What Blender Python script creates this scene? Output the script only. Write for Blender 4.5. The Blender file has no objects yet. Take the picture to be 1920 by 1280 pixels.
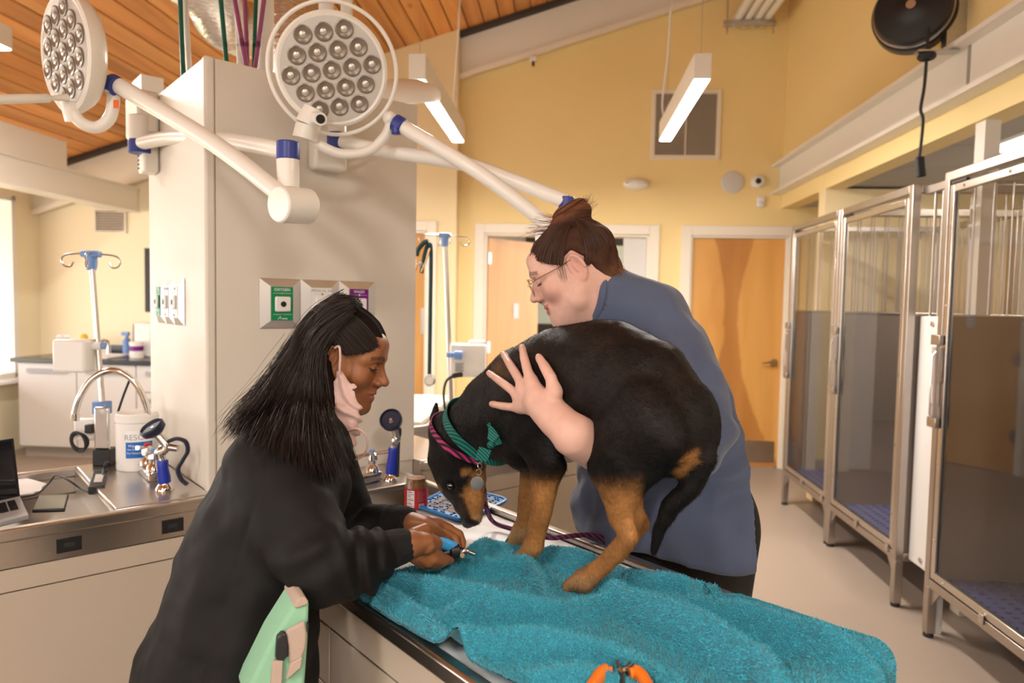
import bpy, math, random
import numpy as np
from mathutils import Matrix, Vector

# ------------------------------------------------------------------ camera, world, exposure
scene = bpy.context.scene
EYE = 1.48
FPX = 1300.0
PITCH, ROLL = 3.15, 1.05
cam_data = bpy.data.cameras.new("camera")
cam_data.sensor_width = 36.0
cam_data.lens = FPX / 1920 * 36
cam_data.clip_start = 0.05
cam = bpy.data.objects.new("camera", cam_data)
scene.collection.objects.link(cam)
CAM_R = Matrix.Rotation(math.radians(90 - PITCH), 3, 'X') @ Matrix.Rotation(math.radians(ROLL), 3, 'Z')
cam.matrix_world = Matrix.Translation((0, 0, EYE)) @ CAM_R.to_4x4()
scene.camera = cam
cam_data.dof.use_dof = True
cam_data.dof.focus_distance = 1.45
cam_data.dof.aperture_fstop = 3.4

scene.view_settings.view_transform = 'Standard'
scene.view_settings.look = 'None'
scene.view_settings.gamma = 1.0
scene.view_settings.use_curve_mapping = False
scene.view_settings.exposure = 0.45

world = bpy.data.worlds.new("daylight")
scene.world = world
world.use_nodes = True
world.node_tree.nodes["Background"].inputs[0].default_value = (1.0, 0.99, 0.98, 1)
world.node_tree.nodes["Background"].inputs[1].default_value = 5.0

C = scene.collection
sun_data = bpy.data.lights.new("sun", 'SUN')
sun_data.energy = 6.0
sun_data.angle = math.radians(1.0)
sun_data.color = (1.0, 0.95, 0.86)
sun = bpy.data.objects.new("sun", sun_data)
C.objects.link(sun)
sun.rotation_euler = Vector((0.62, 0.58, -0.53)).to_track_quat('-Z', 'Y').to_euler()


def P(px, py, d):
    """point of the place seen at photo pixel (px, py), d metres in front of the camera"""
    v = CAM_R @ Vector(((px - 960) / FPX, -(py - 640) / FPX, -1))
    v = v * (d / v.y)
    return Vector((v.x, v.y, v.z + EYE))


ROOM = Matrix.Rotation(math.radians(-4.4), 4, 'Z')      # x = across the room, y = into the room
ISL = Matrix.Rotation(math.radians(40.6), 4, 'Z')       # the treatment island stands turned in the room


def PR(px, py, r):
    """pixel -> point on the room plane at depth r, in room coordinates"""
    v = CAM_R @ Vector(((px - 960) / FPX, -(py - 640) / FPX, -1))
    v = ROOM.to_3x3().inverted() @ v
    v = v * (r / v.y)
    return Vector((v.x, v.y, v.z + EYE))


def PZ(px, py, z):
    """pixel -> world point at height z"""
    v = CAM_R @ Vector(((px - 960) / FPX, -(py - 640) / FPX, -1))
    v = v * ((z - EYE) / v.z)
    return Vector((v.x, v.y, v.z + EYE))


# ------------------------------------------------------------------ materials
MATS = {}


def mat(name, col, rough=0.5, metal=0.0, noise=0.0, nscale=20.0, bump=0.0, bscale=80.0, spec=0.5, trans=0.0,
        emit=None, estr=0.0, sss=0.0, alpha=1.0, stretch=None, col2=None, sheen=0.0, coat=0.0, ior=1.45, bdist=0.01):
    m = bpy.data.materials.new(name)
    m.use_nodes = True
    nt = m.node_tree
    b = nt.nodes["Principled BSDF"]
    c4 = (*col, 1)
    b.inputs["Base Color"].default_value = c4
    b.inputs["Roughness"].default_value = rough
    b.inputs["Metallic"].default_value = metal
    b.inputs["Specular IOR Level"].default_value = spec
    b.inputs["IOR"].default_value = ior
    if trans:
        b.inputs["Transmission Weight"].default_value = trans
    if sss:
        b.inputs["Subsurface Weight"].default_value = sss
        b.inputs["Subsurface Radius"].default_value = (0.012, 0.005, 0.003)
    if sheen:
        b.inputs["Sheen Weight"].default_value = sheen
        b.inputs["Sheen Roughness"].default_value = 0.5
    if coat:
        b.inputs["Coat Weight"].default_value = coat
    if alpha < 1:
        b.inputs["Alpha"].default_value = alpha
    if emit:
        b.inputs["Emission Color"].default_value = (*emit, 1)
        b.inputs["Emission Strength"].default_value = estr
    tc = nt.nodes.new("ShaderNodeTexCoord")
    src = tc.outputs["Object"]
    if stretch:
        mp = nt.nodes.new("ShaderNodeMapping")
        mp.inputs["Scale"].default_value = stretch
        nt.links.new(src, mp.inputs[0])
        src = mp.outputs[0]
    if noise:
        n = nt.nodes.new("ShaderNodeTexNoise")
        n.inputs["Scale"].default_value = nscale
        n.inputs["Detail"].default_value = 4
        nt.links.new(src, n.inputs[0])
        mx = nt.nodes.new("ShaderNodeMix")
        mx.data_type = 'RGBA'
        c2 = col2 if col2 else tuple(min(1, x * (1 - noise)) for x in col)
        mx.inputs[6].default_value = c4
        mx.inputs[7].default_value = (*c2, 1)
        nt.links.new(n.outputs[0], mx.inputs[0])
        nt.links.new(mx.outputs[2], b.inputs["Base Color"])
    if bump:
        n2 = nt.nodes.new("ShaderNodeTexNoise")
        n2.inputs["Scale"].default_value = bscale
        n2.inputs["Detail"].default_value = 5
        nt.links.new(src, n2.inputs[0])
        bp = nt.nodes.new("ShaderNodeBump")
        bp.inputs["Strength"].default_value = bump
        bp.inputs["Distance"].default_value = bdist
        nt.links.new(n2.outputs[0], bp.inputs["Height"])
        nt.links.new(bp.outputs[0], b.inputs["Normal"])
    MATS[name] = m
    return m


def vcol_mat(name, rough=0.5, bump=0.0, bscale=100, sss=0.0, stretch=None, spec=0.5, sheen=0.0, mottle=0.0, mscale=40, bdist=0.01):
    """material whose colour is stored per vertex in 'tint'"""
    m = mat(name, (0.5, 0.5, 0.5), rough, bump=bump, bscale=bscale, sss=sss, stretch=stretch, spec=spec, sheen=sheen, bdist=bdist)
    nt = m.node_tree
    b = nt.nodes["Principled BSDF"]
    a = nt.nodes.new("ShaderNodeVertexColor")
    a.layer_name = "tint"
    out = a.outputs[0]
    if mottle:
        n = nt.nodes.new("ShaderNodeTexNoise")
        n.inputs["Scale"].default_value = mscale
        n.inputs["Detail"].default_value = 5
        tc = nt.nodes.new("ShaderNodeTexCoord")
        nt.links.new(tc.outputs["Object"], n.inputs[0])
        mr = nt.nodes.new("ShaderNodeMapRange")
        mr.inputs["From Min"].default_value = 0.3
        mr.inputs["From Max"].default_value = 0.7
        mr.inputs["To Min"].default_value = 1 - mottle
        mr.inputs["To Max"].default_value = 1 + mottle
        nt.links.new(n.outputs[0], mr.inputs[0])
        mx = nt.nodes.new("ShaderNodeMix")
        mx.data_type = 'RGBA'
        mx.blend_type = 'MULTIPLY'
        mx.inputs[0].default_value = 1
        nt.links.new(out, mx.inputs[6])
        nt.links.new(mr.outputs[0], mx.inputs[7])
        out = mx.outputs[2]
    nt.links.new(out, b.inputs["Base Color"])
    return m


# ------------------------------------------------------------------ mesh builder
class MB:
    def __init__(self, T=None):
        self.v = []
        self.f = []
        self.T = T

    def add(self, vs, fs):
        o = len(self.v)
        if self.T is not None:
            vs = [self.T @ Vector(p) for p in vs]
        self.v += [tuple(p) for p in vs]
        self.f += [tuple(i + o for i in f) for f in fs]
        return self

    def box(self, x0, x1, y0, y1, z0, z1, M=None):
        vs = [(x, y, z) for z in (z0, z1) for y in (y0, y1) for x in (x0, x1)]
        if M is not None:
            vs = [M @ Vector(p) for p in vs]
        return self.add(vs, [(0, 2, 3, 1), (4, 5, 7, 6), (0, 1, 5, 4), (2, 6, 7, 3), (0, 4, 6, 2), (1, 3, 7, 5)])

    def prism(self, poly, fn, t0, t1):
        """poly: list of 2-D points, fn(a, b, t) -> 3-D"""
        n = len(poly)
        vs = [fn(a, b, t0) for a, b in poly] + [fn(a, b, t1) for a, b in poly]
        fs = [tuple(range(n))[::-1], tuple(range(n, 2 * n))]
        fs += [(i, (i + 1) % n, n + (i + 1) % n, n + i) for i in range(n)]
        return self.add(vs, fs)

    def tube(self, pts, r, n=10, cap=True, flat=1.0, up=None):
        pts = [Vector(p) for p in pts]
        k = len(pts)
        rs = r if hasattr(r, '__len__') else [r] * k
        vs = []
        prev = None
        for i in range(k):
            t = (pts[min(i + 1, k - 1)] - pts[max(i - 1, 0)])
            t = t.normalized() if t.length > 1e-9 else Vector((0, 0, 1))
            if prev is None:
                ref = Vector(up) if up is not None else (Vector((0, 0, 1)) if abs(t.z) < 0.9 else Vector((1, 0, 0)))
                a = (ref - t * ref.dot(t)).normalized()
            else:
                a = (prev - t * prev.dot(t))
                a = a.normalized() if a.length > 1e-6 else t.orthogonal().normalized()
            prev = a
            b = t.cross(a)
            for j in range(n):
                q = 2 * math.pi * j / n
                vs.append(pts[i] + (a * math.cos(q) + b * math.sin(q) * flat) * rs[i])
        fs = [(i * n + j, i * n + (j + 1) % n, (i + 1) * n + (j + 1) % n, (i + 1) * n + j) for i in range(k - 1) for j in range(n)]
        if cap:
            fs += [tuple(range(n))[::-1], tuple((k - 1) * n + j for j in range(n))]
        return self.add(vs, fs)

    def cyl(self, p0, p1, r0, r1=None, n=24):
        return self.tube([p0, p1], [r0, r0 if r1 is None else r1], n)

    def lathe(self, prof, M, n=32):
        """prof: (radius, height) pairs about the local z of matrix M"""
        vs = []
        for r, z in prof:
            for j in range(n):
                q = 2 * math.pi * j / n
                vs.append(M @ Vector((r * math.cos(q), r * math.sin(q), z)))
        k = len(prof)
        fs = [(i * n + j, i * n + (j + 1) % n, (i + 1) * n + (j + 1) % n, (i + 1) * n + j) for i in range(k - 1) for j in range(n)]
        fs += [tuple(range(n))[::-1], tuple((k - 1) * n + j for j in range(n))]
        return self.add(vs, fs)

    def ball(self, c, r, M=None, n=16):
        c = Vector(c)
        rr = Vector(r) if hasattr(r, '__len__') else Vector((r, r, r))
        vs = []
        h = n // 2
        for i in range(h + 1):
            th = math.pi * i / h
            for j in range(n):
                q = 2 * math.pi * j / n
                p = Vector((rr.x * math.sin(th) * math.cos(q), rr.y * math.sin(th) * math.sin(q), rr.z * math.cos(th)))
                vs.append(c + (M @ p if M is not None else p))
        fs = [(i * n + j, (i + 1) * n + j, (i + 1) * n + (j + 1) % n, i * n + (j + 1) % n) for i in range(h) for j in range(n)]
        return self.add(vs, fs)

    def torus(self, c, R, r, axis=(0, 0, 1), n=40, m=10, a0=0, a1=360):
        ax = Vector(axis).normalized()
        u = ax.orthogonal().normalized()
        w = ax.cross(u)
        full = abs(a1 - a0) >= 360
        pts = []
        k = n if not full else n + 1
        for i in range(k):
            q = math.radians(a0 + (a1 - a0) * i / (k - 1))
            pts.append(Vector(c) + (u * math.cos(q) + w * math.sin(q)) * R)
        return self.tube(pts, r, m, cap=not full)

    def build(self, name, material, parent=None, smooth=35, bevel=0.0, label=None):
        me = bpy.data.meshes.new(name)
        me.from_pydata(self.v, [], self.f)
        me.materials.append(material if not isinstance(material, str) else MATS[material])
        return link_mesh(name, me, parent, smooth, bevel, label)


def link_mesh(name, me, parent=None, smooth=35, bevel=0.0, label=None):
    if smooth:
        me.polygons.foreach_set("use_smooth", [True] * len(me.polygons))
        if smooth < 180:
            me.set_sharp_from_angle(angle=math.radians(smooth))
    me.update()
    o = bpy.data.objects.new(name, me)
    C.objects.link(o)
    if parent is not None:
        o.parent = parent
        o.matrix_parent_inverse = world_of(parent).inverted()
    if bevel:
        bv = o.modifiers.new("edge", 'BEVEL')
        bv.width = bevel
        bv.segments = 2
        bv.limit_method = 'ANGLE'
    if label:
        o["label"] = label
    return o


def world_of(o):
    m = o.matrix_basis.copy()
    p = o.parent
    if p is not None:
        return world_of(p) @ o.matrix_parent_inverse @ m
    return m


def tag(o, label=None, cat=None, group=None, kind=None):
    if label:
        o["label"] = label
    if cat:
        o["category"] = cat
    if group:
        o["group"] = group
    if kind:
        o["kind"] = kind
    return o


def thing(name, loc, label, cat, group=None, kind=None):
    o = bpy.data.objects.new(name, None)
    o.empty_display_size = 0.05
    o.location = loc
    C.objects.link(o)
    return tag(o, label, cat, group, kind)


def struct(name, mb, material, label=None, parent=None, bevel=0.0):
    o = mb.build(name, material, parent, bevel=bevel)
    o["kind"] = "structure"
    if label:
        o["label"] = label
    return o


def catmull(pts, n=8):
    """smooth curve through points"""
    pts = [np.array(p, float) for p in pts]
    out = []
    m = len(pts)
    for i in range(m - 1):
        p0, p1, p2, p3 = pts[max(i - 1, 0)], pts[i], pts[i + 1], pts[min(i + 2, m - 1)]
        for k in range(n):
            t = k / n
            out.append(0.5 * ((2 * p1) + (-p0 + p2) * t + (2 * p0 - 5 * p1 + 4 * p2 - p3) * t * t + (-p0 + 3 * p1 - 3 * p2 + p3) * t ** 3))
    out.append(pts[-1])
    return out


def text_mesh(name, s, size, M, material, parent=None, bold=False, align='CENTER', ext=0.0003):
    cu = bpy.data.curves.new(name, 'FONT')
    cu.body = s
    cu.size = size
    cu.align_x = align
    cu.align_y = 'CENTER'
    cu.extrude = ext
    o = bpy.data.objects.new(name, cu)
    C.objects.link(o)
    bpy.context.view_layer.update()
    me = bpy.data.meshes.new_from_object(o.evaluated_get(bpy.context.evaluated_depsgraph_get()))
    bpy.data.objects.remove(o)
    me.transform(M)
    me.materials.clear()
    me.materials.append(MATS[material])
    return link_mesh(name, me, parent, 0)
scene.cycles.max_bounces = 7
scene.cycles.diffuse_bounces = 4
scene.cycles.glossy_bounces = 4
scene.cycles.transmission_bounces = 5
scene.cycles.transparent_max_bounces = 8
# ------------------------------------------------------------------ palette
mat("yellow paint", (0.88, 0.69, 0.33), 0.6, noise=0.04, nscale=3, bump=0.02, bscale=200)
mat("pale cream paint", (0.86, 0.77, 0.56), 0.6, noise=0.03, nscale=3)  # cream wall colour, made paler to carry the bright daylight
mat("tag metal", (0.10, 0.10, 0.10), 0.4, 0.7)
mat("cream paint", (0.84, 0.69, 0.42), 0.6, noise=0.03, nscale=3)
mat("white paint", (0.80, 0.76, 0.69), 0.5, noise=0.03, nscale=4)
mat("trim paint", (0.80, 0.73, 0.62), 0.45)
mat("column laminate", (0.70, 0.645, 0.565), 0.45, noise=0.03, nscale=2)
mat("cabinet laminate", (0.50, 0.42, 0.335), 0.4, noise=0.04, nscale=3)
mat("grey laminate", (0.62, 0.60, 0.58), 0.45)
mat("taupe wall", (0.62, 0.55, 0.44), 0.7)
mat("green wall", (0.62, 0.62, 0.36), 0.7)
mat("tile ceiling", (0.50, 0.47, 0.44), 0.9, noise=0.1, nscale=60)
mat("dark trim", (0.05, 0.035, 0.03), 0.6)
mat("floor vinyl", (0.34, 0.27, 0.215), 0.42, noise=0.10, nscale=2.2, bump=0.02, bscale=150)
mat("base trim", (0.34, 0.30, 0.27), 0.6)
mat("steel", (0.62, 0.58, 0.54), 0.28, 1.0, noise=0.12, nscale=4, bump=0.02, bscale=40, stretch=(1, 30, 30))
mat("kennel steel", (0.50, 0.45, 0.41), 0.33, 1.0, noise=0.15, nscale=8)
mat("chrome", (0.78, 0.76, 0.73), 0.08, 1.0)
mat("plated", (0.62, 0.61, 0.60), 0.22, 1.0)
mat("galvanised", (0.62, 0.62, 0.62), 0.35, 1.0, noise=0.3, nscale=30)
mat("foil duct", (0.72, 0.71, 0.69), 0.22, 1.0, bump=0.5, bscale=25, stretch=(1, 1, 6))
mat("lamp plastic", (0.84, 0.80, 0.74), 0.32, coat=0.2)
mat("lamp plastic warm", (0.80, 0.76, 0.69), 0.35)
mat("blue plastic", (0.03, 0.05, 0.27), 0.35)
mat("light blue plastic", (0.17, 0.30, 0.62), 0.4)
mat("black plastic", (0.012, 0.012, 0.013), 0.4)
mat("black rubber", (0.02, 0.02, 0.022), 0.6)
mat("navy rubber", (0.012, 0.015, 0.04), 0.45)
mat("spray blue", (0.015, 0.035, 0.36), 0.35)
mat("black counter", (0.015, 0.015, 0.018), 0.2)
mat("screen", (0.01, 0.01, 0.012), 0.08, coat=0.5)
mat("phone glass", (0.22, 0.26, 0.25), 0.08, coat=0.5)
mat("led", (1, 1, 1), 0.5, emit=(1.0, 0.93, 0.84), estr=14)
mat("led soft", (1, 1, 1), 0.5, emit=(1.0, 0.93, 0.84), estr=3)
mat("white plastic", (0.80, 0.78, 0.75), 0.35)
mat("paper", (0.82, 0.80, 0.80), 0.7)
mat("glass", (0.82, 0.85, 0.84), 0.02, trans=1.0, ior=1.12, spec=0.5)
mat("tinted glass", (0.42, 0.40, 0.39), 0.02, trans=1.0, ior=1.2)
mat("clear plastic", (0.55, 0.5, 0.48), 0.12, trans=0.8, ior=1.3)
mat("kennel panel", (0.22, 0.18, 0.155), 0.35, noise=0.1, nscale=3)
mat("kennel grey panel", (0.15, 0.14, 0.14), 0.4)
mat("kennel floor", (0.07, 0.09, 0.24), 0.5, bump=0.4, bscale=60)
mat("green hose", (0.0, 0.10, 0.06), 0.4)
mat("purple hose", (0.27, 0.06, 0.15), 0.4)
mat("outlet green", (0.0, 0.23, 0.08), 0.4)
mat("outlet purple", (0.16, 0.0, 0.20), 0.4)
mat("outlet metal", (0.66, 0.64, 0.63), 0.35, 0.9)
mat("red label", (0.50, 0.012, 0.03), 0.35)
mat("peanut butter", (0.46, 0.22, 0.065), 0.5, noise=0.4, nscale=60, bump=0.5, bscale=80)
mat("mat blue", (0.0, 0.20, 0.55), 0.4)
mat("pb smear", (0.42, 0.27, 0.15), 0.7, noise=0.6, nscale=150, bump=0.6, bscale=150, col2=(0.15, 0.16, 0.22))
mat("orange plastic", (0.85, 0.20, 0.015), 0.35)
mat("clipper blue", (0.06, 0.36, 0.75), 0.35)
mat("mint cloth", (0.23, 0.44, 0.29), 0.8, bump=0.15, bscale=300)
mat("tan strap", (0.40, 0.30, 0.24), 0.8, bump=0.2, bscale=400)
mat("mask cloth", (0.58, 0.39, 0.35), 0.65, bump=0.2, bscale=300)
mat("label blue", (0.01, 0.13, 0.50), 0.4)
mat("gold", (0.80, 0.55, 0.30), 0.2, 1.0)
mat("lens glass", (0.9, 0.9, 0.9), 0.02, trans=1.0, ior=1.05)
mat("foliage", (0.16, 0.30, 0.08), 0.7, noise=0.5, nscale=20)
mat("purple cloth", (0.06, 0.01, 0.16), 0.7)
mat("red cap", (0.6, 0.02, 0.02), 0.3)
mat("orange sticker", (0.80, 0.15, 0.03), 0.5)
mat("yellow item", (0.8, 0.5, 0.05), 0.5)
mat("text white", (0.85, 0.85, 0.85), 0.5)
mat("text grey", (0.35, 0.35, 0.37), 0.5)
mat("text black", (0.02, 0.02, 0.02), 0.5)


def wood_mat(name, c1, c2, c3, scale, stretch, knots=False):
    m = bpy.data.materials.new(name)
    m.use_nodes = True
    nt = m.node_tree
    b = nt.nodes["Principled BSDF"]
    b.inputs["Roughness"].default_value = 0.42
    tc = nt.nodes.new("ShaderNodeTexCoord")
    oi = nt.nodes.new("ShaderNodeObjectInfo")
    mp = nt.nodes.new("ShaderNodeMapping")
    mp.inputs["Scale"].default_value = stretch
    ad = nt.nodes.new("ShaderNodeVectorMath")
    ad.operation = 'MULTIPLY_ADD'
    cb = nt.nodes.new("ShaderNodeCombineXYZ")
    nt.links.new(oi.outputs["Random"], cb.inputs[0])
    nt.links.new(oi.outputs["Random"], cb.inputs[1])
    ad.inputs[1].default_value = (37, 53, 0)
    nt.links.new(cb.outputs[0], ad.inputs[0])
    nt.links.new(tc.outputs["Object"], ad.inputs[2])
    nt.links.new(ad.outputs[0], mp.inputs[0])
    n = nt.nodes.new("ShaderNodeTexNoise")
    n.inputs["Scale"].default_value = scale
    n.inputs["Detail"].default_value = 6
    n.inputs["Distortion"].default_value = 0.6
    nt.links.new(mp.outputs[0], n.inputs[0])
    cr = nt.nodes.new("ShaderNodeValToRGB")
    cr.color_ramp.elements[0].position = 0.3
    cr.color_ramp.elements[0].color = (*c1, 1)
    cr.color_ramp.elements[1].position = 0.72
    cr.color_ramp.elements[1].color = (*c3, 1)
    e = cr.color_ramp.elements.new(0.5)
    e.color = (*c2, 1)
    nt.links.new(n.outputs[0], cr.inputs[0])
    hv = nt.nodes.new("ShaderNodeHueSaturation")
    mr = nt.nodes.new("ShaderNodeMapRange")
    mr.inputs["To Min"].default_value = 0.78
    mr.inputs["To Max"].default_value = 1.2
    nt.links.new(oi.outputs["Random"], mr.inputs[0])
    nt.links.new(mr.outputs[0], hv.inputs["Value"])
    nt.links.new(cr.outputs[0], hv.inputs["Color"])
    out = hv.outputs[0]
    if knots:
        v = nt.nodes.new("ShaderNodeTexVoronoi")
        v.inputs["Scale"].default_value = 1.0
        mp2 = nt.nodes.new("ShaderNodeMapping")
        mp2.inputs["Scale"].default_value = (3.2, 1.3, 1)
        nt.links.new(ad.outputs[0], mp2.inputs[0])
        nt.links.new(mp2.outputs[0], v.inputs[0])
        k = nt.nodes.new("ShaderNodeMapRange")
        k.inputs["From Min"].default_value = 0.03
        k.inputs["From Max"].default_value = 0.10
        k.inputs["To Min"].default_value = 0.45
        k.inputs["To Max"].default_value = 1.0
        nt.links.new(v.outputs[0], k.inputs[0])
        mx = nt.nodes.new("ShaderNodeMix")
        mx.data_type = 'RGBA'
        mx.blend_type = 'MULTIPLY'
        mx.inputs[0].default_value = 1
        nt.links.new(out, mx.inputs[6])
        nt.links.new(k.outputs[0], mx.inputs[7])
        out = mx.outputs[2]
    nt.links.new(out, b.inputs["Base Color"])
    MATS[name] = m
    return m


wood_mat("pine ceiling", (0.50, 0.19, 0.045), (0.68, 0.29, 0.075), (0.80, 0.40, 0.12), 1.0, (9, 0.5, 9), knots=True)
wood_mat("door veneer", (0.54, 0.25, 0.055), (0.64, 0.32, 0.08), (0.72, 0.38, 0.11), 1.0, (4, 4, 0.6))


def pane_mat(name, tint, refl=1.0):
    m = bpy.data.materials.new(name)
    m.use_nodes = True
    nt = m.node_tree
    nt.nodes.clear()
    out = nt.nodes.new("ShaderNodeOutputMaterial")
    tr = nt.nodes.new("ShaderNodeBsdfTransparent")
    tr.inputs[0].default_value = (*tint, 1)
    gl = nt.nodes.new("ShaderNodeBsdfGlossy")
    gl.inputs["Roughness"].default_value = 0.02
    fr = nt.nodes.new("ShaderNodeFresnel")
    fr.inputs[0].default_value = 1.5
    mu = nt.nodes.new("ShaderNodeMath")
    mu.operation = 'MULTIPLY'
    mu.inputs[1].default_value = refl
    mx = nt.nodes.new("ShaderNodeMixShader")
    ge = nt.nodes.new("ShaderNodeNewGeometry")
    inv = nt.nodes.new("ShaderNodeMath")
    inv.operation = 'SUBTRACT'
    inv.inputs[0].default_value = refl
    nt.links.new(ge.outputs["Backfacing"], inv.inputs[1])
    nt.links.new(inv.outputs[0], mu.inputs[1])
    nt.links.new(fr.outputs[0], mu.inputs[0])
    nt.links.new(mu.outputs[0], mx.inputs[0])
    nt.links.new(tr.outputs[0], mx.inputs[1])
    nt.links.new(gl.outputs[0], mx.inputs[2])
    nt.links.new(mx.outputs[0], out.inputs[0])
    MATS[name] = m


pane_mat("kennel glass", (0.86, 0.85, 0.84))
pane_mat("jar glass", (0.92, 0.92, 0.92))


def figured_door(name, sc):
    """veneer with a darker waisted figure down the middle of the leaf (room x = sc)"""
    wood_mat(name, (0.54, 0.25, 0.055), (0.64, 0.32, 0.08), (0.72, 0.38, 0.11), 1.0, (4, 4, 0.6))
    nt = MATS[name].node_tree
    b = nt.nodes["Principled BSDF"]
    src = b.inputs["Base Color"].links[0].from_socket
    tc = nt.nodes.new("ShaderNodeTexCoord")
    mp = nt.nodes.new("ShaderNodeMapping")
    mp.inputs["Rotation"].default_value = (0, 0, math.radians(4.4))
    nt.links.new(tc.outputs["Object"], mp.inputs[0])
    sx = nt.nodes.new("ShaderNodeSeparateXYZ")
    nt.links.new(mp.outputs[0], sx.inputs[0])

    def mth(op, a, b_):
        n = nt.nodes.new("ShaderNodeMath")
        n.operation = op
        for i, q in enumerate((a, b_)):
            if isinstance(q, (int, float)):
                n.inputs[i].default_value = q
            else:
                nt.links.new(q, n.inputs[i])
        return n.outputs[0]

    nz = nt.nodes.new("ShaderNodeTexNoise")
    nz.inputs["Scale"].default_value = 5
    nt.links.new(mp.outputs[0], nz.inputs[0])
    dx = mth('ABSOLUTE', mth('SUBTRACT', mth('ADD', sx.outputs[0], mth('MULTIPLY', nz.outputs[0], 0.06)), sc), 0)
    dz = mth('SUBTRACT', sx.outputs[2], 1.38)
    w = mth('ADD', 0.075, mth('MULTIPLY', mth('MULTIPLY', dz, dz), 0.22))
    k = mth('MULTIPLY', mth('SUBTRACT', w, dx), 40)
    cl = nt.nodes.new("ShaderNodeClamp")
    nt.links.new(k, cl.inputs[0])
    mx = nt.nodes.new("ShaderNodeMix")
    mx.data_type = 'RGBA'
    mx.blend_type = 'MULTIPLY'
    mx.inputs[7].default_value = (0.72, 0.62, 0.55, 1)
    nt.links.new(cl.outputs[0], mx.inputs[0])
    nt.links.new(src, mx.inputs[6])
    nt.links.new(mx.outputs[2], b.inputs["Base Color"])


figured_door("figured veneer", 1.55)
# ------------------------------------------------------------------ room shell (room coordinates: x = s, y = r)
FAR = 6.5
SR = 1.92          # upper right wall
SL = -5.2          # window wall


def ceil_z(s):
    return 4.255 + 0.305 * s


def rbox(*a):
    return MB(ROOM).box(*a)


struct("floor", rbox(-7.5, 6.5, -6, 11, -0.1, 0), "floor vinyl", "beige sheet vinyl floor")


def rake(s0, s1, r0, r1, below0, below1):
    """slab that follows the ceiling slope, between two offsets below it"""
    mb = MB(ROOM)
    vs = []
    for s in (s0, s1):
        for r in (r0, r1):
            for bl in (below1, below0):
                vs.append((s, r, ceil_z(s) - bl))
    return mb.add(vs, [(0, 1, 3, 2), (4, 6, 7, 5), (0, 4, 5, 1), (2, 3, 7, 6), (0, 2, 6, 4), (1, 5, 7, 3)])


def wall_piece(s0, s1, z0, z1=None, r0=FAR, r1=FAR + 0.14, mb=None):
    """wall block; open top follows the ceiling"""
    mb = mb or MB(ROOM)
    za, zb = (z1, z1) if z1 is not None else (ceil_z(s0), ceil_z(s1))
    vs = [(s0, r0, z0), (s1, r0, z0), (s0, r1, z0), (s1, r1, z0), (s0, r0, za), (s1, r0, zb), (s0, r1, za), (s1, r1, zb)]
    mb.add(vs, [(0, 2, 3, 1), (4, 5, 7, 6), (0, 1, 5, 4), (2, 6, 7, 3), (0, 4, 6, 2), (1, 3, 7, 5)])
    return mb


# far wall with the double opening and the single door
D1 = (-0.777, 0.749)
D2 = (1.128, 2.0)
DH = 2.13
mb = MB(ROOM)
wall_piece(-2.6, D1[0], 0, mb=mb)
wall_piece(D1[0], D1[1], DH, mb=mb)
wall_piece(D1[1], D2[0], 0, mb=mb)
wall_piece(D2[0], D2[1], DH, mb=mb)
wall_piece(D2[1], 4.2, 0, 4.6, mb=mb)
struct("wall_far", mb, "yellow paint", "yellow painted far wall with doorways")
struct("wall_far_left", wall_piece(SL - 0.14, -2.6, 0), "pale cream paint", "pale cream far wall above the black counter")
mb = MB(ROOM)
wall_piece(-2.7, -2.25, 0, r0=FAR - 0.15, r1=FAR - 0.001, mb=mb)
wall_piece(-2.25, -1.29, DH, r0=FAR - 0.15, r1=FAR - 0.001, mb=mb)
wall_piece(-1.29, -1.02, 0, r0=FAR - 0.15, r1=FAR - 0.001, mb=mb)
struct("wall_far_projection", mb, "cream paint", "projecting piece of the far wall beside the column, paler for the light on it")  # paler paint stands in for the stronger light falling here
# white rake band, rail and dark edge under the ceiling
struct("trim_1", rake(SL, SR, FAR - 0.05, FAR - 0.001, 0.03, 0.40), "white paint", "white sloping band under the ceiling")
struct("trim_2", rake(SL, SR, FAR - 0.09, FAR - 0.051, 0.37, 0.42), "trim paint", "thin white sloping rail below the band")
struct("trim_3", rake(SL, SR, FAR - 0.12, FAR - 0.002, -0.02, 0.045), "dark trim", "dark strip where ceiling meets the band")

# ceiling: boards as separate pieces
croot = thing("ceiling", (0, 0, 0), "sloping pine board ceiling", None, kind="structure")
BW = 0.148
slope = math.atan(0.305)
pm = bpy.data.meshes.new("ceiling_plank")
hw, hl, ht = BW / 2 - 0.004, 6.6, 0.012
pv = [(x, y, z) for z in (-ht, ht) for y in (-hl, hl) for x in (-hw, hw)]
ch = 0.006
pv = [(-hw + ch, -hl, -ht), (hw - ch, -hl, -ht), (hw, -hl, -ht + ch), (hw, -hl, ht), (-hw, -hl, ht), (-hw, -hl, -ht + ch)]
pv = pv + [(x, hl, z) for x, y, z in pv]
pm.from_pydata(pv, [], [(0, 1, 2, 3, 4, 5), (11, 10, 9, 8, 7, 6)] + [(i, 6 + i, 6 + (i + 1) % 6, (i + 1) % 6) for i in range(6)])
pm.materials.append(MATS["pine ceiling"])
npl = int((SR + 7.2) / (BW * math.cos(slope)))
for i in range(npl):
    s = SR - 0.03 - (i + 0.5) * BW * math.cos(slope)
    o = bpy.data.objects.new("plank", pm)
    C.objects.link(o)
    o.parent = croot
    o.matrix_basis = ROOM @ Matrix.Translation((s, 0.0, ceil_z(s) + 0.012)) @ Matrix.Rotation(-slope, 4, 'Y')
o = rake(-7.3, SR + 0.2, -6, FAR + 0.1, -0.06, -0.03).build("roof_deck", "dark trim", croot)

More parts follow.
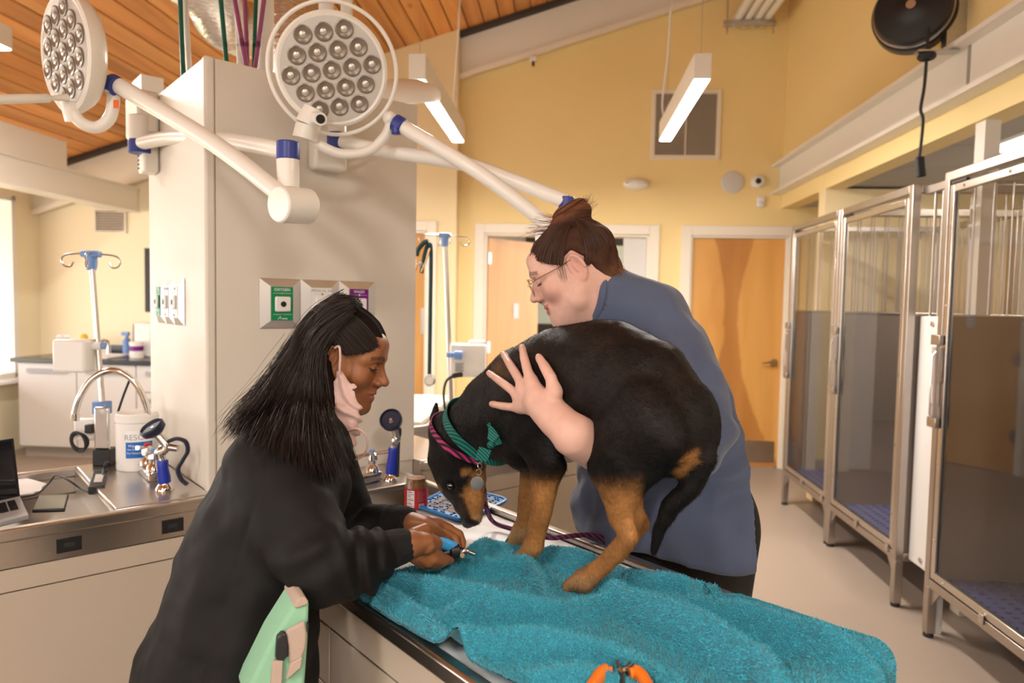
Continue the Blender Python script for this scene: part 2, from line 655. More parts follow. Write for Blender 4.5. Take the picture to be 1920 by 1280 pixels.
# right wall above the kennel alcove, steel beam on it
struct("wall_right", rbox(SR, SR + 0.14, -6, FAR, 2.38, 5.0), "yellow paint", "yellow upper right wall above the kennels")
mb = MB(ROOM)
for zz in ((2.50, 2.525), (2.745, 2.77)):
    mb.box(SR - 0.10, SR - 0.001, -5.9, FAR - 0.002, *zz)
mb.box(SR - 0.03, SR - 0.001, -5.9, FAR - 0.002, 2.525, 2.745)
struct("beam_right", mb, "white paint", "white steel beam along the right wall")
struct("trim_4", rbox(SR - 0.035, SR - 0.029, 3.52, 3.54, 2.52, 2.75), "base trim", "joint line in the right beam")
# pier between corridor and alcove, alcove shell
struct("wall_pier", rbox(SR, 4.2, 5.42, 5.55, 0, 2.38), "cream paint", "cream partition at the end of the kennel alcove")
struct("wall_alcove", rbox(3.3, 3.4, -6, 5.42, 0, 2.9), "taupe wall", "taupe back wall behind the kennels")
struct("wall_corridor", rbox(4.2, 4.3, 5.55, FAR, 0, 2.9), "green wall", "pale green corridor wall at far right")
cr2 = thing("ceiling_alcove", (0, 0, 0), "grey tiled dropped ceiling over the kennels", None, kind="structure")
for i in range(18):
    for j in range(3):
        r0 = -4.6 + i * 0.62
        s0 = SR + 0.15 + j * 0.75
        rbox(s0, s0 + 0.738, r0, r0 + 0.608, 2.40, 2.415).build("ceiling_tile", "tile ceiling", cr2)
rbox(SR + 0.14, 4.3, -6, FAR, 2.42, 2.47).build("ceiling_grid", "white paint", cr2)
struct("pillar", rbox(SR + 0.02, SR + 0.09, 3.46, 3.54, 0, 2.38), "white paint", "white square post at the front of the kennel alcove")

# left beam and box above it
mb = MB(ROOM)
for zz in ((2.29, 2.31), (2.50, 2.52)):
    mb.box(-4.32, -4.12, -5.9, FAR - 0.06, *zz)
mb.box(-4.26, -4.14, -5.9, FAR - 0.06, 2.31, 2.50)
struct("beam_left", mb, "white paint", "white steel beam at the left below the wooden ceiling")
struct("trim_5", rbox(-4.28, -4.14, 1.0, 5.5, 2.521, 2.74), "white paint", "boxed white casing on top of the left beam")

# window wall at the left, unseen wall behind the camera with windows sized for fill light


def window_wall(name, label, fn, a0, a1, top, wins, z0, z1, n0):
    mb = MB(ROOM)
    xs = [a0] + [x for w in wins for x in w] + [a1]
    for i in range(0, len(xs), 2):
        mb.box(*fn(xs[i], xs[i + 1]), 0, top)
    for w in wins:
        mb.box(*fn(*w), 0, z0)
        mb.box(*fn(*w), z1, top)
    struct(name, mb, "pale cream paint", label)
    for k, w in enumerate(wins):
        fr = thing("window_%d" % (n0 + k), (0, 0, 0), "tall white framed window", None, kind="structure")
        m = MB(ROOM)
        q = 0.05
        for a, b, c, d in ((w[0], w[0] + q, z0, z1), (w[1] - q, w[1], z0, z1), (w[0], w[1], z0, z0 + q), (w[0], w[1], z1 - q, z1),
                           ((w[0] + w[1]) / 2 - .03, (w[0] + w[1]) / 2 + .03, z0, z1)):
            m.box(*fn(a, b), c, d)
        m.build("window_frame", "white plastic", fr)


window_wall("wall_left", "cream window wall at far left", lambda a, b: (SL - 0.14, SL, a, b), -6, FAR, 2.66, [(-4, -1.2), (-.6, 2.4), (3.0, 6.22)], 0.69, 2.4, 1)
window_wall("wall_back", "cream wall with windows opposite the kennels end", lambda a, b: (a, b, -5.0, -4.86), SL, 3.4, 4.9,
            [(-4.2, -2.6), (-1.4, 0.2)], 0.8, 2.5, 4)
struct("trim_6", rbox(SL, SL + 0.14, 2.9, 6.3, 0.66, 0.69), "white plastic", "white window sill at far left")


def casing(s0, s1, h, r, name, label, w=0.09):
    mb = MB(ROOM)
    mb.box(s0 - w, s0, r - 0.025, r - 0.001, 0, h + w)
    mb.box(s1, s1 + w, r - 0.025, r - 0.001, 0, h + w)
    mb.box(s0, s1, r - 0.025, r - 0.001, h, h + w)
    mb.box(s0 - 0.001, s0 + 0.02, r - 0.001, r + 0.13, 0, h)
    mb.box(s1 - 0.02, s1 + 0.001, r - 0.001, r + 0.13, 0, h)
    mb.box(s0, s1, r - 0.001, r + 0.13, h - 0.02, h)
    return struct(name, mb, "trim paint", label, bevel=0.004)


casing(D1[0], D1[1], DH, FAR, "trim_7", "white casing of the double doorway")
casing(D2[0], D2[1], DH, FAR, "trim_8", "white casing of the closed wooden door")
casing(-2.25, -1.29, DH, FAR - 0.15, "trim_9", "white casing of the half hidden wooden door")
struct("baseboard_far", rbox(D2[1] + 0.09, 4.1, FAR - 0.012, FAR - 0.001, 0, 0.1), "base trim")
struct("baseboard_middle", rbox(D1[1] + 0.09, D2[0] - 0.09, FAR - 0.012, FAR - 0.001, 0, 0.1), "base trim")

# closed door at right
d = thing("door_1", ROOM @ Vector((1.56, FAR + 0.05, 0)), "closed orange veneer door with steel kick plate", None, kind="structure")
rbox(D2[0] + 0.022, D2[1] - 0.022, FAR + 0.03, FAR + 0.075, 0.008, DH - 0.022).build("door_leaf", "figured veneer", d)
rbox(D2[0] + 0.05, D2[1] - 0.05, FAR + 0.026, FAR + 0.03, 0.05, 0.25).build("kick_plate", "kennel steel", d)
mb = MB(ROOM)
hx = D2[1] - 0.085
mb.cyl((hx, FAR + 0.03, 0.98), (hx, FAR + 0.018, 0.98), 0.034)
mb.cyl((hx, FAR + 0.02, 0.98), (hx, FAR - 0.03, 0.98), 0.011)
mb.tube([(hx, FAR - 0.03, 0.98), (hx - 0.05, FAR - 0.032, 0.985), (hx - 0.115, FAR - 0.03, 0.978)], [0.011, 0.010, 0.008], 10)
mb.build("lever_handle", "steel", d)
# half hidden door in the projection
d = thing("door_2", ROOM @ Vector((-1.77, FAR - 0.1, 0)), "orange wooden door half hidden behind the column", None, kind="structure")
rbox(-2.23, -1.31, FAR - 0.12, FAR - 0.075, 0.008, DH - 0.022).build("door_leaf", "door veneer", d)
rbox(-1.345, -1.315, FAR - 0.13, FAR - 0.12, 1.18, 1.42).build("push_plate", "kennel steel", d)
# open leaf of the double doorway, swung into the back room, and the fixed grey leaf
d = thing("door_3", ROOM @ Vector((D1[0] + 0.03, FAR + 0.13, 0)), "orange wooden door standing open in the double doorway", None, kind="structure")
LM = ROOM @ Matrix.Translation((D1[0] + 0.03, FAR + 0.10, 0)) @ Matrix.Rotation(math.radians(52), 4, 'Z')
MB(LM).box(0, 0.74, 0, 0.045, 0.01, DH - 0.03).build("door_leaf", "door veneer", d)
MB(LM).box(0.36, 0.44, -0.006, 0, 1.33, 1.48).build("wall_plate", "grey laminate", d)
for zz in (0.3, 1.0, 1.85):
    MB(LM).box(-0.012, 0.03, -0.012, -0.001, zz, zz + 0.11).build("hinge", "kennel steel", d)
struct("door_4", rbox(0.52, D1[1] - 0.022, FAR + 0.05, FAR + 0.09, 0.01, DH - 0.02), "grey laminate", "pale grey fixed leaf at the right of the double doorway")

# back room seen through the doorway
struct("wall_back_room", rbox(-2.2, 3, 9.6, 9.7, 0, 3.0), "grey laminate", "pale grey wall of the room behind the doorway")
struct("wall_back_room_left", rbox(-2.3, -2.2, FAR + 0.14, 9.7, 0, 3.0), "white paint", "side wall of the room behind the doorway")
struct("ceiling_back_room", rbox(-2.3, 3, FAR + 0.14, 9.7, 3.0, 3.05), "white paint", "white ceiling of the room behind the doorway")
k = thing("wall_cabinet", ROOM @ Vector((0.35, 9.2, 0)), "dark cabinet with frosted glass doors in the room behind the doorway", "cabinet")
mat("dark wood", (0.045, 0.035, 0.035), 0.5, noise=0.3, nscale=10, stretch=(8, 8, 1))
mat("frosted glass", (0.55, 0.63, 0.60), 0.35)
rbox(-0.55, 1.5, 9.15, 9.59, 0, 2.35).build("carcass", "dark wood", k)
for sx in (-0.5, 0.05, 0.6):
    rbox(sx, sx + 0.48, 9.125, 9.149, 1.22, 2.25).build("glass_door", "frosted glass", k)
    rbox(sx, sx + 0.48, 9.125, 9.149, 0.1, 1.12).build("cabinet_door", "dark wood", k)
    rbox(sx + 0.42, sx + 0.435, 9.10, 9.124, 0.85, 1.08).build("handle", "steel", k)
    rbox(sx + 0.02, sx + 0.46, 9.118, 9.1245, 1.72, 1.74).build("shelf_edge", "white plastic", k)

# daylight openings are sampled through portals
for (loc, rot, sx, sy) in (((SL - 0.1, 4.6, 1.55), (0, -90, 0), 1.7, 3.2), ((SL - 0.1, 0.9, 1.55), (0, -90, 0), 1.7, 3.0),
                           ((SL - 0.1, -2.6, 1.55), (0, -90, 0), 1.7, 2.8), ((-2.0, -4.95, 1.65), (-90, 0, 180), 4.4, 1.7)):
    ld = bpy.data.lights.new("window_portal", 'AREA')
    ld.shape = 'RECTANGLE'
    ld.size, ld.size_y = sx, sy
    ld.cycles.is_portal = True
    lo = bpy.data.objects.new("window_portal", ld)
    C.objects.link(lo)
    lo.matrix_world = ROOM @ Matrix.Translation(loc) @ Matrix.Rotation(math.radians(rot[2]), 4, 'Z') @ Matrix.Rotation(math.radians(rot[1]), 4, 'Y') @ Matrix.Rotation(math.radians(rot[0]), 4, 'X')


# ------------------------------------------------------------------ linear pendant lights
def pendant(s, r0, r1, z, label, power=50, cord=None):
    c = ROOM @ Vector((s, (r0 + r1) / 2, z))
    t = thing("pendant_light", c, label, "pendant light", "linear pendant lights")
    w = 0.042
    mb = MB(ROOM)
    mb.box(s - w, s + w, r0, r1, z + 0.006, z + 0.13)
    mb.build("housing", "lamp plastic warm", t, bevel=0.002)
    MB(ROOM).box(s - w + 0.006, s + w - 0.006, r0 + 0.006, r1 - 0.006, z, z + 0.0055).build("diffuser", "led", t)
    for rr in (r0 + 0.06, r1 - 0.06):
        MB(ROOM).cyl((s, rr, z + 0.13), (s, rr, ceil_z(s)), 0.0015, n=6).build("suspension_cable", "steel", t)
    if cord:
        pts = catmull([(s, r1 - 0.05, z + 0.13), (s - 0.03, r1 - 0.03, z + 0.25), (s + 0.0, r1 - 0.06, z + 0.7), (s + 0.01, r1, ceil_z(s))], 6)
        MB(ROOM).tube(pts, 0.007, 8).build("power_cord", "white plastic", t)
    ld = bpy.data.lights.new("pendant_lamp", 'AREA')
    ld.shape = 'RECTANGLE'
    ld.size, ld.size_y = 0.07, (r1 - r0) * 0.97
    ld.energy = power
    ld.color = (1.0, 0.94, 0.86)
    lo = bpy.data.objects.new("pendant_lamp", ld)
    C.objects.link(lo)
    lo.parent = t
    lo.matrix_parent_inverse = world_of(t).inverted()
    lo.matrix_basis = ROOM @ Matrix.Translation((s, (r0 + r1) / 2, z - 0.004))
    return t


pA = PR(1312, 158, 3.62)
pendant(pA.x, 3.55, 4.85, pA.z, "linear pendant light hanging in front of the large wall grille", cord=True)
pB = PR(790, 163, 3.5)
pendant(pB.x, 3.4, 4.7, pB.z, "linear pendant light hanging right of the column", cord=True)
pendant(-3.3, 2.6, 3.9, 2.9, "linear pendant light at upper left corner of the picture")
pendant(-1.2, -1.8, -0.5, 2.7, "linear pendant light behind the viewpoint, left")
pendant(0.7, -1.8, -0.5, 2.7, "linear pendant light behind the viewpoint, right")

# panel lights added in the dropped ceiling to brighten the kennels
for r_ in (0.3, 3.9):
    t = thing("added_panel_light", ROOM @ Vector((2.6, r_, 2.39)), "flat light panel added over the %s kennels to brighten them" % ("nearer" if r_ < 2 else "further"), "ceiling light")
    rbox(2.3, 2.9, r_ - 0.3, r_ + 0.3, 2.385, 2.399).build("light_frame", "white plastic", t)
    rbox(2.32, 2.88, r_ - 0.28, r_ + 0.28, 2.382, 2.3845).build("diffuser", "led soft", t)
    ld = bpy.data.lights.new("kennel_fill_lamp", 'AREA')
    ld.size = 0.55
    ld.energy = 14
    ld.color = (1.0, 0.9, 0.76)
    lo = bpy.data.objects.new("kennel_fill_lamp", ld)
    C.objects.link(lo)
    lo.parent = t
    lo.matrix_parent_inverse = world_of(t).inverted()
    lo.matrix_basis = ROOM @ Matrix.Translation((2.6, r_, 2.378))
# ------------------------------------------------------------------ treatment island (island coordinates)
A0, A1, B0, B1, CT = 0.646, 1.376, 2.146, 2.81, 2.18


def ibox(*a):
    return MB(ISL).box(*a)


col = thing("service_column", ISL @ Vector((1.0, 2.48, 0)), "square cream service column in the middle of the tables", "column")
ibox(A0 + 0.012, A1, B0 + 0.012, B1, 0, CT).build("column_body", "column laminate", col)
MB(ISL).box(A0 - 0.001, A0 + 0.03, B0 - 0.001, B0 + 0.03, 0, CT + 0.004).build("corner_post", "column laminate", col, bevel=0.008)
ibox(A0 + 0.0305, A1, B0 + 0.004, B0 + 0.012, 0.9, CT).build("front_panel", "column laminate", col)
ibox(A0 + 0.004, A0 + 0.012, B0 + 0.0305, B1, 0.9, CT).build("side_panel", "column laminate", col)
ibox(0.715, 0.80, 3.2, 3.36, 2.18, 2.39).build("rear_casing", "column laminate", col)


def table(name, label, T, L, W, deck, outlets=(), plain=False, apron="steel"):
    """wet table: local x runs out from the column, y across"""
    org = T @ Vector((L / 2, W / 2, 0))
    t = thing(name, org, label, "table")
    z = 0.90
    MB(T).box(0.002, L - 0.02, 0.03, W - 0.03, 0.1, 0.795).build("cabinet_body", "cabinet laminate", t)
    MB(T).box(0.05, L - 0.06, 0.06, W - 0.06, 0.0, 0.1).build("plinth", "base trim", t)
    for y0, y1 in ((0.012, 0.029), (W - 0.029, W - 0.012)):
        n = max(1, round(L / 0.8))
        if plain:
            MB(T).box(0.004, L - 0.03, y0, y1, 0.11, 0.735).build("front_panel", "cabinet laminate", t, bevel=0.002)
            MB(T).box(0.004, L - 0.03, y0, y1, 0.738, 0.795).build("front_rail", "cabinet laminate", t, bevel=0.002)
            continue
        for i in range(n):
            x0, x1 = 0.004 + (L - 0.03) * i / n, (L - 0.03) * (i + 1) / n - 0.004
            MB(T).box(x0, x1, y0, y1, 0.665, 0.79).build("drawer_front", "cabinet laminate", t, bevel=0.002)
            MB(T).box(x0, x1, y0, y1, 0.60, 0.66).build("drawer_rail", "cabinet laminate", t, bevel=0.002)
            MB(T).box(x0, x1, y0, y1, 0.11, 0.545).build("cabinet_door", "cabinet laminate", t, bevel=0.002)
            MB(T).box(x0, x1, y0 + 0.008, y1 - 0.001 if y0 < 0.1 else y1 - 0.008, 0.545, 0.60).build("finger_pull", "black plastic", t)  # black strip standing in for the shade inside the recess
    # steel top: apron, rim, tray floor, basin, deck
    top = MB(T)
    rw = 0.028
    for b in ((0, L, 0, rw), (0, L, W - rw, W), (L - rw, L, rw, W - rw)):
        top.box(*b, 0.866, z)
    top.build("rim", "steel", t, bevel=0.006)
    ap = MB(T)
    ap.box(0, L - 0.012, 0.008, 0.02, 0.80, 0.866)
    ap.box(0, L - 0.012, W - 0.02, W - 0.008, 0.80, 0.866)
    ap.box(L - 0.024, L - 0.012, 0.02, W - 0.02, 0.80, 0.866)
    ap.build("apron", apron, t)
    d0, d1 = deck
    MB(T).box(0.001, d0, rw, W - rw, 0.80, z + 0.002).build("faucet_deck", "steel", t, bevel=0.004)
    ba = MB(T)
    ba.box(d0, d1, rw, W - rw, 0.798, 0.812)
    ba.box(d0, d0 + 0.004, rw, W - rw, 0.812, 0.888)
    ba.box(d1 - 0.004, d1, rw, W - rw, 0.812, 0.878)
    ba.build("basin", "steel", t)
    MB(T).lathe([(0.03, 0), (0.03, 0.002), (0.02, 0.003), (0.0, 0.001)], T @ Matrix.Translation((0, 0, 0)) if False else Matrix.Translation(((d0 + d1) / 2, W * 0.35, 0.812)), 24).build("drain", "chrome", t)
    MB(T).box(d1, L - rw, rw, W - rw, 0.80, 0.880).build("tray", "steel", t)
    for x in outlets:
        o = MB(T).box(x - 0.028, x + 0.028, 0.004, 0.008, 0.815, 0.852).build("power_outlet", "black plastic", t)
        MB(T).box(x - 0.012, x + 0.012, 0.0035, 0.0042, 0.828, 0.84).build("socket", "black rubber", o)
    return t


# local x, y of each table mapped to the island: T takes (x, y) -> (a, b)
T1 = ISL @ Matrix.Translation((0.63, B0 - 0.001, 0)) @ Matrix(((0, 1, 0, 0), (-1, 0, 0, 0), (0, 0, 1, 0), (0, 0, 0, 1)))   # x -> -b, y -> +a
T2 = ISL @ Matrix.Translation((A0 - 0.001, 2.08, 0)) @ Matrix(((-1, 0, 0, 0), (0, 1, 0, 0), (0, 0, 1, 0), (0, 0, 0, 1)))    # x -> -a, y -> +b
T3 = ISL @ Matrix.Translation((A1 + 0.001, 2.08, 0))
W1 = 0.625
table("wet_table", "long steel topped treatment table under the turquoise towel", T1, 1.68, W1, (0.275, 0.42), apron="cabinet laminate")
table("wet_table", "steel topped table with the laptop and phone, left of the column", T2, 1.75, 0.66, (0.25, 0.50), outlets=(0.11, 0.36, 0.62), plain=True)
table("wet_table", "pale fronted table behind the dog, right of the column", T3, 1.30, 0.66, (0.25, 0.5), plain=True)


# ------------------------------------------------------------------ gas outlet plates on the column
def outlet_panel(name, M, label, cols, names, w=0.118, h=0.158):
    """M: local x across, y up, z out of the wall"""
    n = len(cols)
    t = thing(name, M @ Vector((0, -h / 2, 0)), label, "gas outlet")
    for i in range(n):
        cx = (i - (n - 1) / 2) * w
        q = [(-w / 2, -h / 2), (w / 2, -h / 2), (w / 2, h / 2), (-w / 2, h / 2)]
        p = [(-w * .27, -h * .34), (w * .27, -h * .34), (w * .27, h * .34), (-w * .27, h * .34)]
        vs = [(cx + x, y, 0.002) for x, y in q] + [(cx + x, y, 0.014) for x, y in p] + [(cx + x, y, 0) for x, y in q]
        fs = [(0, 1, 5, 4), (1, 2, 6, 5), (2, 3, 7, 6), (3, 0, 4, 7), (4, 5, 6, 7), (8, 9, 1, 0), (9, 10, 2, 1), (10, 11, 3, 2), (11, 8, 0, 3), (11, 10, 9, 8)]
        MB(M).add(vs, fs).build("bevelled_plate", "outlet metal", t, smooth=0)
        pl = MB(M).box(cx - w * .265, cx + w * .265, -h * .335, h * .335, 0.0145, 0.0165).build("colour_plate", cols[i], t, bevel=0.001)
        MB(M).box(cx - w * .19, cx + w * .19, -h * .16, h * .14, 0.0165, 0.026).build("socket_block", "white plastic", t, bevel=0.006)
        MB(M).cyl((cx, -h * .01, 0.0262), (cx, -h * .01, 0.0275), 0.009, n=16).build("socket_hole", "black plastic", t)
        tm = "text grey" if cols[i] == "white plastic" else "text white"
        text_mesh("lettering", names[i], 0.0125, M @ Matrix.Translation((cx, h * .275, 0.0168)), tm, pl)
        for yy in (h * .205, -h * .215):
            MB(M).cyl((cx, yy, 0.0165), (cx, yy, 0.0178), 0.0035, n=10).build("screw", "chrome", pl)
            MB(M).box(cx - w * .22, cx + w * .22, yy - 0.0004, yy + 0.0004, 0.0165, 0.0168).build("printed_line", tm, pl)
        mb = MB(M)
        mb.tube([(cx - 0.014, -h * .31, 0.017), (cx - 0.006, -h * .255, 0.017), (cx - 0.004, -h * .31, 0.017)], 0.0009, 5)
        for k in range(3):
            mb.box(cx + 0.0 + k * 0.006, cx + 0.004 + k * 0.006, -h * .31, -h * .29, 0.0166, 0.0169)
        mb.build("maker_mark", tm, pl)
    return t


def face_matrix(origin, xdir, zdir):
    x, z = Vector(xdir).normalized(), Vector(zdir).normalized()
    y = z.cross(x)
    return Matrix(((x.x, y.x, z.x, origin[0]), (x.y, y.y, z.y, origin[1]), (x.z, y.z, z.z, origin[2]), (0, 0, 0, 1)))


U1 = (ISL @ Vector((1, 0, 0))).normalized()
U2 = (ISL @ Vector((0, 1, 0))).normalized()


def on_front(px, py):      # column face towards the right-hand table
    v = P(px, py, 1) - Vector((0, 0, EYE))
    k = (B0 + 0.003) / v.dot(U2)
    return Vector((0, 0, EYE)) + v * k


def on_side(px, py):
    v = P(px, py, 1) - Vector((0, 0, EYE))
    k = (A0 + 0.003) / v.dot(U1)
    return Vector((0, 0, EYE)) + v * k


MF = face_matrix(on_front(600, 570), U1, -U2)
outlet_panel("gas_outlet", MF, "row of green, white and purple gas outlets behind the dark haired person", ["outlet green", "white plastic", "outlet purple"], ["OXYGEN", "MEDICAL AIR", "WAGD"], 0.134, 0.158)
MS = face_matrix(on_side(321, 565), -U2, -U1)
outlet_panel("gas_outlet", MS, "row of three gas outlets on the narrow left side of the column", ["outlet green", "white plastic", "white plastic"], ["OXYGEN", "VACUUM", "AIR"], 0.105, 0.152)


# ------------------------------------------------------------------ surgical lights
def lamp_head(t, c, n, up, R=0.150, ring=0.175):
    n = Vector(n).normalized()
    x = Vector(up).cross(n).normalized()
    M = face_matrix(c, x, n)
    MB().lathe([(0.03, -0.085), (R * .55, -0.078), (R * .92, -0.055), (R * 1.04, -0.03), (R * 1.05, -0.004), (R * 1.0, 0.002), (R * .95, 0.0)], M, 56).build("lamp_housing", "lamp plastic", t)
    face = MB().lathe([(R * .95, -0.004), (R * .95, 0.001), (R * .5, 0.0012), (0.001, 0.0012)], M, 48).build("lamp_face", "lamp face", t)
    rr = R * 0.155
    sp = R * 0.385
    k = 0
    for j in range(-2, 3):
        cnt = 5 - abs(j)
        for i in range(cnt):
            u = (i - (cnt - 1) / 2) * sp
            v = j * sp * 0.87
            a = math.radians(12)
            uu, vv = u * math.cos(a) - v * math.sin(a), u * math.sin(a) + v * math.cos(a)
            Q = M @ Matrix.Translation((uu, vv, 0.0015))
            MB().lathe([(rr * 1.1, 0), (rr * 1.12, 0.003), (rr * 0.98, 0.004), (rr * .72, 0.001), (rr * .35, 0.0005), (0.0005, 0.0005)], Q, 20).build("led_lens", "lens cup", face)
            MB().lathe([(rr * .45, 0.0008), (rr * .4, 0.004), (rr * .2, 0.0055), (0.0003, 0.006)], Q, 14).build("led_core", "lens core", face)
            k += 1
    return M


mat("lamp face", (0.62, 0.60, 0.58), 0.25, 0.3)
mat("lens cup", (0.23, 0.19, 0.155), 0.3, 0.35)
mat("lens core", (0.55, 0.50, 0.44), 0.3, 0.5)


def arm(t, pts, r, name="arm"):
    MB().tube(catmull(pts, 6) if len(pts) > 2 else pts, r, 20).build(name, "lamp plastic", t)


def collar(t, p, d, r, h, name="swivel_collar", m="blue plastic"):
    p, d = Vector(p), Vector(d).normalized()
    MB().cyl(p - d * h / 2, p + d * h / 2, r, n=28).build(name, m, t, bevel=0.003)


Z = Vector((0, 0, 1))
# light on the left side of the column
wp = on_side(300, 255)
t = thing("surgical_light", wp, "surgical light turned sideways at upper left, on the column's left side", "surgical light", "surgical lights on the column")
MBm = face_matrix(on_side(287, 250), -U2, -U1)
MB(MBm).box(-0.09, 0.09, -0.02, 0.125, 0, 0.07).build("wall_bracket", "lamp plastic warm", t, bevel=0.01)
MB(MBm).box(0.00, 0.085, -0.15, -0.02, 0, 0.05).build("wall_bracket_lower", "lamp plastic warm", t, bevel=0.008)
for k in range(7):
    MB(MBm).box(0.004, 0.02, -0.135 + k * 0.014, -0.129 + k * 0.014, 0.05, 0.052).build("vent_slot", "black plastic", t)
k0 = P(262, 245, 2.42)
MB().cyl(k0 + Z * 0.05, k0 - Z * 0.075, 0.036, n=28).build("pivot_post", "lamp plastic", t, bevel=0.004)
collar(t, k0 - Z * 0.055, Z, 0.0375, 0.045)
e0 = P(540, 284, 1.86)
arm(t, [P(266, 268, 2.40), P(330, 257, 2.30), P(420, 262, 2.08), P(540, 284, 1.86)], [0.023] * 19)
collar(t, P(540, 283, 1.86), Z, 0.030, 0.048)
MB().cyl(P(540, 300, 1.86), P(541, 352, 1.86), 0.030, 0.028, n=28).build("joint_post", "lamp plastic", t)
jx = (P(590, 388, 1.80) - P(522, 380, 1.78)).normalized()
MB().cyl(P(521, 383, 1.79), P(580, 387, 1.87), 0.047, n=36).build("joint_drum", "lamp plastic", t, bevel=0.005)
arm(t, [P(530, 368, 1.82), P(400, 268, 1.93), P(222, 160, 2.05)], 0.024)
ax = (P(222, 160, 2.05) - P(400, 268, 1.93)).normalized()
collar(t, P(216, 160, 2.05), ax, 0.029, 0.03)
hc = P(120, 98, 2.02)
arm(t, [P(206, 150, 2.06), P(213, 185, 2.06), P(205, 222, 2.06), P(180, 239, 2.05), P(150, 228, 2.03), P(135, 205, 2.02)], 0.017, "yoke")
MB().cyl(P(131, 190, 2.02), P(138, 228, 2.03), 0.026, 0.022, n=24).build("yoke_socket", "lamp plastic", t)
MB().box(-0.008, 0.008, -0.012, 0.012, 0, 0.001, M=face_matrix(P(218, 195, 2.035), (1, 0, 0), (0.1, -1, 0))).build("sticker", "orange sticker", t)
n1 = Vector((-0.60, -0.79, -0.10))
M1 = lamp_head(t, hc, n1, Z, 0.158)
h0 = P(126, 183, 1.99)
MB().cyl(h0, P(95, 184, 1.95), 0.011, 0.006, n=20).build("handle_stub", "lamp plastic warm", t)
MB().tube([P(95, 184, 1.95), P(90, 184, 1.945), P(50, 185, 1.90), P(-60, 188, 1.8)], [0.008, 0.012, 0.0125, 0.0125], 18).build("handle", "lamp plastic warm", t)

# light on the column face above the outlets
wp = on_front(610, 290)
t = thing("surgical_light", wp, "round surgical light facing us above the column, nineteen lenses", "surgical light", "surgical lights on the column")
MBm = face_matrix(on_front(612, 280), U1, -U2)
MB(MBm).box(-0.065, 0.05, -0.075, 0.09, 0, 0.055).build("wall_bracket", "lamp plastic warm", t, bevel=0.012)
MB(MBm).box(-0.02, 0.0, 0.0, 0.004, 0.055, 0.057).build("vent_slot", "black plastic", t)
k0 = P(632, 262, 2.18)
MB().cyl(k0 + Z * 0.09, k0 - Z * 0.025, 0.028, n=28).build("pivot_post", "lamp plastic", t)
collar(t, k0 - Z * 0.005, Z, 0.031, 0.05)
arm(t, [P(640, 264, 2.16), P(720, 283, 2.13), P(860, 305, 2.06), P(960, 338, 2.02), P(1062, 378, 1.99)], 0.021)
collar(t, P(1062, 381, 1.99), Z, 0.0225, 0.036)
MB().cyl(P(1062, 388, 1.99), P(1058, 430, 1.99), 0.022, n=24).build("joint_post", "lamp plastic", t)
MB().cyl(P(1022, 444, 1.92), P(1062, 444, 2.0), 0.038, n=32).build("joint_drum", "lamp plastic", t, bevel=0.005)
arm(t, [P(1040, 432, 1.95), P(900, 325, 1.98), P(752, 236, 2.03)], 0.0205)
ax = (P(752, 236, 2.03) - P(900, 325, 1.98)).normalized()
collar(t, P(748, 234, 2.03), ax, 0.0255, 0.03)
collar(t, P(742, 242, 2.02), Z, 0.012, 0.03, "lock_knob")
MB().ball(P(731, 222, 2.04), 0.021).build("yoke_knuckle", "lamp plastic", t)
arm(t, [P(733, 228, 2.04), P(722, 255, 2.04), P(690, 283, 2.03), P(640, 288, 2.02), P(600, 272, 2.01), P(583, 260, 2.0)], 0.014, "yoke")
hc = P(622, 131, 2.0)
n2 = (Vector((0, 0, EYE)) - hc).normalized() + Vector((-0.05, 0, -0.02))
M2 = lamp_head(t, hc, n2, Z, 0.148)
MB().torus(P(624, 131, 2.0) - n2.normalized() * 0.02, 0.178, 0.006, n2, 64, 10).build("ring_handle", "lamp plastic", t)
MB().cyl(P(577, 235, 1.985), P(590, 205, 1.985), 0.036, 0.03, n=24).build("yoke_socket", "lamp plastic", t)
MB().cyl(P(571, 262, 1.985), P(577, 237, 1.985), 0.034, n=24).build("yoke_socket_base", "lamp plastic warm", t)
MB().cyl(P(590, 220, 1.97), P(601, 223, 1.89), 0.017, n=20).build("centre_handle", "lamp plastic", t)
MB().cyl(P(601, 223, 1.8895), P(601.2, 223.1, 1.888), 0.012, n=20).build("handle_hole", "black plastic", t)
# third light behind the column, seen edge on
t = thing("surgical_light", P(770, 185, 2.9), "surgical light head seen edge on behind the column", "surgical light", "surgical lights on the column")
M3 = lamp_head(t, P(748, 190, 2.85), (0.05, 0.34, -0.94), (0, 1, 0), 0.165)
arm(t, [P(700, 180, 2.87), P(660, 178, 2.85), P(640, 200, 2.80)], 0.02)

# ------------------------------------------------------------------ services rising from the column to the ceiling
def riser(name, label, cat, pts, r, m, group=None, n=12):
    pts = [Vector(p) for p in pts]
    o = MB().tube(catmull(pts, 6), r, n).build(name, m)
    tag(o, label, cat, group)
    return o


def on_top(px, py):
    return PZ(px, py, CT)


def top_z(p):
    q = ROOM.inverted() @ p
    return ceil_z(q.x)


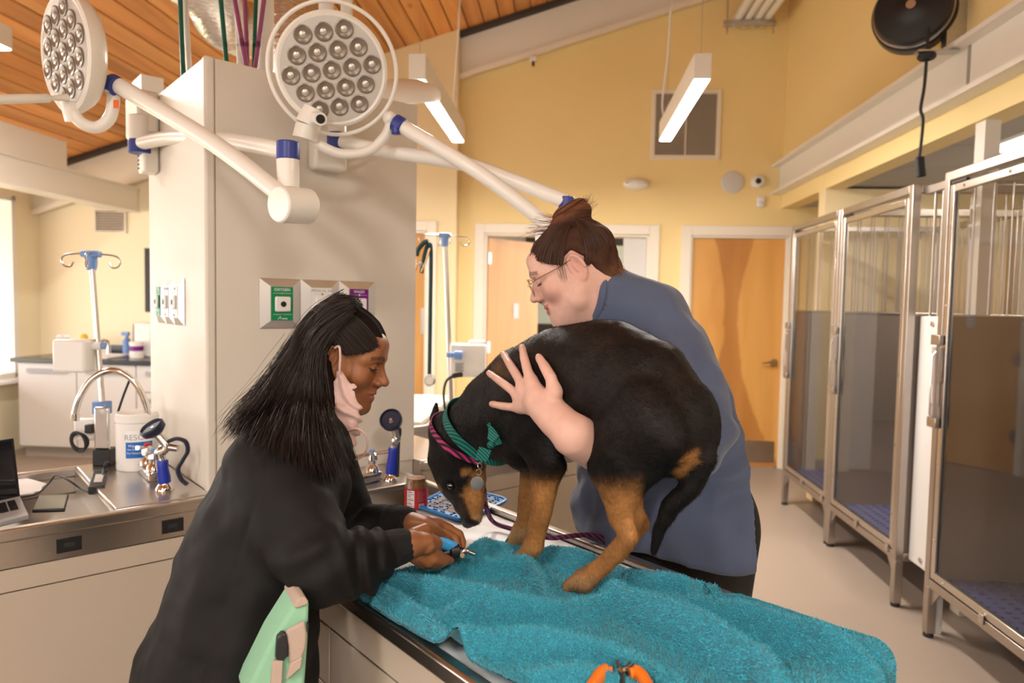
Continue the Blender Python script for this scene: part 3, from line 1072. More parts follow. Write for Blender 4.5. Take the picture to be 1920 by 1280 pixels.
for nm, lb, cat_, x0, x1, yb, d, r, m in (
        ("gas_hose", "green hose left of the white riser above the column", "hose", 338, 345, 142, 2.45, 0.008, "green hose"),
        ("pipe", "thin white riser pipe between two green hoses", "pipe", 347, 358, 135, 2.5, 0.0095, "white plastic"),
        ("gas_hose", "green hose right of the thin white riser", "hose", 414, 430, 123, 2.4, 0.008, "green hose"),
        ("gas_hose", "purple hose leaning left, above the column", "hose", 440, 466, 130, 2.24, 0.0075, "purple hose"),
        ("gas_hose", "purple hose upright among the hose bundle", "hose", 459, 466, 131, 2.36, 0.0075, "purple hose"),
        ("gas_hose", "purple hose leaning right, above the column", "hose", 495, 474, 132, 2.32, 0.0075, "purple hose"),
        ("gas_hose", "dark green hose in the middle of the purple ones", "hose", 480, 474, 131, 2.4, 0.007, "green hose"),
        ("pipe", "white conduit at left of the purple hoses", "pipe", 444, 453, 128, 2.42, 0.010, "white plastic"),
        ("pipe", "white post directly above the round surgical light, left one", "pipe", 612, 612, 165, 2.55, 0.028, "white plastic"),
        ("pipe", "white post directly above the round surgical light, right one", "pipe", 650, 650, 170, 2.62, 0.022, "white plastic"),
        ("pipe", "broad white post rising from the column top", "pipe", 497, 497, 140, 2.5, 0.030, "white plastic")):
    b_ = P(x1, yb, d)
    b_.z = CT - 0.01
    u_ = P(x0, 0, d)
    v_ = (u_ - b_)
    e_ = b_ + v_ * 2.2
    k_ = (top_z(e_) - b_.z) / v_.z
    riser(nm, lb, cat_, [b_, b_ + v_ * 0.5, u_, b_ + v_ * (k_ * 0.975)], r, m)


def duct(label, pts, r):
    pts = catmull(pts, 14)
    mb = MB()
    rs = [r * (1 + 0.03 * (i % 2)) for i in range(len(pts))]
    mb.tube(pts, rs, 28)
    o = mb.build("flexible_duct", "foil duct")
    tag(o, label, "duct")


duct("big silver flexible duct at the ceiling left of the hoses", [P(330, -60, 3.0), P(395, -10, 3.1), P(430, 45, 3.3), P(520, 60, 3.6), P(560, 20, 3.8)], 0.125)
duct("silver flexible duct behind the round surgical light", [P(535, -30, 2.9), P(540, 60, 2.85), P(548, 150, 2.8)], 0.075)
# ------------------------------------------------------------------ kennels (room coordinates)
KS = 1.66          # front plane
KZ0, KZ1, KM = 0.235, 2.09, 1.455
KD = 1.05          # depth


def kennel(label, r0, r1, first, last):
    c = ROOM @ Vector((KS + KD / 2, (r0 + r1) / 2, 0))
    t = thing("kennel", c, label, "kennel", "stainless kennels along the right wall")
    q = 0.04

    def bar(name, *b, m="kennel steel", p=None, bevel=0.003):
        return rbox(*b).build(name, m, p or t, bevel=bevel)

    posts = [(r0, r0 + q), (r1 - q, r1)]
    for a, b in posts:
        bar("front_post", KS, KS + q, a, b, KZ0, KZ1)
        bar("rear_post", KS + KD - q, KS + KD, a, b, KZ0, KZ1)
        for s in (KS, KS + KD - q):
            g = bar("leg", s, s + q, a, b, 0.018, KZ0)
            MB(ROOM).cyl((s + q / 2, (a + b) / 2, 0), (s + q / 2, (a + b) / 2, 0.018), 0.022, n=14).build("foot", "black rubber", g)
        bar("bottom_side_rail", KS + q, KS + KD - q, a, b, KZ0, KZ0 + q)
        bar("top_side_rail", KS + q, KS + KD - q, a, b, KZ1 - q, KZ1)
        sgn = 1 if a == r0 else -1
        e = b if sgn > 0 else a
        MB(ROOM).prism([(0, 0), (0.075 * sgn, 0), (0, -0.09)], lambda u, v, w: (KS + 0.012 + w, e + u, KZ0 + v), 0, 0.006).build("gusset", "kennel steel", t)
    for s in (KS, KS + KD - q):
        bar("bottom_rail", s, s + q, r0 + q, r1 - q, KZ0, KZ0 + q)
        bar("top_rail", s, s + q, r0 + q, r1 - q, KZ1 - q, KZ1)
    bar("kennel_floor", KS + q, KS + KD - q, r0 + q, r1 - q, KZ0 + 0.025, KZ0 + 0.045, m="kennel floor")
    mb = MB(ROOM)
    nx, ny = 16, 18
    for i in range(nx):
        for j in range(ny):
            s = KS + q + 0.03 + (KD - 2 * q - 0.06) * i / (nx - 1)
            r = r0 + q + 0.03 + (r1 - r0 - 2 * q - 0.06) * j / (ny - 1)
            mb.box(s - 0.011, s + 0.011, r - 0.007, r + 0.007, KZ0 + 0.045, KZ0 + 0.052)
    g = mb.build("floor_grip", "kennel floor", t, smooth=0)
    g["kind"] = "stuff"
    # solid lower panels, bars above
    bar("back_panel", KS + KD - 0.03, KS + KD - 0.012, r0 + q, r1 - q, KZ0 + q, KM, m="kennel grey panel", bevel=0)
    for a, b, m in ((r0 + 0.012, r0 + 0.028, "kennel panel"), (r1 - 0.028, r1 - 0.012, "kennel panel")):
        bar("side_panel", KS + q, KS + KD - q, a, b, KZ0 + q, KM, m=m, bevel=0)
        bar("panel_cap", KS + q, KS + KD - q, a - 0.004, b + 0.004, KM, KM + 0.012)
        for i in range(1, 12):
            s = KS + q + (KD - 2 * q) * i / 12
            MB(ROOM).cyl((s, (a + b) / 2, KM), (s, (a + b) / 2, KZ1 - q), 0.0042, n=8).build("side_bar", "kennel steel", t)
    for i in range(1, 11):
        r = r0 + q + (r1 - r0 - 2 * q) * i / 11
        MB(ROOM).cyl((KS + KD - 0.02, r, KM), (KS + KD - 0.02, r, KZ1 - q), 0.0042, n=8).build("back_bar", "kennel steel", t)
    bar("water_bowl_holder", KS + KD - 0.2, KS + KD - 0.035, (r0 + r1) / 2 - 0.12, (r0 + r1) / 2 + 0.14, 0.62, 0.80, m="grey laminate", bevel=0.02)
    # door
    d0, d1, z0, z1 = r0 + q + 0.004, r1 - q - 0.004, KZ0 + q + 0.006, KZ1 - q - 0.02
    w = 0.034
    s0, s1 = KS + 0.002, KS + 0.026
    door = rbox(s0 + 0.010, s0 + 0.015, d0 + w, d1 - w, z0 + w, z1 - w).build("glass_pane", "kennel glass", t)
    for b in ((d0, d0 + w, z0, z1), (d1 - w, d1, z0, z1), (d0 + w, d1 - w, z0, z0 + w), (d0 + w, d1 - w, z1 - w, z1)):
        f = bar("door_frame", s0, s1, *b, m="steel")
        n = 5
        for i in range(n):
            if b[3] - b[2] > 0.5:
                pt = (s0, (b[0] + b[1]) / 2, b[2] + (b[3] - b[2]) * (i + .5) / n)
            elif i % 2 == 0:
                pt = (s0, b[0] + (b[1] - b[0]) * (i + .5) / n, (b[2] + b[3]) / 2)
            else:
                continue
            MB(ROOM).cyl(pt, (pt[0] - 0.003, pt[1], pt[2]), 0.006, n=10).build("rivet", "chrome", f)
    mb = MB(ROOM)
    mb.box(s0 + 0.009, s0 + 0.016, d0 + w - 0.004, d0 + w + 0.003, z0 + w, z1 - w)
    mb.box(s0 + 0.009, s0 + 0.016, d1 - w - 0.003, d1 - w + 0.004, z0 + w, z1 - w)
    mb.box(s0 + 0.009, s0 + 0.016, d0 + w, d1 - w, z0 + w - 0.003, z0 + w + 0.004)
    mb.build("glass_gasket", "black rubber", t)
    # latch at the far side, hinge blocks at the near bottom
    lt = MB(ROOM).prism([(0, 0), (0.075, 0), (0.075, 0.06), (0.055, 0.09), (0.055, 0.17), (0.075, 0.20), (0.075, 0.34), (0.0, 0.34), (0.0, 0.20), (0.018, 0.17), (0.018, 0.09), (0, 0.06)],
                        lambda u, v, x: (KS - 0.012 + x, r1 - 0.065 + u, 0.98 + v), 0, 0.008).build("latch_plate", "clear plastic", t, smooth=0)
    MB(ROOM).tube([(KS - 0.014, r1 - 0.03, 1.0), (KS - 0.03, r1 - 0.03, 1.02), (KS - 0.03, r1 - 0.03, 1.28), (KS - 0.014, r1 - 0.03, 1.30)], 0.004, 8).build("latch_rod", "steel", lt)
    for zz in (0.96, 1.33):
        rbox(KS - 0.02, KS - 0.001, r1 - 0.062, r1 + 0.012, zz, zz + 0.045).build("latch_block", "kennel steel", lt, bevel=0.003)
    for rr in (r0 + 0.07, (r0 + r1) / 2):
        rbox(KS - 0.008, KS - 0.001, rr, rr + 0.03, KZ0 + 0.02, KZ0 + 0.06).build("hinge_block", "steel", t, bevel=0.002)
    rbox(KS + 0.004, KS + 0.02, r1 - 0.16, r1 - 0.05, z1 + 0.004, z1 + 0.014).build("door_stop", "black plastic", t)
    return t


kennel("tall glass fronted kennel furthest from us, next to the door", 4.432, 5.335, True, False)
kennel("tall glass fronted kennel, middle of the three", 3.525, 4.428, False, True)
kennel("tall glass fronted kennel nearest to us at the right edge", 2.33, 3.245, True, True)
# filler between the middle and the nearest kennel
f = thing("filler_panel", ROOM @ Vector((KS + 0.08, 3.385, 0)), "narrow pale filler panel with bars between two kennels", "panel")
rbox(KS + 0.06, KS + 0.075, 3.25, 3.52, 0.25, KM).build("panel_sheet", "grey laminate", f, bevel=0.004)
rbox(KS + 0.05, KS + 0.085, 3.25, 3.52, KZ1 - 0.05, KZ1 - 0.015).build("top_bracket", "kennel steel", f)
for i in range(3):
    MB(ROOM).cyl((KS + 0.068, 3.31 + i * 0.07, KM), (KS + 0.068, 3.31 + i * 0.07, KZ1 - 0.04), 0.0045, n=8).build("bar", "kennel steel", f)
for zz in (0.29, 1.42):
    MB(ROOM).cyl((KS + 0.06, 3.40, zz), (KS + 0.052, 3.40, zz), 0.012, n=14).build("panel_knob", "steel", f)
rbox(KS + 0.06, KS + 0.09, 3.25, 3.29, 0.0, 0.25).build("panel_leg", "grey laminate", f)

# ------------------------------------------------------------------ fittings on the far wall
def wall_pt(px, py, r=FAR):
    return PR(px, py, r)


def grille(label, x0, y0, x1, y1, n, r=FAR, mid=False):
    a, b = wall_pt(x0, y1, r), wall_pt(x1, y0, r)
    t = thing("vent_grille", ROOM @ Vector(((a.x + b.x) / 2, r, a.z)), label, "vent")
    w = (b.x - a.x) * 0.06
    mb = MB(ROOM)
    for bx in ((a.x, a.x + w, a.z, b.z), (b.x - w, b.x, a.z, b.z), (a.x + w, b.x - w, a.z, a.z + w), (a.x + w, b.x - w, b.z - w, b.z)):
        mb.box(bx[0], bx[1], r - 0.018, r - 0.001, bx[2], bx[3])
    mb.build("grille_frame", "trim paint", t, bevel=0.003)
    rbox(a.x + w, b.x - w, r - 0.004, r - 0.0015, a.z + w, b.z - w).build("backing", "dark trim", t)
    for i in range(n):
        z = a.z + w + (b.z - a.z - 2 * w) * (i + 0.5) / n
        h = (b.z - a.z - 2 * w) / n
        MB(ROOM).add([(a.x + w, r - 0.016, z - h * .22), (b.x - w, r - 0.016, z - h * .22), (b.x - w, r - 0.005, z + h * .22), (a.x + w, r - 0.005, z + h * .22),
                      (a.x + w, r - 0.014, z - h * .34), (b.x - w, r - 0.014, z - h * .34), (b.x - w, r - 0.0045, z + h * .12), (a.x + w, r - 0.0045, z + h * .12)],
                     [(0, 1, 2, 3), (7, 6, 5, 4), (0, 4, 5, 1), (2, 6, 7, 3), (1, 5, 6, 2), (0, 3, 7, 4)]).build("slat", "trim paint", t, smooth=0)
    if mid:
        m_ = (a.x + b.x) / 2
        rbox(m_ - 0.006, m_ + 0.006, r - 0.019, r - 0.013, a.z + w, b.z - w).build("mullion", "trim paint", t)


grille("large square return air grille high on the yellow far wall", 1219, 168, 1353, 299, 30, mid=True)
grille("small white vent at far left above the black counter", 178, 392, 238, 437, 8)

p = wall_pt(1192, 346)
t = thing("emergency_light", ROOM @ Vector((p.x, FAR, p.z - 0.05)), "oval white emergency light on the far wall", "light")
MB(ROOM).ball((p.x, FAR - 0.03, p.z), (0.118, 0.05, 0.052), n=24).build("cover", "white plastic", t)
for sx in (-0.085, 0.085):
    MB(ROOM).cyl((p.x + sx, FAR - 0.055, p.z + 0.01), (p.x + sx, FAR - 0.075, p.z + 0.005), 0.012, n=14).build("lamp_eye", "chrome", t)
p = wall_pt(1373, 342)
t = thing("wall_speaker", ROOM @ Vector((p.x, FAR, p.z - 0.1)), "round white speaker disc on the far wall", "speaker")
MB(ROOM).lathe([(0.1, 0.0), (0.1, 0.012), (0.092, 0.022), (0.05, 0.03), (0.001, 0.032)], Matrix.Translation((p.x, FAR - 0.001, p.z)) @ Matrix.Rotation(math.radians(90), 4, 'X'), 40).build("disc", "grey laminate", t)
p = wall_pt(1420, 341)
t = thing("security_camera", ROOM @ Vector((p.x, FAR, p.z - 0.05)), "small white security camera with dark eye on the far wall", "camera")
MB(ROOM).lathe([(0.058, 0.0), (0.058, 0.03), (0.045, 0.05), (0.03, 0.055), (0.001, 0.056)], Matrix.Translation((p.x, FAR - 0.001, p.z)) @ Matrix.Rotation(math.radians(90), 4, 'X'), 32).build("camera_body", "white plastic", t)
MB(ROOM).ball((p.x - 0.004, FAR - 0.05, p.z), (0.03, 0.016, 0.03), n=20).build("camera_eye", "black plastic", t)
p = wall_pt(1425, 379)
t = thing("motion_sensor", ROOM @ Vector((p.x, FAR, p.z - 0.05)), "little white motion sensor below the security camera", "sensor")
rbox(p.x - 0.034, p.x + 0.034, FAR - 0.04, FAR - 0.001, p.z - 0.05, p.z + 0.05).build("sensor_body", "white plastic", t, bevel=0.012)
MB(ROOM).ball((p.x, FAR - 0.04, p.z - 0.012), (0.02, 0.008, 0.018), n=14).build("sensor_lens", "grey laminate", t)
# clip on the sloping rail
p = wall_pt(1000, 112, FAR - 0.09)
t = thing("rail_clip", ROOM @ Vector((p.x, FAR - 0.09, p.z)), "small white and black clip on the sloping rail", "clip")
rbox(p.x - 0.035, p.x + 0.03, FAR - 0.12, FAR - 0.091, p.z - 0.02, p.z + 0.03).build("clip_body", "white plastic", t, bevel=0.005)
rbox(p.x - 0.012, p.x + 0.012, FAR - 0.115, FAR - 0.095, p.z - 0.06, p.z - 0.02).build("clip_end", "black plastic", t)

# pipes with strut at the top of the far wall
rr0 = 6.30
a, b = PR(1357, 44, rr0), PR(1455, 44, rr0)
t = thing("strut_bracket", ROOM @ Vector(((a.x + b.x) / 2, rr0, a.z)), "metal strut bracket carrying white pipes at the top of the far wall", "bracket")
mb = MB(ROOM)
mb.box(a.x, b.x, rr0 - 0.02, rr0 + 0.02, a.z - 0.022, a.z + 0.022)
mb.build("strut", "galvanised", t, bevel=0.003)
for x in (a.x + 0.03, b.x - 0.02):
    MB(ROOM).cyl((x, rr0, a.z - 0.09), (x, rr0, ceil_z(x) - 0.06), 0.006, n=8).build("threaded_rod", "galvanised", t)
for i in range(4):
    x = a.x + 0.13 + i * (b.x - a.x - 0.17) / 3.3
    o = MB(ROOM).tube(catmull([(x, FAR - 0.14, a.z + 0.062), (x, rr0 + 0.02, a.z + 0.062), (x, rr0 - 0.2, a.z + 0.064), (x, 2.0, a.z + 0.066)], 5), 0.038, 16).build("pipe", "white plastic")
    tag(o, ["leftmost", "second from left", "third from left", "rightmost"][i] + " of four white pipes on the strut at the top", "pipe", "white pipes on the strut")

# cord reel on the right wall
def on_right(px, py, s):
    v = CAM_R @ Vector(((px - 960) / FPX, -(py - 640) / FPX, -1))
    v = ROOM.to_3x3().inverted() @ v
    v = v * (s / v.x)
    return Vector((v.x, v.y, v.z + EYE))


c = on_right(1713, 22, SR - 0.22)
t = thing("cord_reel", ROOM @ c, "black retractable cord reel on the upper right wall", "cord reel")
base = on_right(1780, 40, SR - 0.001)
rbox(SR - 0.09, SR - 0.001, c.y - 0.07, c.y - 0.02, c.z - 0.20, c.z + 0.25).build("wall_bracket", "galvanised", t)
RM = Matrix.Translation(c) @ Matrix.Rotation(math.radians(-32), 4, 'Z') @ Matrix.Rotation(math.radians(90), 4, 'X')
R_ = 0.185
MB(ROOM).lathe([(0.02, -0.10), (R_ * .8, -0.10), (R_, -0.085), (R_ * 1.03, -0.07), (R_ * 1.03, 0.0), (R_ * .98, 0.012)], RM, 48).build("reel_drum", "black plastic", t)
MB(ROOM).lathe([(R_ * .97, 0.0), (R_ * .985, 0.02), (R_ * .975, 0.024)], RM, 48).build("reel_band", "plated", t)
MB(ROOM).lathe([(R_ * .94, 0.01), (R_ * .95, 0.04), (R_ * .9, 0.065), (R_ * .5, 0.075), (0.06, 0.078), (0.03, 0.09), (0.001, 0.09)], RM, 48).build("reel_cover", "black plastic", t)
MB(ROOM).cyl(RM @ Vector((0, 0, 0.09)), RM @ Vector((0, 0, 0.11)), 0.022, n=16).build("axle_nut", "plated", t)
gx = on_right(1738, 98, SR - 0.2)
rbox(gx.x - 0.05, SR - 0.06, gx.y - 0.03, gx.y + 0.03, gx.z - 0.004, gx.z + 0.004).build("guide_arm", "galvanised", t)
MB(ROOM).torus((gx.x, gx.y, gx.z - 0.02), 0.024, 0.018, (0, 0, 1), 20, 10).build("guide_stop", "black rubber", t)
pts = catmull([(gx.x, gx.y - 0.0, gx.z + 0.12), (gx.x, gx.y, gx.z), (gx.x - 0.004, gx.y, gx.z - 0.16), (gx.x - 0.016, gx.y, gx.z - 0.27), (gx.x - 0.002, gx.y, gx.z - 0.33), (gx.x - 0.010, gx.y, gx.z - 0.50)], 6)
MB(ROOM).tube(pts, 0.0075, 10).build("power_cord", "black rubber", t)
e = Vector(pts[-1])
MB(ROOM).box(-0.02, 0.02, -0.016, 0.016, -0.10, 0.0, M=Matrix.Translation(e) @ Matrix.Rotation(math.radians(-8), 4, 'Y')).build("socket_end", "black rubber", t, bevel=0.008)
# ------------------------------------------------------------------ far left: base cabinets, counter and what stands on it
CF = FAR - 0.62
cab_s0, cab_w = -4.93, 0.56
for i in range(4):
    s0 = cab_s0 + i * cab_w
    t = thing("base_cabinet", ROOM @ Vector((s0 + cab_w / 2, FAR - 0.3, 0)),
              ["grey base cabinet beside the window wall", "grey base cabinet second from the window wall", "grey drawer cabinet behind the bent tap", "grey base cabinet just left of the column"][i], "cabinet", "grey base cabinets at far left")
    rbox(s0 + 0.002, s0 + cab_w - 0.002, CF + 0.022, FAR - 0.01, 0.1, 0.868).build("carcass", "grey laminate", t)
    rbox(s0 + 0.002, s0 + cab_w - 0.002, CF + 0.07, FAR - 0.02, 0.0, 0.1).build("toe_kick", "base trim", t)
    fr = [(0.11, 0.865)] if i != 2 else [(0.11, 0.62), (0.63, 0.865)]
    for z0, z1 in fr:
        f = rbox(s0 + 0.005, s0 + cab_w - 0.005, CF, CF + 0.02, z0, z1).build("cabinet_door" if z1 - z0 > 0.3 else "drawer", "grey laminate", t, bevel=0.002)
        rbox(s0 + 0.1, s0 + cab_w - 0.08, CF - 0.022, CF - 0.002, z1 - 0.085, z1 - 0.05).build("handle", "text grey", f)
o = rbox(cab_s0 - 0.05, cab_s0 + 4 * cab_w, CF - 0.03, FAR - 0.005, 0.87, 0.91).build("countertop", "black counter", bevel=0.004)
tag(o, "black counter on the grey cabinets at far left", "countertop")
o = rbox(-4.45, cab_s0 + 4 * cab_w, FAR - 0.03, FAR - 0.005, 0.911, 1.0).build("backsplash", "black counter")
tag(o, "low black upstand behind the far left counter", "backsplash")


def on_counter(px, off=0.3):
    v = PR(px, 660, FAR - off)
    return Vector((v.x, FAR - off, 0.911))


c = on_counter(180, 0.37)
t = thing("sink", ROOM @ c, "white sink with low tap on the far left counter", "sink")
mb = MB(ROOM)
mb.box(c.x - 0.24, c.x + 0.24, c.y - 0.19, c.y - 0.16, c.z, c.z + 0.02).box(c.x - 0.24, c.x + 0.24, c.y + 0.16, c.y + 0.19, c.z, c.z + 0.02)
mb.box(c.x - 0.24, c.x - 0.21, c.y - 0.16, c.y + 0.16, c.z, c.z + 0.02).box(c.x + 0.21, c.x + 0.24, c.y - 0.16, c.y + 0.16, c.z, c.z + 0.02)
mb.build("sink_rim", "white plastic", t, bevel=0.006)
rbox(c.x - 0.21, c.x + 0.21, c.y - 0.16, c.y + 0.16, c.z, c.z + 0.004).build("sink_bowl", "plated", t)
MB(ROOM).tube(catmull([(c.x, c.y + 0.17, c.z + 0.02), (c.x, c.y + 0.17, c.z + 0.13), (c.x, c.y + 0.1, c.z + 0.15), (c.x - 0.02, c.y + 0.02, c.z + 0.1)], 5), 0.014, 12).build("tap", "chrome", t)
for k, (px, nm, lb, r, h, m) in enumerate(((238, "spray_bottle", "blue spray bottle left of its twin on the far counter", 0.035, 0.24, "light blue plastic"),
                                           (262, "spray_bottle", "blue spray bottle nearest the column on the far counter", 0.035, 0.25, "light blue plastic"),
                                           (256, "supply_tub", "cream tub with purple band on the far counter", 0.06, 0.13, "white plastic"))):
    c = on_counter(px, 0.16 if k < 2 else 0.36)
    t = thing(nm, ROOM @ c, lb, "bottle" if k < 2 else "tub")
    Mx = Matrix.Translation(c)
    if k < 2:
        MB(ROOM).lathe([(r, 0), (r, h * .6), (r * .4, h * .72), (r * .35, h * .8)], Mx, 20).build("bottle_body", m, t)
        MB(ROOM).box(c.x - 0.05, c.x + 0.025, c.y - 0.014, c.y + 0.014, c.z + h * .8, c.z + h * .95).build("trigger_head", "light blue plastic", t, bevel=0.006)
    else:
        MB(ROOM).lathe([(r, 0), (r, h), (r * 1.04, h), (r * 1.04, h + 0.02), (0.001, h + 0.02)], Mx, 24).build("tub_body", m, t)
        MB(ROOM).lathe([(r * 1.01, h * .5), (r * 1.01, h * .85)], Mx, 24).build("tub_band", "outlet purple", t)
c = on_counter(276, 0.16)
t = thing("towel_dispenser", ROOM @ c, "white dispenser box with black sides beside the column", "dispenser")
rbox(c.x - 0.07, c.x + 0.10, c.y - 0.1, c.y + 0.1, c.z, c.z + 0.32).build("dispenser_body", "white plastic", t, bevel=0.01)
rbox(c.x - 0.075, c.x - 0.0705, c.y - 0.1, c.y + 0.1, c.z + 0.01, c.z + 0.31).build("dispenser_side", "black plastic", t)
c = on_counter(158, 0.2)
t = thing("glass_jar", ROOM @ c, "clear jar with a yellow item by the window end counter", "jar")
MB(ROOM).lathe([(0.05, 0), (0.055, 0.02), (0.055, 0.13), (0.04, 0.15)], Matrix.Translation(c), 24).build("jar_body", "jar glass", t)
MB(ROOM).ball((c.x, c.y, c.z + 0.17), 0.035).build("yellow_ball", "yellow item", t)
# dark slim board on the wall next to the column
p = PR(277, 490, FAR)
o = rbox(p.x - 0.02, p.x + 0.35, FAR - 0.02, FAR - 0.002, 1.33, 1.95).build("notice_board", "text black")
tag(o, "dark board on the far wall, mostly behind the column", "board")
# greenery outside the left window
rng = random.Random(3)
for k, (s, r, zc) in enumerate(((-7.6, 6.3, 1.0), (-8.6, 8.2, 1.6))):
    t = thing("garden_shrub", ROOM @ Vector((s, r, 0)), ["leafy shrub right outside the far left window", "taller shrub further off outside the far left window"][k], "shrub")
    MB(ROOM).tube([(s, r, 0), (s + 0.05, r, zc * .6), (s, r + .05, zc)], [0.05, 0.04, 0.02], 8).build("stem", "dark wood", t)
    mb = MB(ROOM)
    for i in range(700):
        a, b = rng.uniform(0, 6.283), math.acos(rng.uniform(-1, 1))
        rad = rng.uniform(0.55, 1.0)
        q = Vector((s + rad * .8 * math.sin(b) * math.cos(a), r + rad * .8 * math.sin(b) * math.sin(a), zc + rad * .8 * math.cos(b)))
        e1 = Vector((rng.uniform(-1, 1), rng.uniform(-1, 1), rng.uniform(-1, 1))).normalized() * 0.09
        e2 = e1.orthogonal().normalized() * 0.035
        mb.add([q - e1, q + e2, q + e1, q - e2], [(0, 1, 2, 3)])
    f_ = mb.build("foliage", "foliage", t, smooth=0)
    f_["kind"] = "stuff"
struct("ground_outside", rbox(-14, -7.5, -6, 14, -0.12, -0.02), "cream paint", "pale paving outside the window")

# low drawer counter beyond the column
t = thing("drawer_counter", ROOM @ Vector((-1.2, 3.75, 0)), "beige drawer counter behind the drip stand, right of the column", "counter")
s1, r0, r1 = -0.70, 3.3, 4.25
rbox(-1.75, s1 - 0.02, r0, r1, 0.0, 0.87).build("carcass", "cabinet laminate", t)
rbox(-1.77, s1 + 0.01, r0 - 0.01, r1 + 0.01, 0.872, 0.90).build("counter_top", "column laminate", t, bevel=0.004)
for i in range(3):
    for j in range(2):
        f = rbox(s1 - 0.019, s1, r0 + 0.01 + j * 0.475, r0 + 0.475 + j * 0.475, 0.1 + i * 0.255, 0.345 + i * 0.255).build("drawer", "column laminate", t, bevel=0.003)
        rbox(s1 + 0.001, s1 + 0.018, r0 + 0.06 + j * 0.475, r0 + 0.42 + j * 0.475, 0.315 + i * 0.255, 0.33 + i * 0.255).build("handle", "steel", f)


# ------------------------------------------------------------------ drip stands
def hooks(t, c, R, M4=None):
    MB().cyl(c - Z * 0.045, c + Z * 0.012, 0.016, 0.02, n=16).build("hook_hub", "light blue plastic", t, bevel=0.003)
    MB().box(c.x - 0.03, c.x + 0.03, c.y - 0.018, c.y + 0.018, c.z + 0.0, c.z + 0.022).build("hub_cap", "light blue plastic", t, bevel=0.005)
    for k in range(4):
        a = math.radians(20 + 90 * k)
        d = Vector((math.cos(a), math.sin(a), 0))
        pts = [c + d * 0.01 + Z * 0.012, c + d * R * .55 + Z * 0.010, c + d * R * .88 + Z * 0.004, c + d * R - Z * 0.014, c + d * R * .9 - Z * 0.032, c + d * R * .7 - Z * 0.034, c + d * R * .6 - Z * 0.018]
        MB().tube(catmull(pts, 5), 0.0032, 8).build("hook", "steel", t)


tp = P(171, 482, 2.43)
bp_ = PZ(191, 862, 0.902)
t = thing("drip_stand", bp_, "drip stand with light blue hub on the left table", "drip stand")
bp_ = ISL @ Vector(((ISL.inverted() @ bp_).x, 2.70, 0.902))
MB().cyl(bp_ + Z * 0.05, tp, 0.0095, n=16).build("pole", "steel", t)
hooks(t, tp, 0.09)
MB().box(bp_.x - 0.03, bp_.x + 0.03, bp_.y - 0.03, bp_.y + 0.03, bp_.z, bp_.z + 0.055).build("pole_base", "black plastic", t, bevel=0.003)
MB().box(bp_.x - 0.026, bp_.x + 0.026, bp_.y - 0.025, bp_.y - 0.014, bp_.z + 0.055, bp_.z + 0.2).build("base_plate", "plated", t, bevel=0.006)
cl = bp_.lerp(tp, 0.27)
MB().box(cl.x - 0.025, cl.x + 0.025, cl.y - 0.02, cl.y + 0.02, cl.z - 0.022, cl.z + 0.022).build("pole_clamp", "light blue plastic", t, bevel=0.004)
# pump on that stand
c = P(146, 665, 2.38)
t = thing("infusion_pump", c, "white infusion pump clamped to the left drip stand", "pump")
MB().box(c.x - 0.062, c.x + 0.05, c.y - 0.045, c.y + 0.03, c.z - 0.058, c.z + 0.055).build("pump_body", "white plastic", t, bevel=0.01)
MB().box(c.x - 0.0625, c.x - 0.035, c.y - 0.02, c.y + 0.02, c.z + 0.055, c.z + 0.068).build("pump_handle", "white plastic", t, bevel=0.005)
q = P(186, 648, 2.41)
MB().cyl(P(166, 648, 2.39), P(192, 648, 2.39), 0.014, n=16).build("clamp_screw", "white plastic", t)
MB().cyl(P(191, 648, 2.385), P(197, 648, 2.385), 0.012, n=16).build("clamp_knob", "light blue plastic", t)
MB().box(c.x - 0.064, c.x - 0.0621, c.y - 0.03, c.y + 0.0, c.z - 0.02, c.z + 0.0).build("status_tab", "outlet green", t)
# plug cluster with coiled lead
c = P(160, 808, 2.40)
t = thing("power_adapter", c, "white adapter with coiled black lead hanging on the left drip stand", "adapter")
MB().box(c.x - 0.03, c.x + 0.04, c.y - 0.02, c.y + 0.02, c.z - 0.03, c.z + 0.045).build("adapter_body", "white plastic", t, bevel=0.008)
for k in range(3):
    MB().torus(c + Vector((0.0, -0.03 - 0.006 * k, -0.03)), 0.028 + 0.004 * k, 0.004, (0.2 * k, 1, 0.15), 24, 8).build("lead_coil", "black rubber", t)
MB().box(c.x + 0.02, c.x + 0.05, c.y - 0.04, c.y - 0.015, c.z + 0.0, c.z + 0.03).build("plug", "black plastic", t, bevel=0.004)

tp = P(834, 445, 3.36)
bp_ = ISL @ Vector((1.95, 2.715, 0.902))
t = thing("drip_stand", bp_, "drip stand with light blue hub right of the column", "drip stand")
tp2 = Vector((bp_.x, bp_.y, tp.z))
MB().cyl(bp_, tp, 0.0125, n=16).build("pole", "steel", t)
hooks(t, tp, 0.125)
MB().cyl(bp_, bp_ + Z * 0.03, 0.03, n=20).build("pole_base", "black plastic", t)
c = P(878, 672, 3.34)
t = thing("infusion_pump", c, "white infusion pump with blue knob on the right drip stand", "pump")
MB().box(c.x - 0.085, c.x + 0.085, c.y - 0.06, c.y + 0.06, c.z - 0.085, c.z + 0.072).build("pump_body", "white plastic", t, bevel=0.01)
MB().box(c.x + 0.0, c.x + 0.08, c.y + 0.0, c.y + 0.055, c.z + 0.072, c.z + 0.088).build("pump_handle", "white plastic", t, bevel=0.006)
MB().cyl(P(838, 665, 3.25), P(852, 665, 3.25), 0.012, n=14).build("clamp_screw", "light blue plastic", t)
MB().cyl(P(852, 665, 3.25), P(867, 666, 3.25), 0.021, n=18).build("clamp_knob", "light blue plastic", t, bevel=0.003)
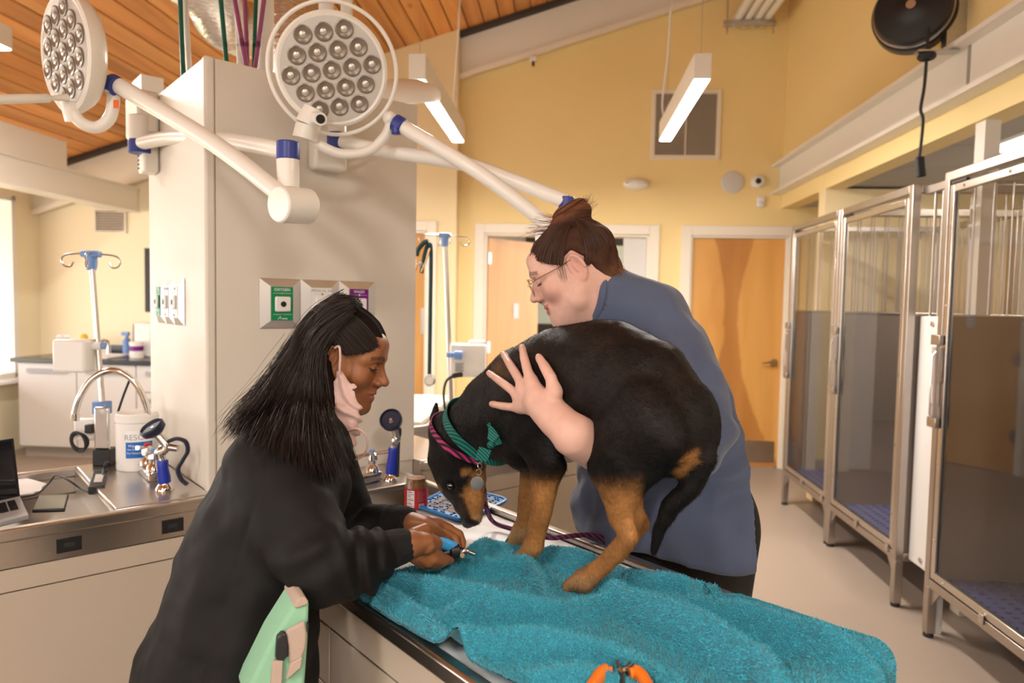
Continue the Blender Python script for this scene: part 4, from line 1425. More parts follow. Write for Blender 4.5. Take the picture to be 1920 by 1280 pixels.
MB().box(c.x - 0.06, c.x - 0.015, c.y - 0.062, c.y - 0.0605, c.z - 0.06, c.z - 0.012).build("rating_label", "grey laminate", t)
for k in range(5):
    MB().box(c.x - 0.056, c.x - 0.02 - 0.004 * (k % 2), c.y - 0.063, c.y - 0.0622, c.z - 0.055 + k * 0.008, c.z - 0.052 + k * 0.008).build("label_print", "text black", t)
MB().tube(catmull([P(866, 702, 3.26), P(850, 705, 3.24), P(836, 716, 3.24), P(832, 745, 3.26), P(838, 790, 3.3)], 5), [0.012] * 6 + [0.006] * 15, 8).build("power_lead", "black rubber", t)

# stethoscope hung on the hook
t = thing("stethoscope", P(800, 470, 3.25), "dark teal stethoscope hanging from the right drip stand", "stethoscope")
mat("teal tube", (0.005, 0.035, 0.04), 0.4)
MB().tube(catmull([P(790, 512, 3.24), P(796, 478, 3.24), P(803, 458, 3.24), P(808, 470, 3.24), P(807, 560, 3.24), P(806, 640, 3.24), P(805, 702, 3.24)], 6), 0.0095, 10).build("tubing", "teal tube", t)
MB().tube(catmull([P(780, 485, 3.24), P(781, 498, 3.24), P(777, 508, 3.24), P(768, 508, 3.24)], 5), 0.004, 8).build("ear_tube", "gold", t)
MB().tube(catmull([P(790, 510, 3.22), P(800, 485, 3.22), P(806, 465, 3.22)], 5), 0.004, 8).build("ear_tube", "gold", t)
MB().tube(catmull([P(781, 480, 3.23), P(784, 468, 3.23), P(795, 455, 3.23), P(803, 452, 3.23)], 5), 0.011, 10).build("yoke_tube", "teal tube", t)
for q in (P(765, 508, 3.24), P(788, 495, 3.22)):
    MB().ball(q, (0.014, 0.010, 0.010)).build("ear_tip", "text grey", t)
Mx = face_matrix(P(805, 713, 3.23), (1, 0, 0), (0, -1, 0.1))
MB().lathe([(0.024, -0.01), (0.029, -0.004), (0.029, 0.004), (0.022, 0.006), (0.02, 0.003), (0.001, 0.003)], Mx, 28).build("chest_piece", "plated", t)


# ------------------------------------------------------------------ on the left table
TZ = 0.8815


def sprayer(label, hb, ht, n1, n2, hc, hn, lever, d, base_z, group="pet wash sprayers"):
    b = P(*hb, d)
    t = thing("wash_sprayer", Vector((b.x, b.y, base_z)), label, "sprayer", group)
    b0 = Vector((b.x, b.y, base_z))
    MB().lathe([(0.026, 0), (0.026, 0.006), (0.021, 0.014), (0.016, 0.02), (0.015, 0.03)], Matrix.Translation(b0), 24).build("mounting_nut", "chrome", t)
    tt = P(*ht, d)
    MB().tube([b0 + Z * 0.022, b0.lerp(tt, 0.3) + Z * 0.012, b0.lerp(tt, 0.75), b0.lerp(tt, 0.95), tt], [0.0175, 0.0185, 0.0155, 0.017, 0.0145], 18).build("grip", "spray blue", t)
    MB().tube(catmull([tt - Z * 0.005, P(*n1, d), P(*n2, d), P(*hc, d)], 5), [0.014] * 4 + [0.016] * 4 + [0.0135] * 8, 16).build("spray_neck", "plated", t)
    hn = Vector(hn).normalized()
    Mh = face_matrix(P(*hc, d), hn.orthogonal(), hn)
    MB().lathe([(0.012, -0.022), (0.026, -0.012), (0.0355, -0.004), (0.0365, 0.012), (0.032, 0.016), (0.029, 0.009), (0.001, 0.008)], Mh, 32).build("spray_head", "navy rubber", t)
    MB().lathe([(0.005, 0.008), (0.005, 0.0105), (0.001, 0.011)], Mh, 14).build("head_screw", "plated", t)
    MB().tube(catmull([P(*q, d) for q in lever], 6), 0.0058, 10, flat=1.6).build("trigger_lever", "navy rubber", t)
    return t


t = sprayer("blue handled wash sprayer on the left table, head turned up", (309, 925), (304, 862), (300, 848), (313, 836), (288, 805), (-0.35, -0.45, 0.8),
            [(318, 826), (332, 822), (348, 828), (352, 845), (343, 862), (334, 880), (340, 898), (351, 908)], 2.05, 0.9025)
MB().cyl(P(318, 838, 2.05), P(334, 840, 2.05), 0.011, n=16).build("valve_stub", "plated", t)
sprayer("blue handled wash sprayer behind the peanut butter jar", (733, 903), (738, 838), (741, 826), (744, 815), (734, 788), (-0.1, -0.85, 0.5),
        [(745, 800), (750, 806), (747, 830), (746, 860), (745, 893)], 2.21, 0.9025)

# bent tap and valve set on the left table
b = P(279, 868, 2.30)
t = thing("gooseneck_tap", Vector((b.x, b.y, 0.9025)), "chrome gooseneck tap arching over the left table", "tap")
pts = [Vector((b.x, b.y, 0.905)), P(279, 800, 2.30), P(271, 750, 2.29), P(247, 710, 2.28), P(210, 694, 2.27), P(174, 709, 2.26), P(151, 742, 2.25), P(141, 772, 2.25), P(140, 786, 2.25)]
MB().tube(catmull(pts, 7), 0.0105, 16).build("spout", "chrome", t)
MB().cyl(P(141, 776, 2.25), P(140, 788, 2.25), 0.0135, n=18).build("aerator", "chrome", t)
MB().lathe([(0.028, 0), (0.028, 0.008), (0.02, 0.02), (0.014, 0.05)], Matrix.Translation((b.x, b.y, 0.9025)), 24).build("tap_base", "chrome", t)


def valve_set(label, c, along, d_red, lever_col):
    along = along.normalized()
    nrm = Vector((-along.y, along.x, 0))
    t = thing("valve_set", c, label, "faucet")
    M = face_matrix(c, along, (0, 0, 1))
    MB(M).box(-0.075, 0.075, -0.025, 0.025, 0, 0.032).build("valve_base", "chrome", t, bevel=0.006)
    for k, sx in enumerate((-0.05, 0.05)):
        v = MB(M).lathe([(0.024, 0.03), (0.021, 0.045), (0.012, 0.055), (0.012, 0.065), (0.019, 0.07), (0.017, 0.085), (0.010, 0.092)], Matrix.Translation((sx, 0, 0)), 20).build("valve", "chrome", t)
        MB(M).cyl((sx, 0, 0.092), (sx, 0, 0.100), 0.010, n=14).build("index_cap", ("red cap", "light blue plastic")[k], v)
        MB(M).tube([(sx, 0, 0.088), (sx + 0.03, -0.02, 0.092), (sx + 0.062, -0.04, 0.100)], [0.005, 0.006, 0.007], 10).build("valve_lever", "chrome", v)
    return t


valve_set("chrome valve set with red and blue caps at the left table tap", Vector((PZ(283, 893, 0.9025).x, PZ(283, 893, 0.9025).y, 0.9025)), (PZ(296, 905, .9) - PZ(270, 880, .9)), True, None)
vs_ = PZ(672, 906, 0.9025)
valve_set("chrome valve set with blue cap beside the dark haired person's arm", vs_, (PZ(700, 903, .9) - PZ(645, 914, .9)), True, None)

# wipes tub
b = PZ(258, 876, 0.9025)
t = thing("wipes_tub", b, "white wipes tub with blue RESCUE label beside the column", "tub")
r, h = 0.064, 0.19
MB().lathe([(r * .96, 0), (r, 0.006), (r, h * .83), (r * .97, h * .84)], Matrix.Translation(b), 40).build("tub_body", "white plastic", t)
MB().lathe([(r * 1.04, h * .845), (r * 1.04, h * .95), (r * .99, h * .965), (r * .97, h), (0.001, h)], Matrix.Translation(b), 40).build("tub_lid", "white plastic", t)


def wrap(mb, c, r, a0, a1, z0, z1, n=14):
    vs, fs = [], []
    for i in range(n + 1):
        a = a0 + (a1 - a0) * i / n
        for z in (z0, z1):
            vs.append((c.x + r * math.cos(a), c.y + r * math.sin(a), c.z + z))
    for i in range(n):
        fs.append((2 * i, 2 * i + 2, 2 * i + 3, 2 * i + 1))
    return mb.add(vs, fs)


av = math.atan2(-b.y, -b.x)
lab = wrap(MB(), b, r + 0.0006, av - 0.55, av + 0.75, 0.045, 0.098).build("label", "label blue", t)
wrap(MB(), b, r + 0.0004, av - 0.55, av + 0.75, 0.098, 0.135).build("label_top", "text white", t)


def wrap_text(name, s, size, c, r, ang, z, material, parent):
    """lettering bent around a tub; ang = direction of the text centre"""
    o = text_mesh(name, s, size, Matrix.Identity(4), material, parent)
    for v in o.data.vertices:
        a = ang + v.co.x / r
        rr = r + v.co.z + 0.0006
        v.co = Vector((c.x + rr * math.cos(a), c.y + rr * math.sin(a), c.z + z + v.co.y))
    return o


wrap_text("lettering", "RESCUE", 0.026, b, r + 0.0006, av + 0.08, 0.113, "text grey", lab)
wrap_text("lettering", "Wipes", 0.011, b, r + 0.0008, av - 0.2, 0.086, "text white", lab)
wrap_text("lettering", "One Step Disinfectant", 0.0075, b, r + 0.0008, av + 0.05, 0.074, "text white", lab)
wrap_text("lettering", "For Hospital Use", 0.009, b, r + 0.0008, av, 0.062, "text white", lab)
MB().tube(catmull([P(243, 712, 2.40), P(232, 740, 2.42), P(222, 770, 2.42), P(217, 790, 2.40), P(226, 800, 2.36)], 6), 0.004, 8).build("hanging_cord", "black rubber", t)


def slab(name, label, cat, corners, z, h, m, bevel=0.003):
    """flat thing given by its four corner pixels on a level surface"""
    ps = [PZ(x, y, z) for x, y in corners]
    c = sum(ps, Vector()) / 4
    t = thing(name, Vector((c.x, c.y, z)), label, cat)
    vs = [tuple(p) for p in ps] + [(p.x, p.y, p.z + h) for p in ps]
    o = MB().add(vs, [(3, 2, 1, 0), (4, 5, 6, 7), (0, 1, 5, 4), (1, 2, 6, 5), (2, 3, 7, 6), (3, 0, 4, 7)])
    return t, o, ps


# phone, charger, papers, laptop
t, o, ps = slab("smartphone", "black smartphone lying on the left table", "phone", [(60, 962), (122, 960), (129, 932), (74, 934)], TZ, 0.010, "black plastic")
o.build("phone_body", "black plastic", t, bevel=0.003)
c = sum(ps, Vector()) / 4
MB().add([tuple(c + (p - c) * 0.9 + Z * 0.0104) for p in ps], [(0, 1, 2, 3)]).build("phone_screen", "phone glass", t)
t, o, ps = slab("laptop_charger", "black laptop charger brick on the left table", "charger", [(165, 928), (197, 927), (205, 896), (174, 897)], TZ, 0.026, "black plastic")
o.build("charger_brick", "black plastic", t, bevel=0.004)
c = sum(ps, Vector()) / 4
MB().add([tuple(c + (p - c) * 0.5 + Z * 0.0264) for p in ps], [(0, 1, 2, 3)]).build("rating_label", "grey laminate", t)
q0 = PZ(166, 922, TZ + 0.01)
MB().tube(catmull([q0, PZ(150, 915, TZ + 0.004), PZ(128, 900, TZ + 0.03), PZ(105, 891, TZ + 0.03), PZ(92, 905, TZ + 0.005), PZ(70, 925, TZ + 0.004), PZ(38, 932, TZ + 0.004)], 6), 0.0028, 8).build("output_cable", "black rubber", t)
MB().tube(catmull([PZ(192, 897, TZ + 0.02), PZ(195, 880, TZ + 0.03), PZ(199, 868, TZ + 0.05), PZ(207, 866, TZ + 0.03), ISL @ Vector(((ISL.inverted() @ PZ(209, 863, TZ)).x, 2.735, 0.909)), ISL @ Vector(((ISL.inverted() @ PZ(209, 863, TZ)).x, 2.76, 0.86))], 6), 0.005, 8).build("mains_cable", "black rubber", t)
t, o, ps = slab("paper_stack", "loose white papers behind the laptop", "paper", [(26, 930), (62, 926), (88, 908), (30, 892)], TZ, 0.003, "paper")
o.build("lower_sheets", "paper", t)
c = sum(ps, Vector()) / 4
MB().add([tuple(c + Matrix.Rotation(0.25, 3, 'Z') @ (p - c) * 0.9 + Z * (0.0035 + 0.006 * (i == 3))) for i, p in enumerate(ps)], [(0, 1, 2, 3)]).build("top_sheet", "paper", t)
hR, fR, fL = PZ(38, 938, TZ), PZ(55, 974, TZ), PZ(-60, 1004, TZ)
wv = (fL - fR).normalized() * 0.31
dv = fR - hR
t = thing("laptop", (hR + fR) / 2 + wv / 2, "open black laptop at the left edge of the picture", "laptop")
vs = [hR, fR, fR + wv, hR + wv]
MB().add([tuple(p) for p in vs] + [tuple(p + Z * 0.014) for p in vs], [(3, 2, 1, 0), (4, 5, 6, 7), (0, 1, 5, 4), (1, 2, 6, 5), (2, 3, 7, 6), (3, 0, 4, 7)]).build("laptop_base", "text grey", t, bevel=0.003)
for i in range(5):
    for j in range(11):
        a = hR + dv * (0.16 + 0.10 * i) + wv * (0.06 + 0.08 * j) + Z * 0.0142
        e1, e2 = dv * 0.08, wv * 0.066
        MB().add([tuple(a), tuple(a + e1), tuple(a + e1 + e2), tuple(a + e2)] + [tuple(x + Z * 0.0015) for x in (a, a + e1, a + e1 + e2, a + e2)],
                 [(4, 5, 6, 7), (0, 1, 5, 4), (1, 2, 6, 5), (2, 3, 7, 6), (3, 0, 4, 7)]).build("key", "black plastic", t, smooth=0)
top = P(22, 821, hR.y - 0.01) - hR
top = Vector((top.x * .6, top.y, top.z))
vs = [hR + Z * .012, hR + wv + Z * .012, hR + wv + top, hR + top]
th = -dv.normalized() * 0.006
MB().add([tuple(p) for p in vs] + [tuple(p + th) for p in vs], [(3, 2, 1, 0), (4, 5, 6, 7), (0, 1, 5, 4), (1, 2, 6, 5), (2, 3, 7, 6), (3, 0, 4, 7)]).build("laptop_lid", "black plastic", t, bevel=0.002)
c = sum(vs, Vector()) / 4
MB().add([tuple(c + (p - c) * 0.95 - th * 0.1) for p in vs], [(0, 1, 2, 3)]).build("laptop_screen", "screen", t)

# ------------------------------------------------------------------ on the treatment table
T1I = T1.inverted()
PZT = 0.8815
# white pad under the towel
t = thing("table_pad", T1 @ Vector((0.95, 0.33, PZT)), "white absorbent pad covering the treatment table under the towel", "pad")
mb = MB(T1)
nx, ny = 30, 12
vs, fs = [], []
rng = random.Random(5)
for i in range(nx + 1):
    for j in range(ny + 1):
        x, y = 0.46 + (1.14) * i / nx, 0.035 + (W1 - 0.068) * j / ny
        vs.append((x, y, PZT + 0.002 + 0.003 * (math.sin(x * 17 + y * 9) * 0.5 + 0.5) * (0.3 + 0.7 * math.sin(y * 5) ** 2)))
for i in range(nx):
    for j in range(ny):
        a = i * (ny + 1) + j
        fs.append((a, a + ny + 1, a + ny + 2, a + 1))
mb.add(vs, fs).build("pad_sheet", "paper", t, smooth=180)
MB(T1).add([(1.02, 0.515, PZT + 0.0062), (1.14, 0.515, PZT + 0.0062), (1.17, 0.56, PZT + 0.0062), (1.06, 0.56, PZT + 0.0062)], [(0, 1, 2, 3)]).build("printed_corner", "purple cloth", t)

# peanut butter jar
b = PZ(780, 953, 0.8815)
t = thing("peanut_butter_jar", b, "open peanut butter jar with red label on the treatment table", "jar")
r, h = 0.033, 0.098
MB().lathe([(r * .93, 0), (r, 0.006), (r, h * .74), (r * .86, h * .84), (r * .84, h), (r * .80, h), (r * .82, h * .84), (r * .94, h * .7), (r * .94, 0.008), (0.001, 0.006)], Matrix.Translation(b), 36).build("jar_body", "jar glass", t)
MB().lathe([(r * .9, 0.008), (r * .92, h * .72), (r * .81, h * .83), (r * .79, h * .93), (r * .55, h * .9), (0.001, h * .84)], Matrix.Translation(b), 32).build("peanut_butter", "peanut butter", t)
for k, zz in enumerate((h * .86, h * .92)):
    MB().torus(b + Z * zz, r * .86, 0.0012, (0, 0, 1), 36, 6).build("jar_thread", "jar glass", t)
av = math.atan2(-b.y, -b.x)
lab = wrap(MB(), b, r + 0.0005, av - 2.4, av + 2.4, 0.008, h * .66, 40).build("label", "red label", t)
wrap(MB(), b, r + 0.0009, av - 0.85, av - 0.15, 0.012, h * .62).build("nutrition_panel", "text white", lab)
for k in range(9):
    wrap(MB(), b, r + 0.0012, av - 0.8, av - 0.22 - 0.12 * (k % 3), 0.016 + k * 0.0055, 0.0175 + k * 0.0055 + 0.0008 * (k % 2)).build("nutrition_print", "text black", lab)
for k in range(6):
    wrap(MB(), b, r + 0.0009, av + 0.12, av + 0.75 - 0.08 * (k % 3), 0.03 + k * 0.005, 0.0315 + k * 0.005).build("small_print", "pb smear", lab)
wrap(MB(), b, r + 0.0009, av + 0.25, av + 0.75, 0.011, 0.022).build("barcode_patch", "text white", lab)
for k in range(7):
    wrap(MB(), b, r + 0.0012, av + 0.28 + k * 0.065, av + 0.31 + k * 0.065, 0.012, 0.021, 2).build("barcode_bar", "text black", lab)

# blue lick mat smeared with peanut butter
cs = [PZ(x, y, 0.886) for x, y in ((779, 953), (868, 982), (955, 941), (850, 915))]
c = sum(cs, Vector()) / 4
t = thing("lick_mat", Vector((c.x, c.y, 0.886)), "blue lick mat smeared with peanut butter under the dog's nose", "lick mat")


def mat_pt(u, v):
    return (cs[0] * (1 - u) + cs[1] * u) * (1 - v) + (cs[3] * (1 - u) + cs[2] * u) * v


rim = []
for k in range(40):
    a = 2 * math.pi * k / 40
    cu, su = math.cos(a), math.sin(a)
    u = 0.5 + 0.5 * math.copysign(abs(cu) ** 0.25, cu)
    v = 0.5 + 0.5 * math.copysign(abs(su) ** 0.25, su)
    rim.append(mat_pt(u, v) + Z * 0.008)
MB().tube(rim + [rim[0]], 0.0055, 8, cap=False).build("mat_rim", "mat blue", t)
MB().add([tuple(p) for p in rim], [tuple(range(40))]).build("mat_base", "mat blue", t, smooth=0)
mb = MB()
sm = MB()
rng = random.Random(8)
for i in range(1, 20):
    for j in range(1, 16):
        p = mat_pt(i / 20, j / 16) + Z * 0.008
        if rng.random() < 0.45:
            mb.box(p.x - 0.003, p.x + 0.003, p.y - 0.003, p.y + 0.003, p.z, p.z + 0.004)
n = 40
vs, fs = [], []
for i in range(n + 1):
    for j in range(n + 1):
        u, v = 0.06 + 0.88 * i / n, 0.06 + 0.88 * j / n
        e = max(abs(u - .5), abs(v - .5)) * 2
        hgt = 0.0095 + 0.0022 * math.sin(u * 61 + math.sin(v * 37) * 2) * math.sin(v * 53 + math.sin(u * 29) * 2) - 0.006 * max(0, e - 0.72) / 0.2
        vs.append(tuple(mat_pt(u, v) + Z * hgt))
for i in range(n):
    for j in range(n):
        a = i * (n + 1) + j
        fs.append((a, a + n + 1, a + n + 2, a + 1))
sm.add(vs, fs).build("peanut_smear", "pb smear", t, smooth=180)
g = mb.build("mat_nubs", "mat blue", t, smooth=0)
g["kind"] = "stuff"
# crumb
o = MB().ball(PZ(824, 983, 0.889), 0.003, n=8).build("kibble_crumb", "text black")
tag(o, "tiny dark crumb on the white pad", "crumb")
# ------------------------------------------------------------------ smooth solid modelling on a distance grid (for bodies and cloth)
F32 = np.float32


class Field:
    def __init__(self, lo, hi, h):
        self.lo = np.array(lo, float)
        self.h = h
        self.n = np.ceil((np.array(hi, float) - self.lo) / h).astype(int) + 1
        self.D = np.full(self.n, 0.5, F32)

    def region(self, lo, hi):
        a = np.maximum(np.floor((np.array(lo) - self.lo) / self.h).astype(int), 0)
        b = np.minimum(np.ceil((np.array(hi) - self.lo) / self.h).astype(int) + 1, self.n)
        if np.any(b <= a):
            return None
        sl = tuple(slice(a[i], b[i]) for i in range(3))
        ax = [(self.lo[i] + self.h * np.arange(a[i], b[i])).astype(F32) for i in range(3)]
        return sl, ax[0][:, None, None], ax[1][None, :, None], ax[2][None, None, :]

    def blend(self, sl, d, k, cut=False):
        A = self.D[sl]
        if cut:
            d = -d
            if k > 0:
                hh = np.maximum(k - np.abs(A - d), 0) / k
                self.D[sl] = np.maximum(A, d) + hh * hh * k * 0.25
            else:
                self.D[sl] = np.maximum(A, d)
        elif k > 0:
            hh = np.maximum(k - np.abs(A - d), 0) / k
            self.D[sl] = np.minimum(A, d) - hh * hh * k * 0.25
        else:
            self.D[sl] = np.minimum(A, d)

    def chain(self, pts, rad, k=0.0, cut=False):
        """tapered round limb through points"""
        pts = [np.array(p, float) for p in pts]
        rad = list(rad) if hasattr(rad, '__len__') else [rad] * len(pts)
        m = max(rad) + k + 3 * self.h
        reg = self.region(np.min(pts, 0) - m, np.max(pts, 0) + m)
        if reg is None:
            return
        sl, X, Y, Zz = reg
        d = None
        for i in range(len(pts) - 1):
            a, b = pts[i], pts[i + 1]
            ba = b - a
            L = max(ba @ ba, 1e-9)
            px, py, pz = X - a[0], Y - a[1], Zz - a[2]
            t = np.clip((px * ba[0] + py * ba[1] + pz * ba[2]) / L, 0, 1)
            dd = np.sqrt((px - t * ba[0]) ** 2 + (py - t * ba[1]) ** 2 + (pz - t * ba[2]) ** 2) - (rad[i] + (rad[i + 1] - rad[i]) * t)
            d = dd if d is None else np.minimum(d, dd)
        self.blend(sl, d.astype(F32), k, cut)

    def loft(self, pts, ra, rb, A, k=0.0, cut=False):
        """limb of elliptical section: half-width ra along A, rb across"""
        pts = [np.array(p, float) for p in pts]
        n = len(pts)
        ra = list(ra) if hasattr(ra, '__len__') else [ra] * n
        rb = list(rb) if hasattr(rb, '__len__') else [rb] * n
        A = np.array(A, float)
        m = max(max(ra), max(rb)) + k + 3 * self.h
        reg = self.region(np.min(pts, 0) - m, np.max(pts, 0) + m)
        if reg is None:
            return
        sl, X, Y, Zz = reg
        d = None
        for i in range(n - 1):
            a, b = pts[i], pts[i + 1]
            ba = b - a
            L = math.sqrt(max(ba @ ba, 1e-9))
            T = ba / L
            u = A - T * (A @ T)
            u = u / np.linalg.norm(u)
            w = np.cross(T, u)
            px, py, pz = X - a[0], Y - a[1], Zz - a[2]
            s = px * T[0] + py * T[1] + pz * T[2]
            t = np.clip(s / L, 0, 1)
            rA = ra[i] + (ra[i + 1] - ra[i]) * t
            rB = rb[i] + (rb[i + 1] - rb[i]) * t
            e = s - t * L
            qa = (px * u[0] + py * u[1] + pz * u[2])
            qb = (px * w[0] + py * w[1] + pz * w[2])
            mn = np.minimum(rA, rB)
            k0 = np.sqrt((qa / rA) ** 2 + (qb / rB) ** 2 + (e / mn) ** 2)
            k1 = np.sqrt((qa / rA ** 2) ** 2 + (qb / rB ** 2) ** 2 + (e / mn ** 2) ** 2) + 1e-6
            dd = k0 * (k0 - 1) / k1
            d = dd if d is None else np.minimum(d, dd)
        self.blend(sl, d.astype(F32), k, cut)

    def ell(self, c, r, R=None, k=0.0, cut=False):
        c = np.array(c, float)
        r = np.array(r if hasattr(r, '__len__') else (r, r, r), float)
        R = np.eye(3) if R is None else np.array(R, float)
        m = r.max() + k + 3 * self.h
        reg = self.region(c - m, c + m)
        if reg is None:
            return
        sl, X, Y, Zz = reg
        px, py, pz = X - c[0], Y - c[1], Zz - c[2]
        q = [px * R[0, i] + py * R[1, i] + pz * R[2, i] for i in range(3)]
        k0 = np.sqrt((q[0] / r[0]) ** 2 + (q[1] / r[1]) ** 2 + (q[2] / r[2]) ** 2)
        k1 = np.sqrt((q[0] / r[0] ** 2) ** 2 + (q[1] / r[1] ** 2) ** 2 + (q[2] / r[2] ** 2) ** 2) + 1e-6
        self.blend(sl, (k0 * (k0 - 1) / k1).astype(F32), k, cut)

    def warp(self, fn):
        """add a small relief fn(x, y, z) to the distance near the surface"""
        idx = np.argwhere(np.abs(self.D) < 0.03)
        p = self.lo + idx * self.h
        self.D[idx[:, 0], idx[:, 1], idx[:, 2]] += fn(p).astype(F32)

    def sample(self, p):
        q = (np.asarray(p) - self.lo) / self.h
        i = np.clip(np.floor(q).astype(int), 0, self.n - 2)
        f = np.clip(q - i, 0, 1)
        v = 0
        for dx in (0, 1):
            for dy in (0, 1):
                for dz in (0, 1):
                    w = (f[..., 0] if dx else 1 - f[..., 0]) * (f[..., 1] if dy else 1 - f[..., 1]) * (f[..., 2] if dz else 1 - f[..., 2])
                    v = v + w * self.D[i[..., 0] + dx, i[..., 1] + dy, i[..., 2] + dz]
        return v

    def surf(self, px, py, d0=0.8, d1=2.2, lift=0.0):
        """nearest surface point seen at a pixel, lifted off it towards us"""
        ds = np.arange(d0, d1, self.h * 0.5)
        e = np.array(P(px, py, 1.0)) - np.array((0, 0, EYE))
        pts = np.array((0, 0, EYE)) + ds[:, None] * e[None]
        v = self.sample(pts)
        ins = np.argwhere(v < lift)
        j = ins[0, 0] if len(ins) else int(np.argmin(v))
        return Vector(pts[j])

    def mesh(self, smooth=2):
        D = self.D
        S = (D < 0)
        cnt = np.zeros(tuple(np.array(D.shape) - 1), np.uint8)
        for dx in (0, 1):
            for dy in (0, 1):
                for dz in (0, 1):
                    cnt += S[dx:D.shape[0] - 1 + dx, dy:D.shape[1] - 1 + dy, dz:D.shape[2] - 1 + dz]
        act = (cnt > 0) & (cnt < 8)
        cells = np.argwhere(act)
        idx = np.full(act.shape, -1, np.int32)
        idx[act] = np.arange(len(cells))
        corners = [(0, 0, 0), (1, 0, 0), (0, 1, 0), (1, 1, 0), (0, 0, 1), (1, 0, 1), (0, 1, 1), (1, 1, 1)]
        vals = np.stack([D[cells[:, 0] + c[0], cells[:, 1] + c[1], cells[:, 2] + c[2]] for c in corners], 1)
        acc = np.zeros((len(cells), 3))
        num = np.zeros(len(cells))
        for a in range(8):
            for b in range(a + 1, 8):
                ca, cb = np.array(corners[a]), np.array(corners[b])
                if np.abs(ca - cb).sum() != 1:
                    continue
                va, vb = vals[:, a], vals[:, b]
                m = (va < 0) != (vb < 0)
                t = np.where(m, va / np.where(m, va - vb, 1), 0)
                acc += np.where(m[:, None], ca + t[:, None] * (cb - ca), 0)
                num += m
        V = self.lo + (cells + acc / num[:, None]) * self.h
        quads = []
        for ax in range(3):
            o1, o2 = (ax + 1) % 3, (ax + 2) % 3
            s0 = [slice(None)] * 3
            s1 = [slice(None)] * 3
            s0[ax] = slice(0, -1)
            s1[ax] = slice(1, None)
            a, b = S[tuple(s0)], S[tuple(s1)]
            e = np.argwhere(a != b)
            e = e[(e[:, o1] > 0) & (e[:, o2] > 0) & (e[:, o1] < D.shape[o1] - 1) & (e[:, o2] < D.shape[o2] - 1)]
            fl = a[e[:, 0], e[:, 1], e[:, 2]]
            def cell(d1, d2):
                q = e.copy()
                q[:, o1] -= d1
                q[:, o2] -= d2
                return idx[q[:, 0], q[:, 1], q[:, 2]]
            Q = np.stack([cell(1, 1), cell(0, 1), cell(0, 0), cell(1, 0)], 1)
            Q[~fl] = Q[~fl][:, ::-1]
            quads.append(Q)
        Q = np.concatenate(quads)
        Q = Q[(Q >= 0).all(1)]
        for _ in range(smooth):
            s = np.zeros_like(V)
            c = np.zeros(len(V))
            for i in range(4):
                a, b = Q[:, i], Q[:, (i + 1) % 4]
                for ax in range(3):
                    s[:, ax] += np.bincount(a, V[b, ax], len(V)) + np.bincount(b, V[a, ax], len(V))
                c += np.bincount(a, minlength=len(V)) + np.bincount(b, minlength=len(V))
            V = V * 0.4 + 0.6 * s / np.maximum(c, 1)[:, None]
        self.V, self.Q = V, Q
        return V, Q

    def build(self, name, material, parent=None, smooth=2, tint=None):
        V, Q = self.mesh(smooth)
        return np_mesh(name, V, Q, material, parent, tint)


def np_mesh(name, V, Q, material, parent=None, tint=None, shade=True):
    me = bpy.data.meshes.new(name)
    n, f, w = len(V), len(Q), Q.shape[1]
    me.vertices.add(n)
    me.vertices.foreach_set("co", np.asarray(V, F32).ravel())
    me.loops.add(f * w)
    me.loops.foreach_set("vertex_index", np.asarray(Q, np.int32).ravel())
    me.polygons.add(f)
    me.polygons.foreach_set("loop_start", np.arange(0, f * w, w, dtype=np.int32))
    me.update(calc_edges=True)
    me.materials.append(MATS[material])
    if tint is not None:
        ca = me.color_attributes.new("tint", 'FLOAT_COLOR', 'POINT')
        col = tint(np.asarray(V)) if callable(tint) else np.asarray(tint)
        rgba = np.ones((n, 4), F32)
        rgba[:, :3] = col
        ca.data.foreach_set("color", rgba.ravel())
    return link_mesh(name, me, parent, 180 if shade else 0)


def project(V):
    """photo pixel of world points"""
    R = np.array(CAM_R)
    q = (V - np.array((0, 0, EYE))) @ R
    return 960 + FPX * q[:, 0] / -q[:, 2], 640 - FPX * q[:, 1] / -q[:, 2]


def sstep(x, a, b):
    t = np.clip((x - a) / (b - a), 0, 1)
    return t * t * (3 - 2 * t)


def in_poly(x, y, poly, soft):
    """soft mask, 1 inside a convex-ish polygon"""
    n = len(poly)
    inside = np.zeros(len(x), bool)
    dmin = np.full(len(x), 1e9)
    for i in range(n):
        x0, y0 = poly[i]
        x1, y1 = poly[(i + 1) % n]
        c = ((y0 > y) != (y1 > y)) & (x < (x1 - x0) * (y - y0) / ((y1 - y0) if y1 != y0 else 1e-9) + x0)
        inside ^= c
        ex, ey = x1 - x0, y1 - y0
        t = np.clip(((x - x0) * ex + (y - y0) * ey) / (ex * ex + ey * ey), 0, 1)
        dmin = np.minimum(dmin, np.hypot(x - x0 - t * ex, y - y0 - t * ey))
    sd = np.where(inside, dmin, -dmin)
    return sstep(sd, -soft, soft)


def vnoise(p, scale, seed=0):
    """cheap smooth value noise in [-1, 1]"""
    q = np.asarray(p) * scale + seed * 17.3
    i = np.floor(q).astype(np.int64)
    f = q - i
    f = f * f * (3 - 2 * f)
    out = 0
    for dx in (0, 1):
        for dy in (0, 1):
            for dz in (0, 1):
                n = (i[:, 0] + dx) * 374761393 + (i[:, 1] + dy) * 668265263 + (i[:, 2] + dz) * 1274126177
                n = (n ^ (n >> 13)) * 1103515245
                n = ((n ^ (n >> 16)) & 0xffff) / 32767.5 - 1
                w = (f[:, 0] if dx else 1 - f[:, 0]) * (f[:, 1] if dy else 1 - f[:, 1]) * (f[:, 2] if dz else 1 - f[:, 2])
                out = out + w * n
    return out


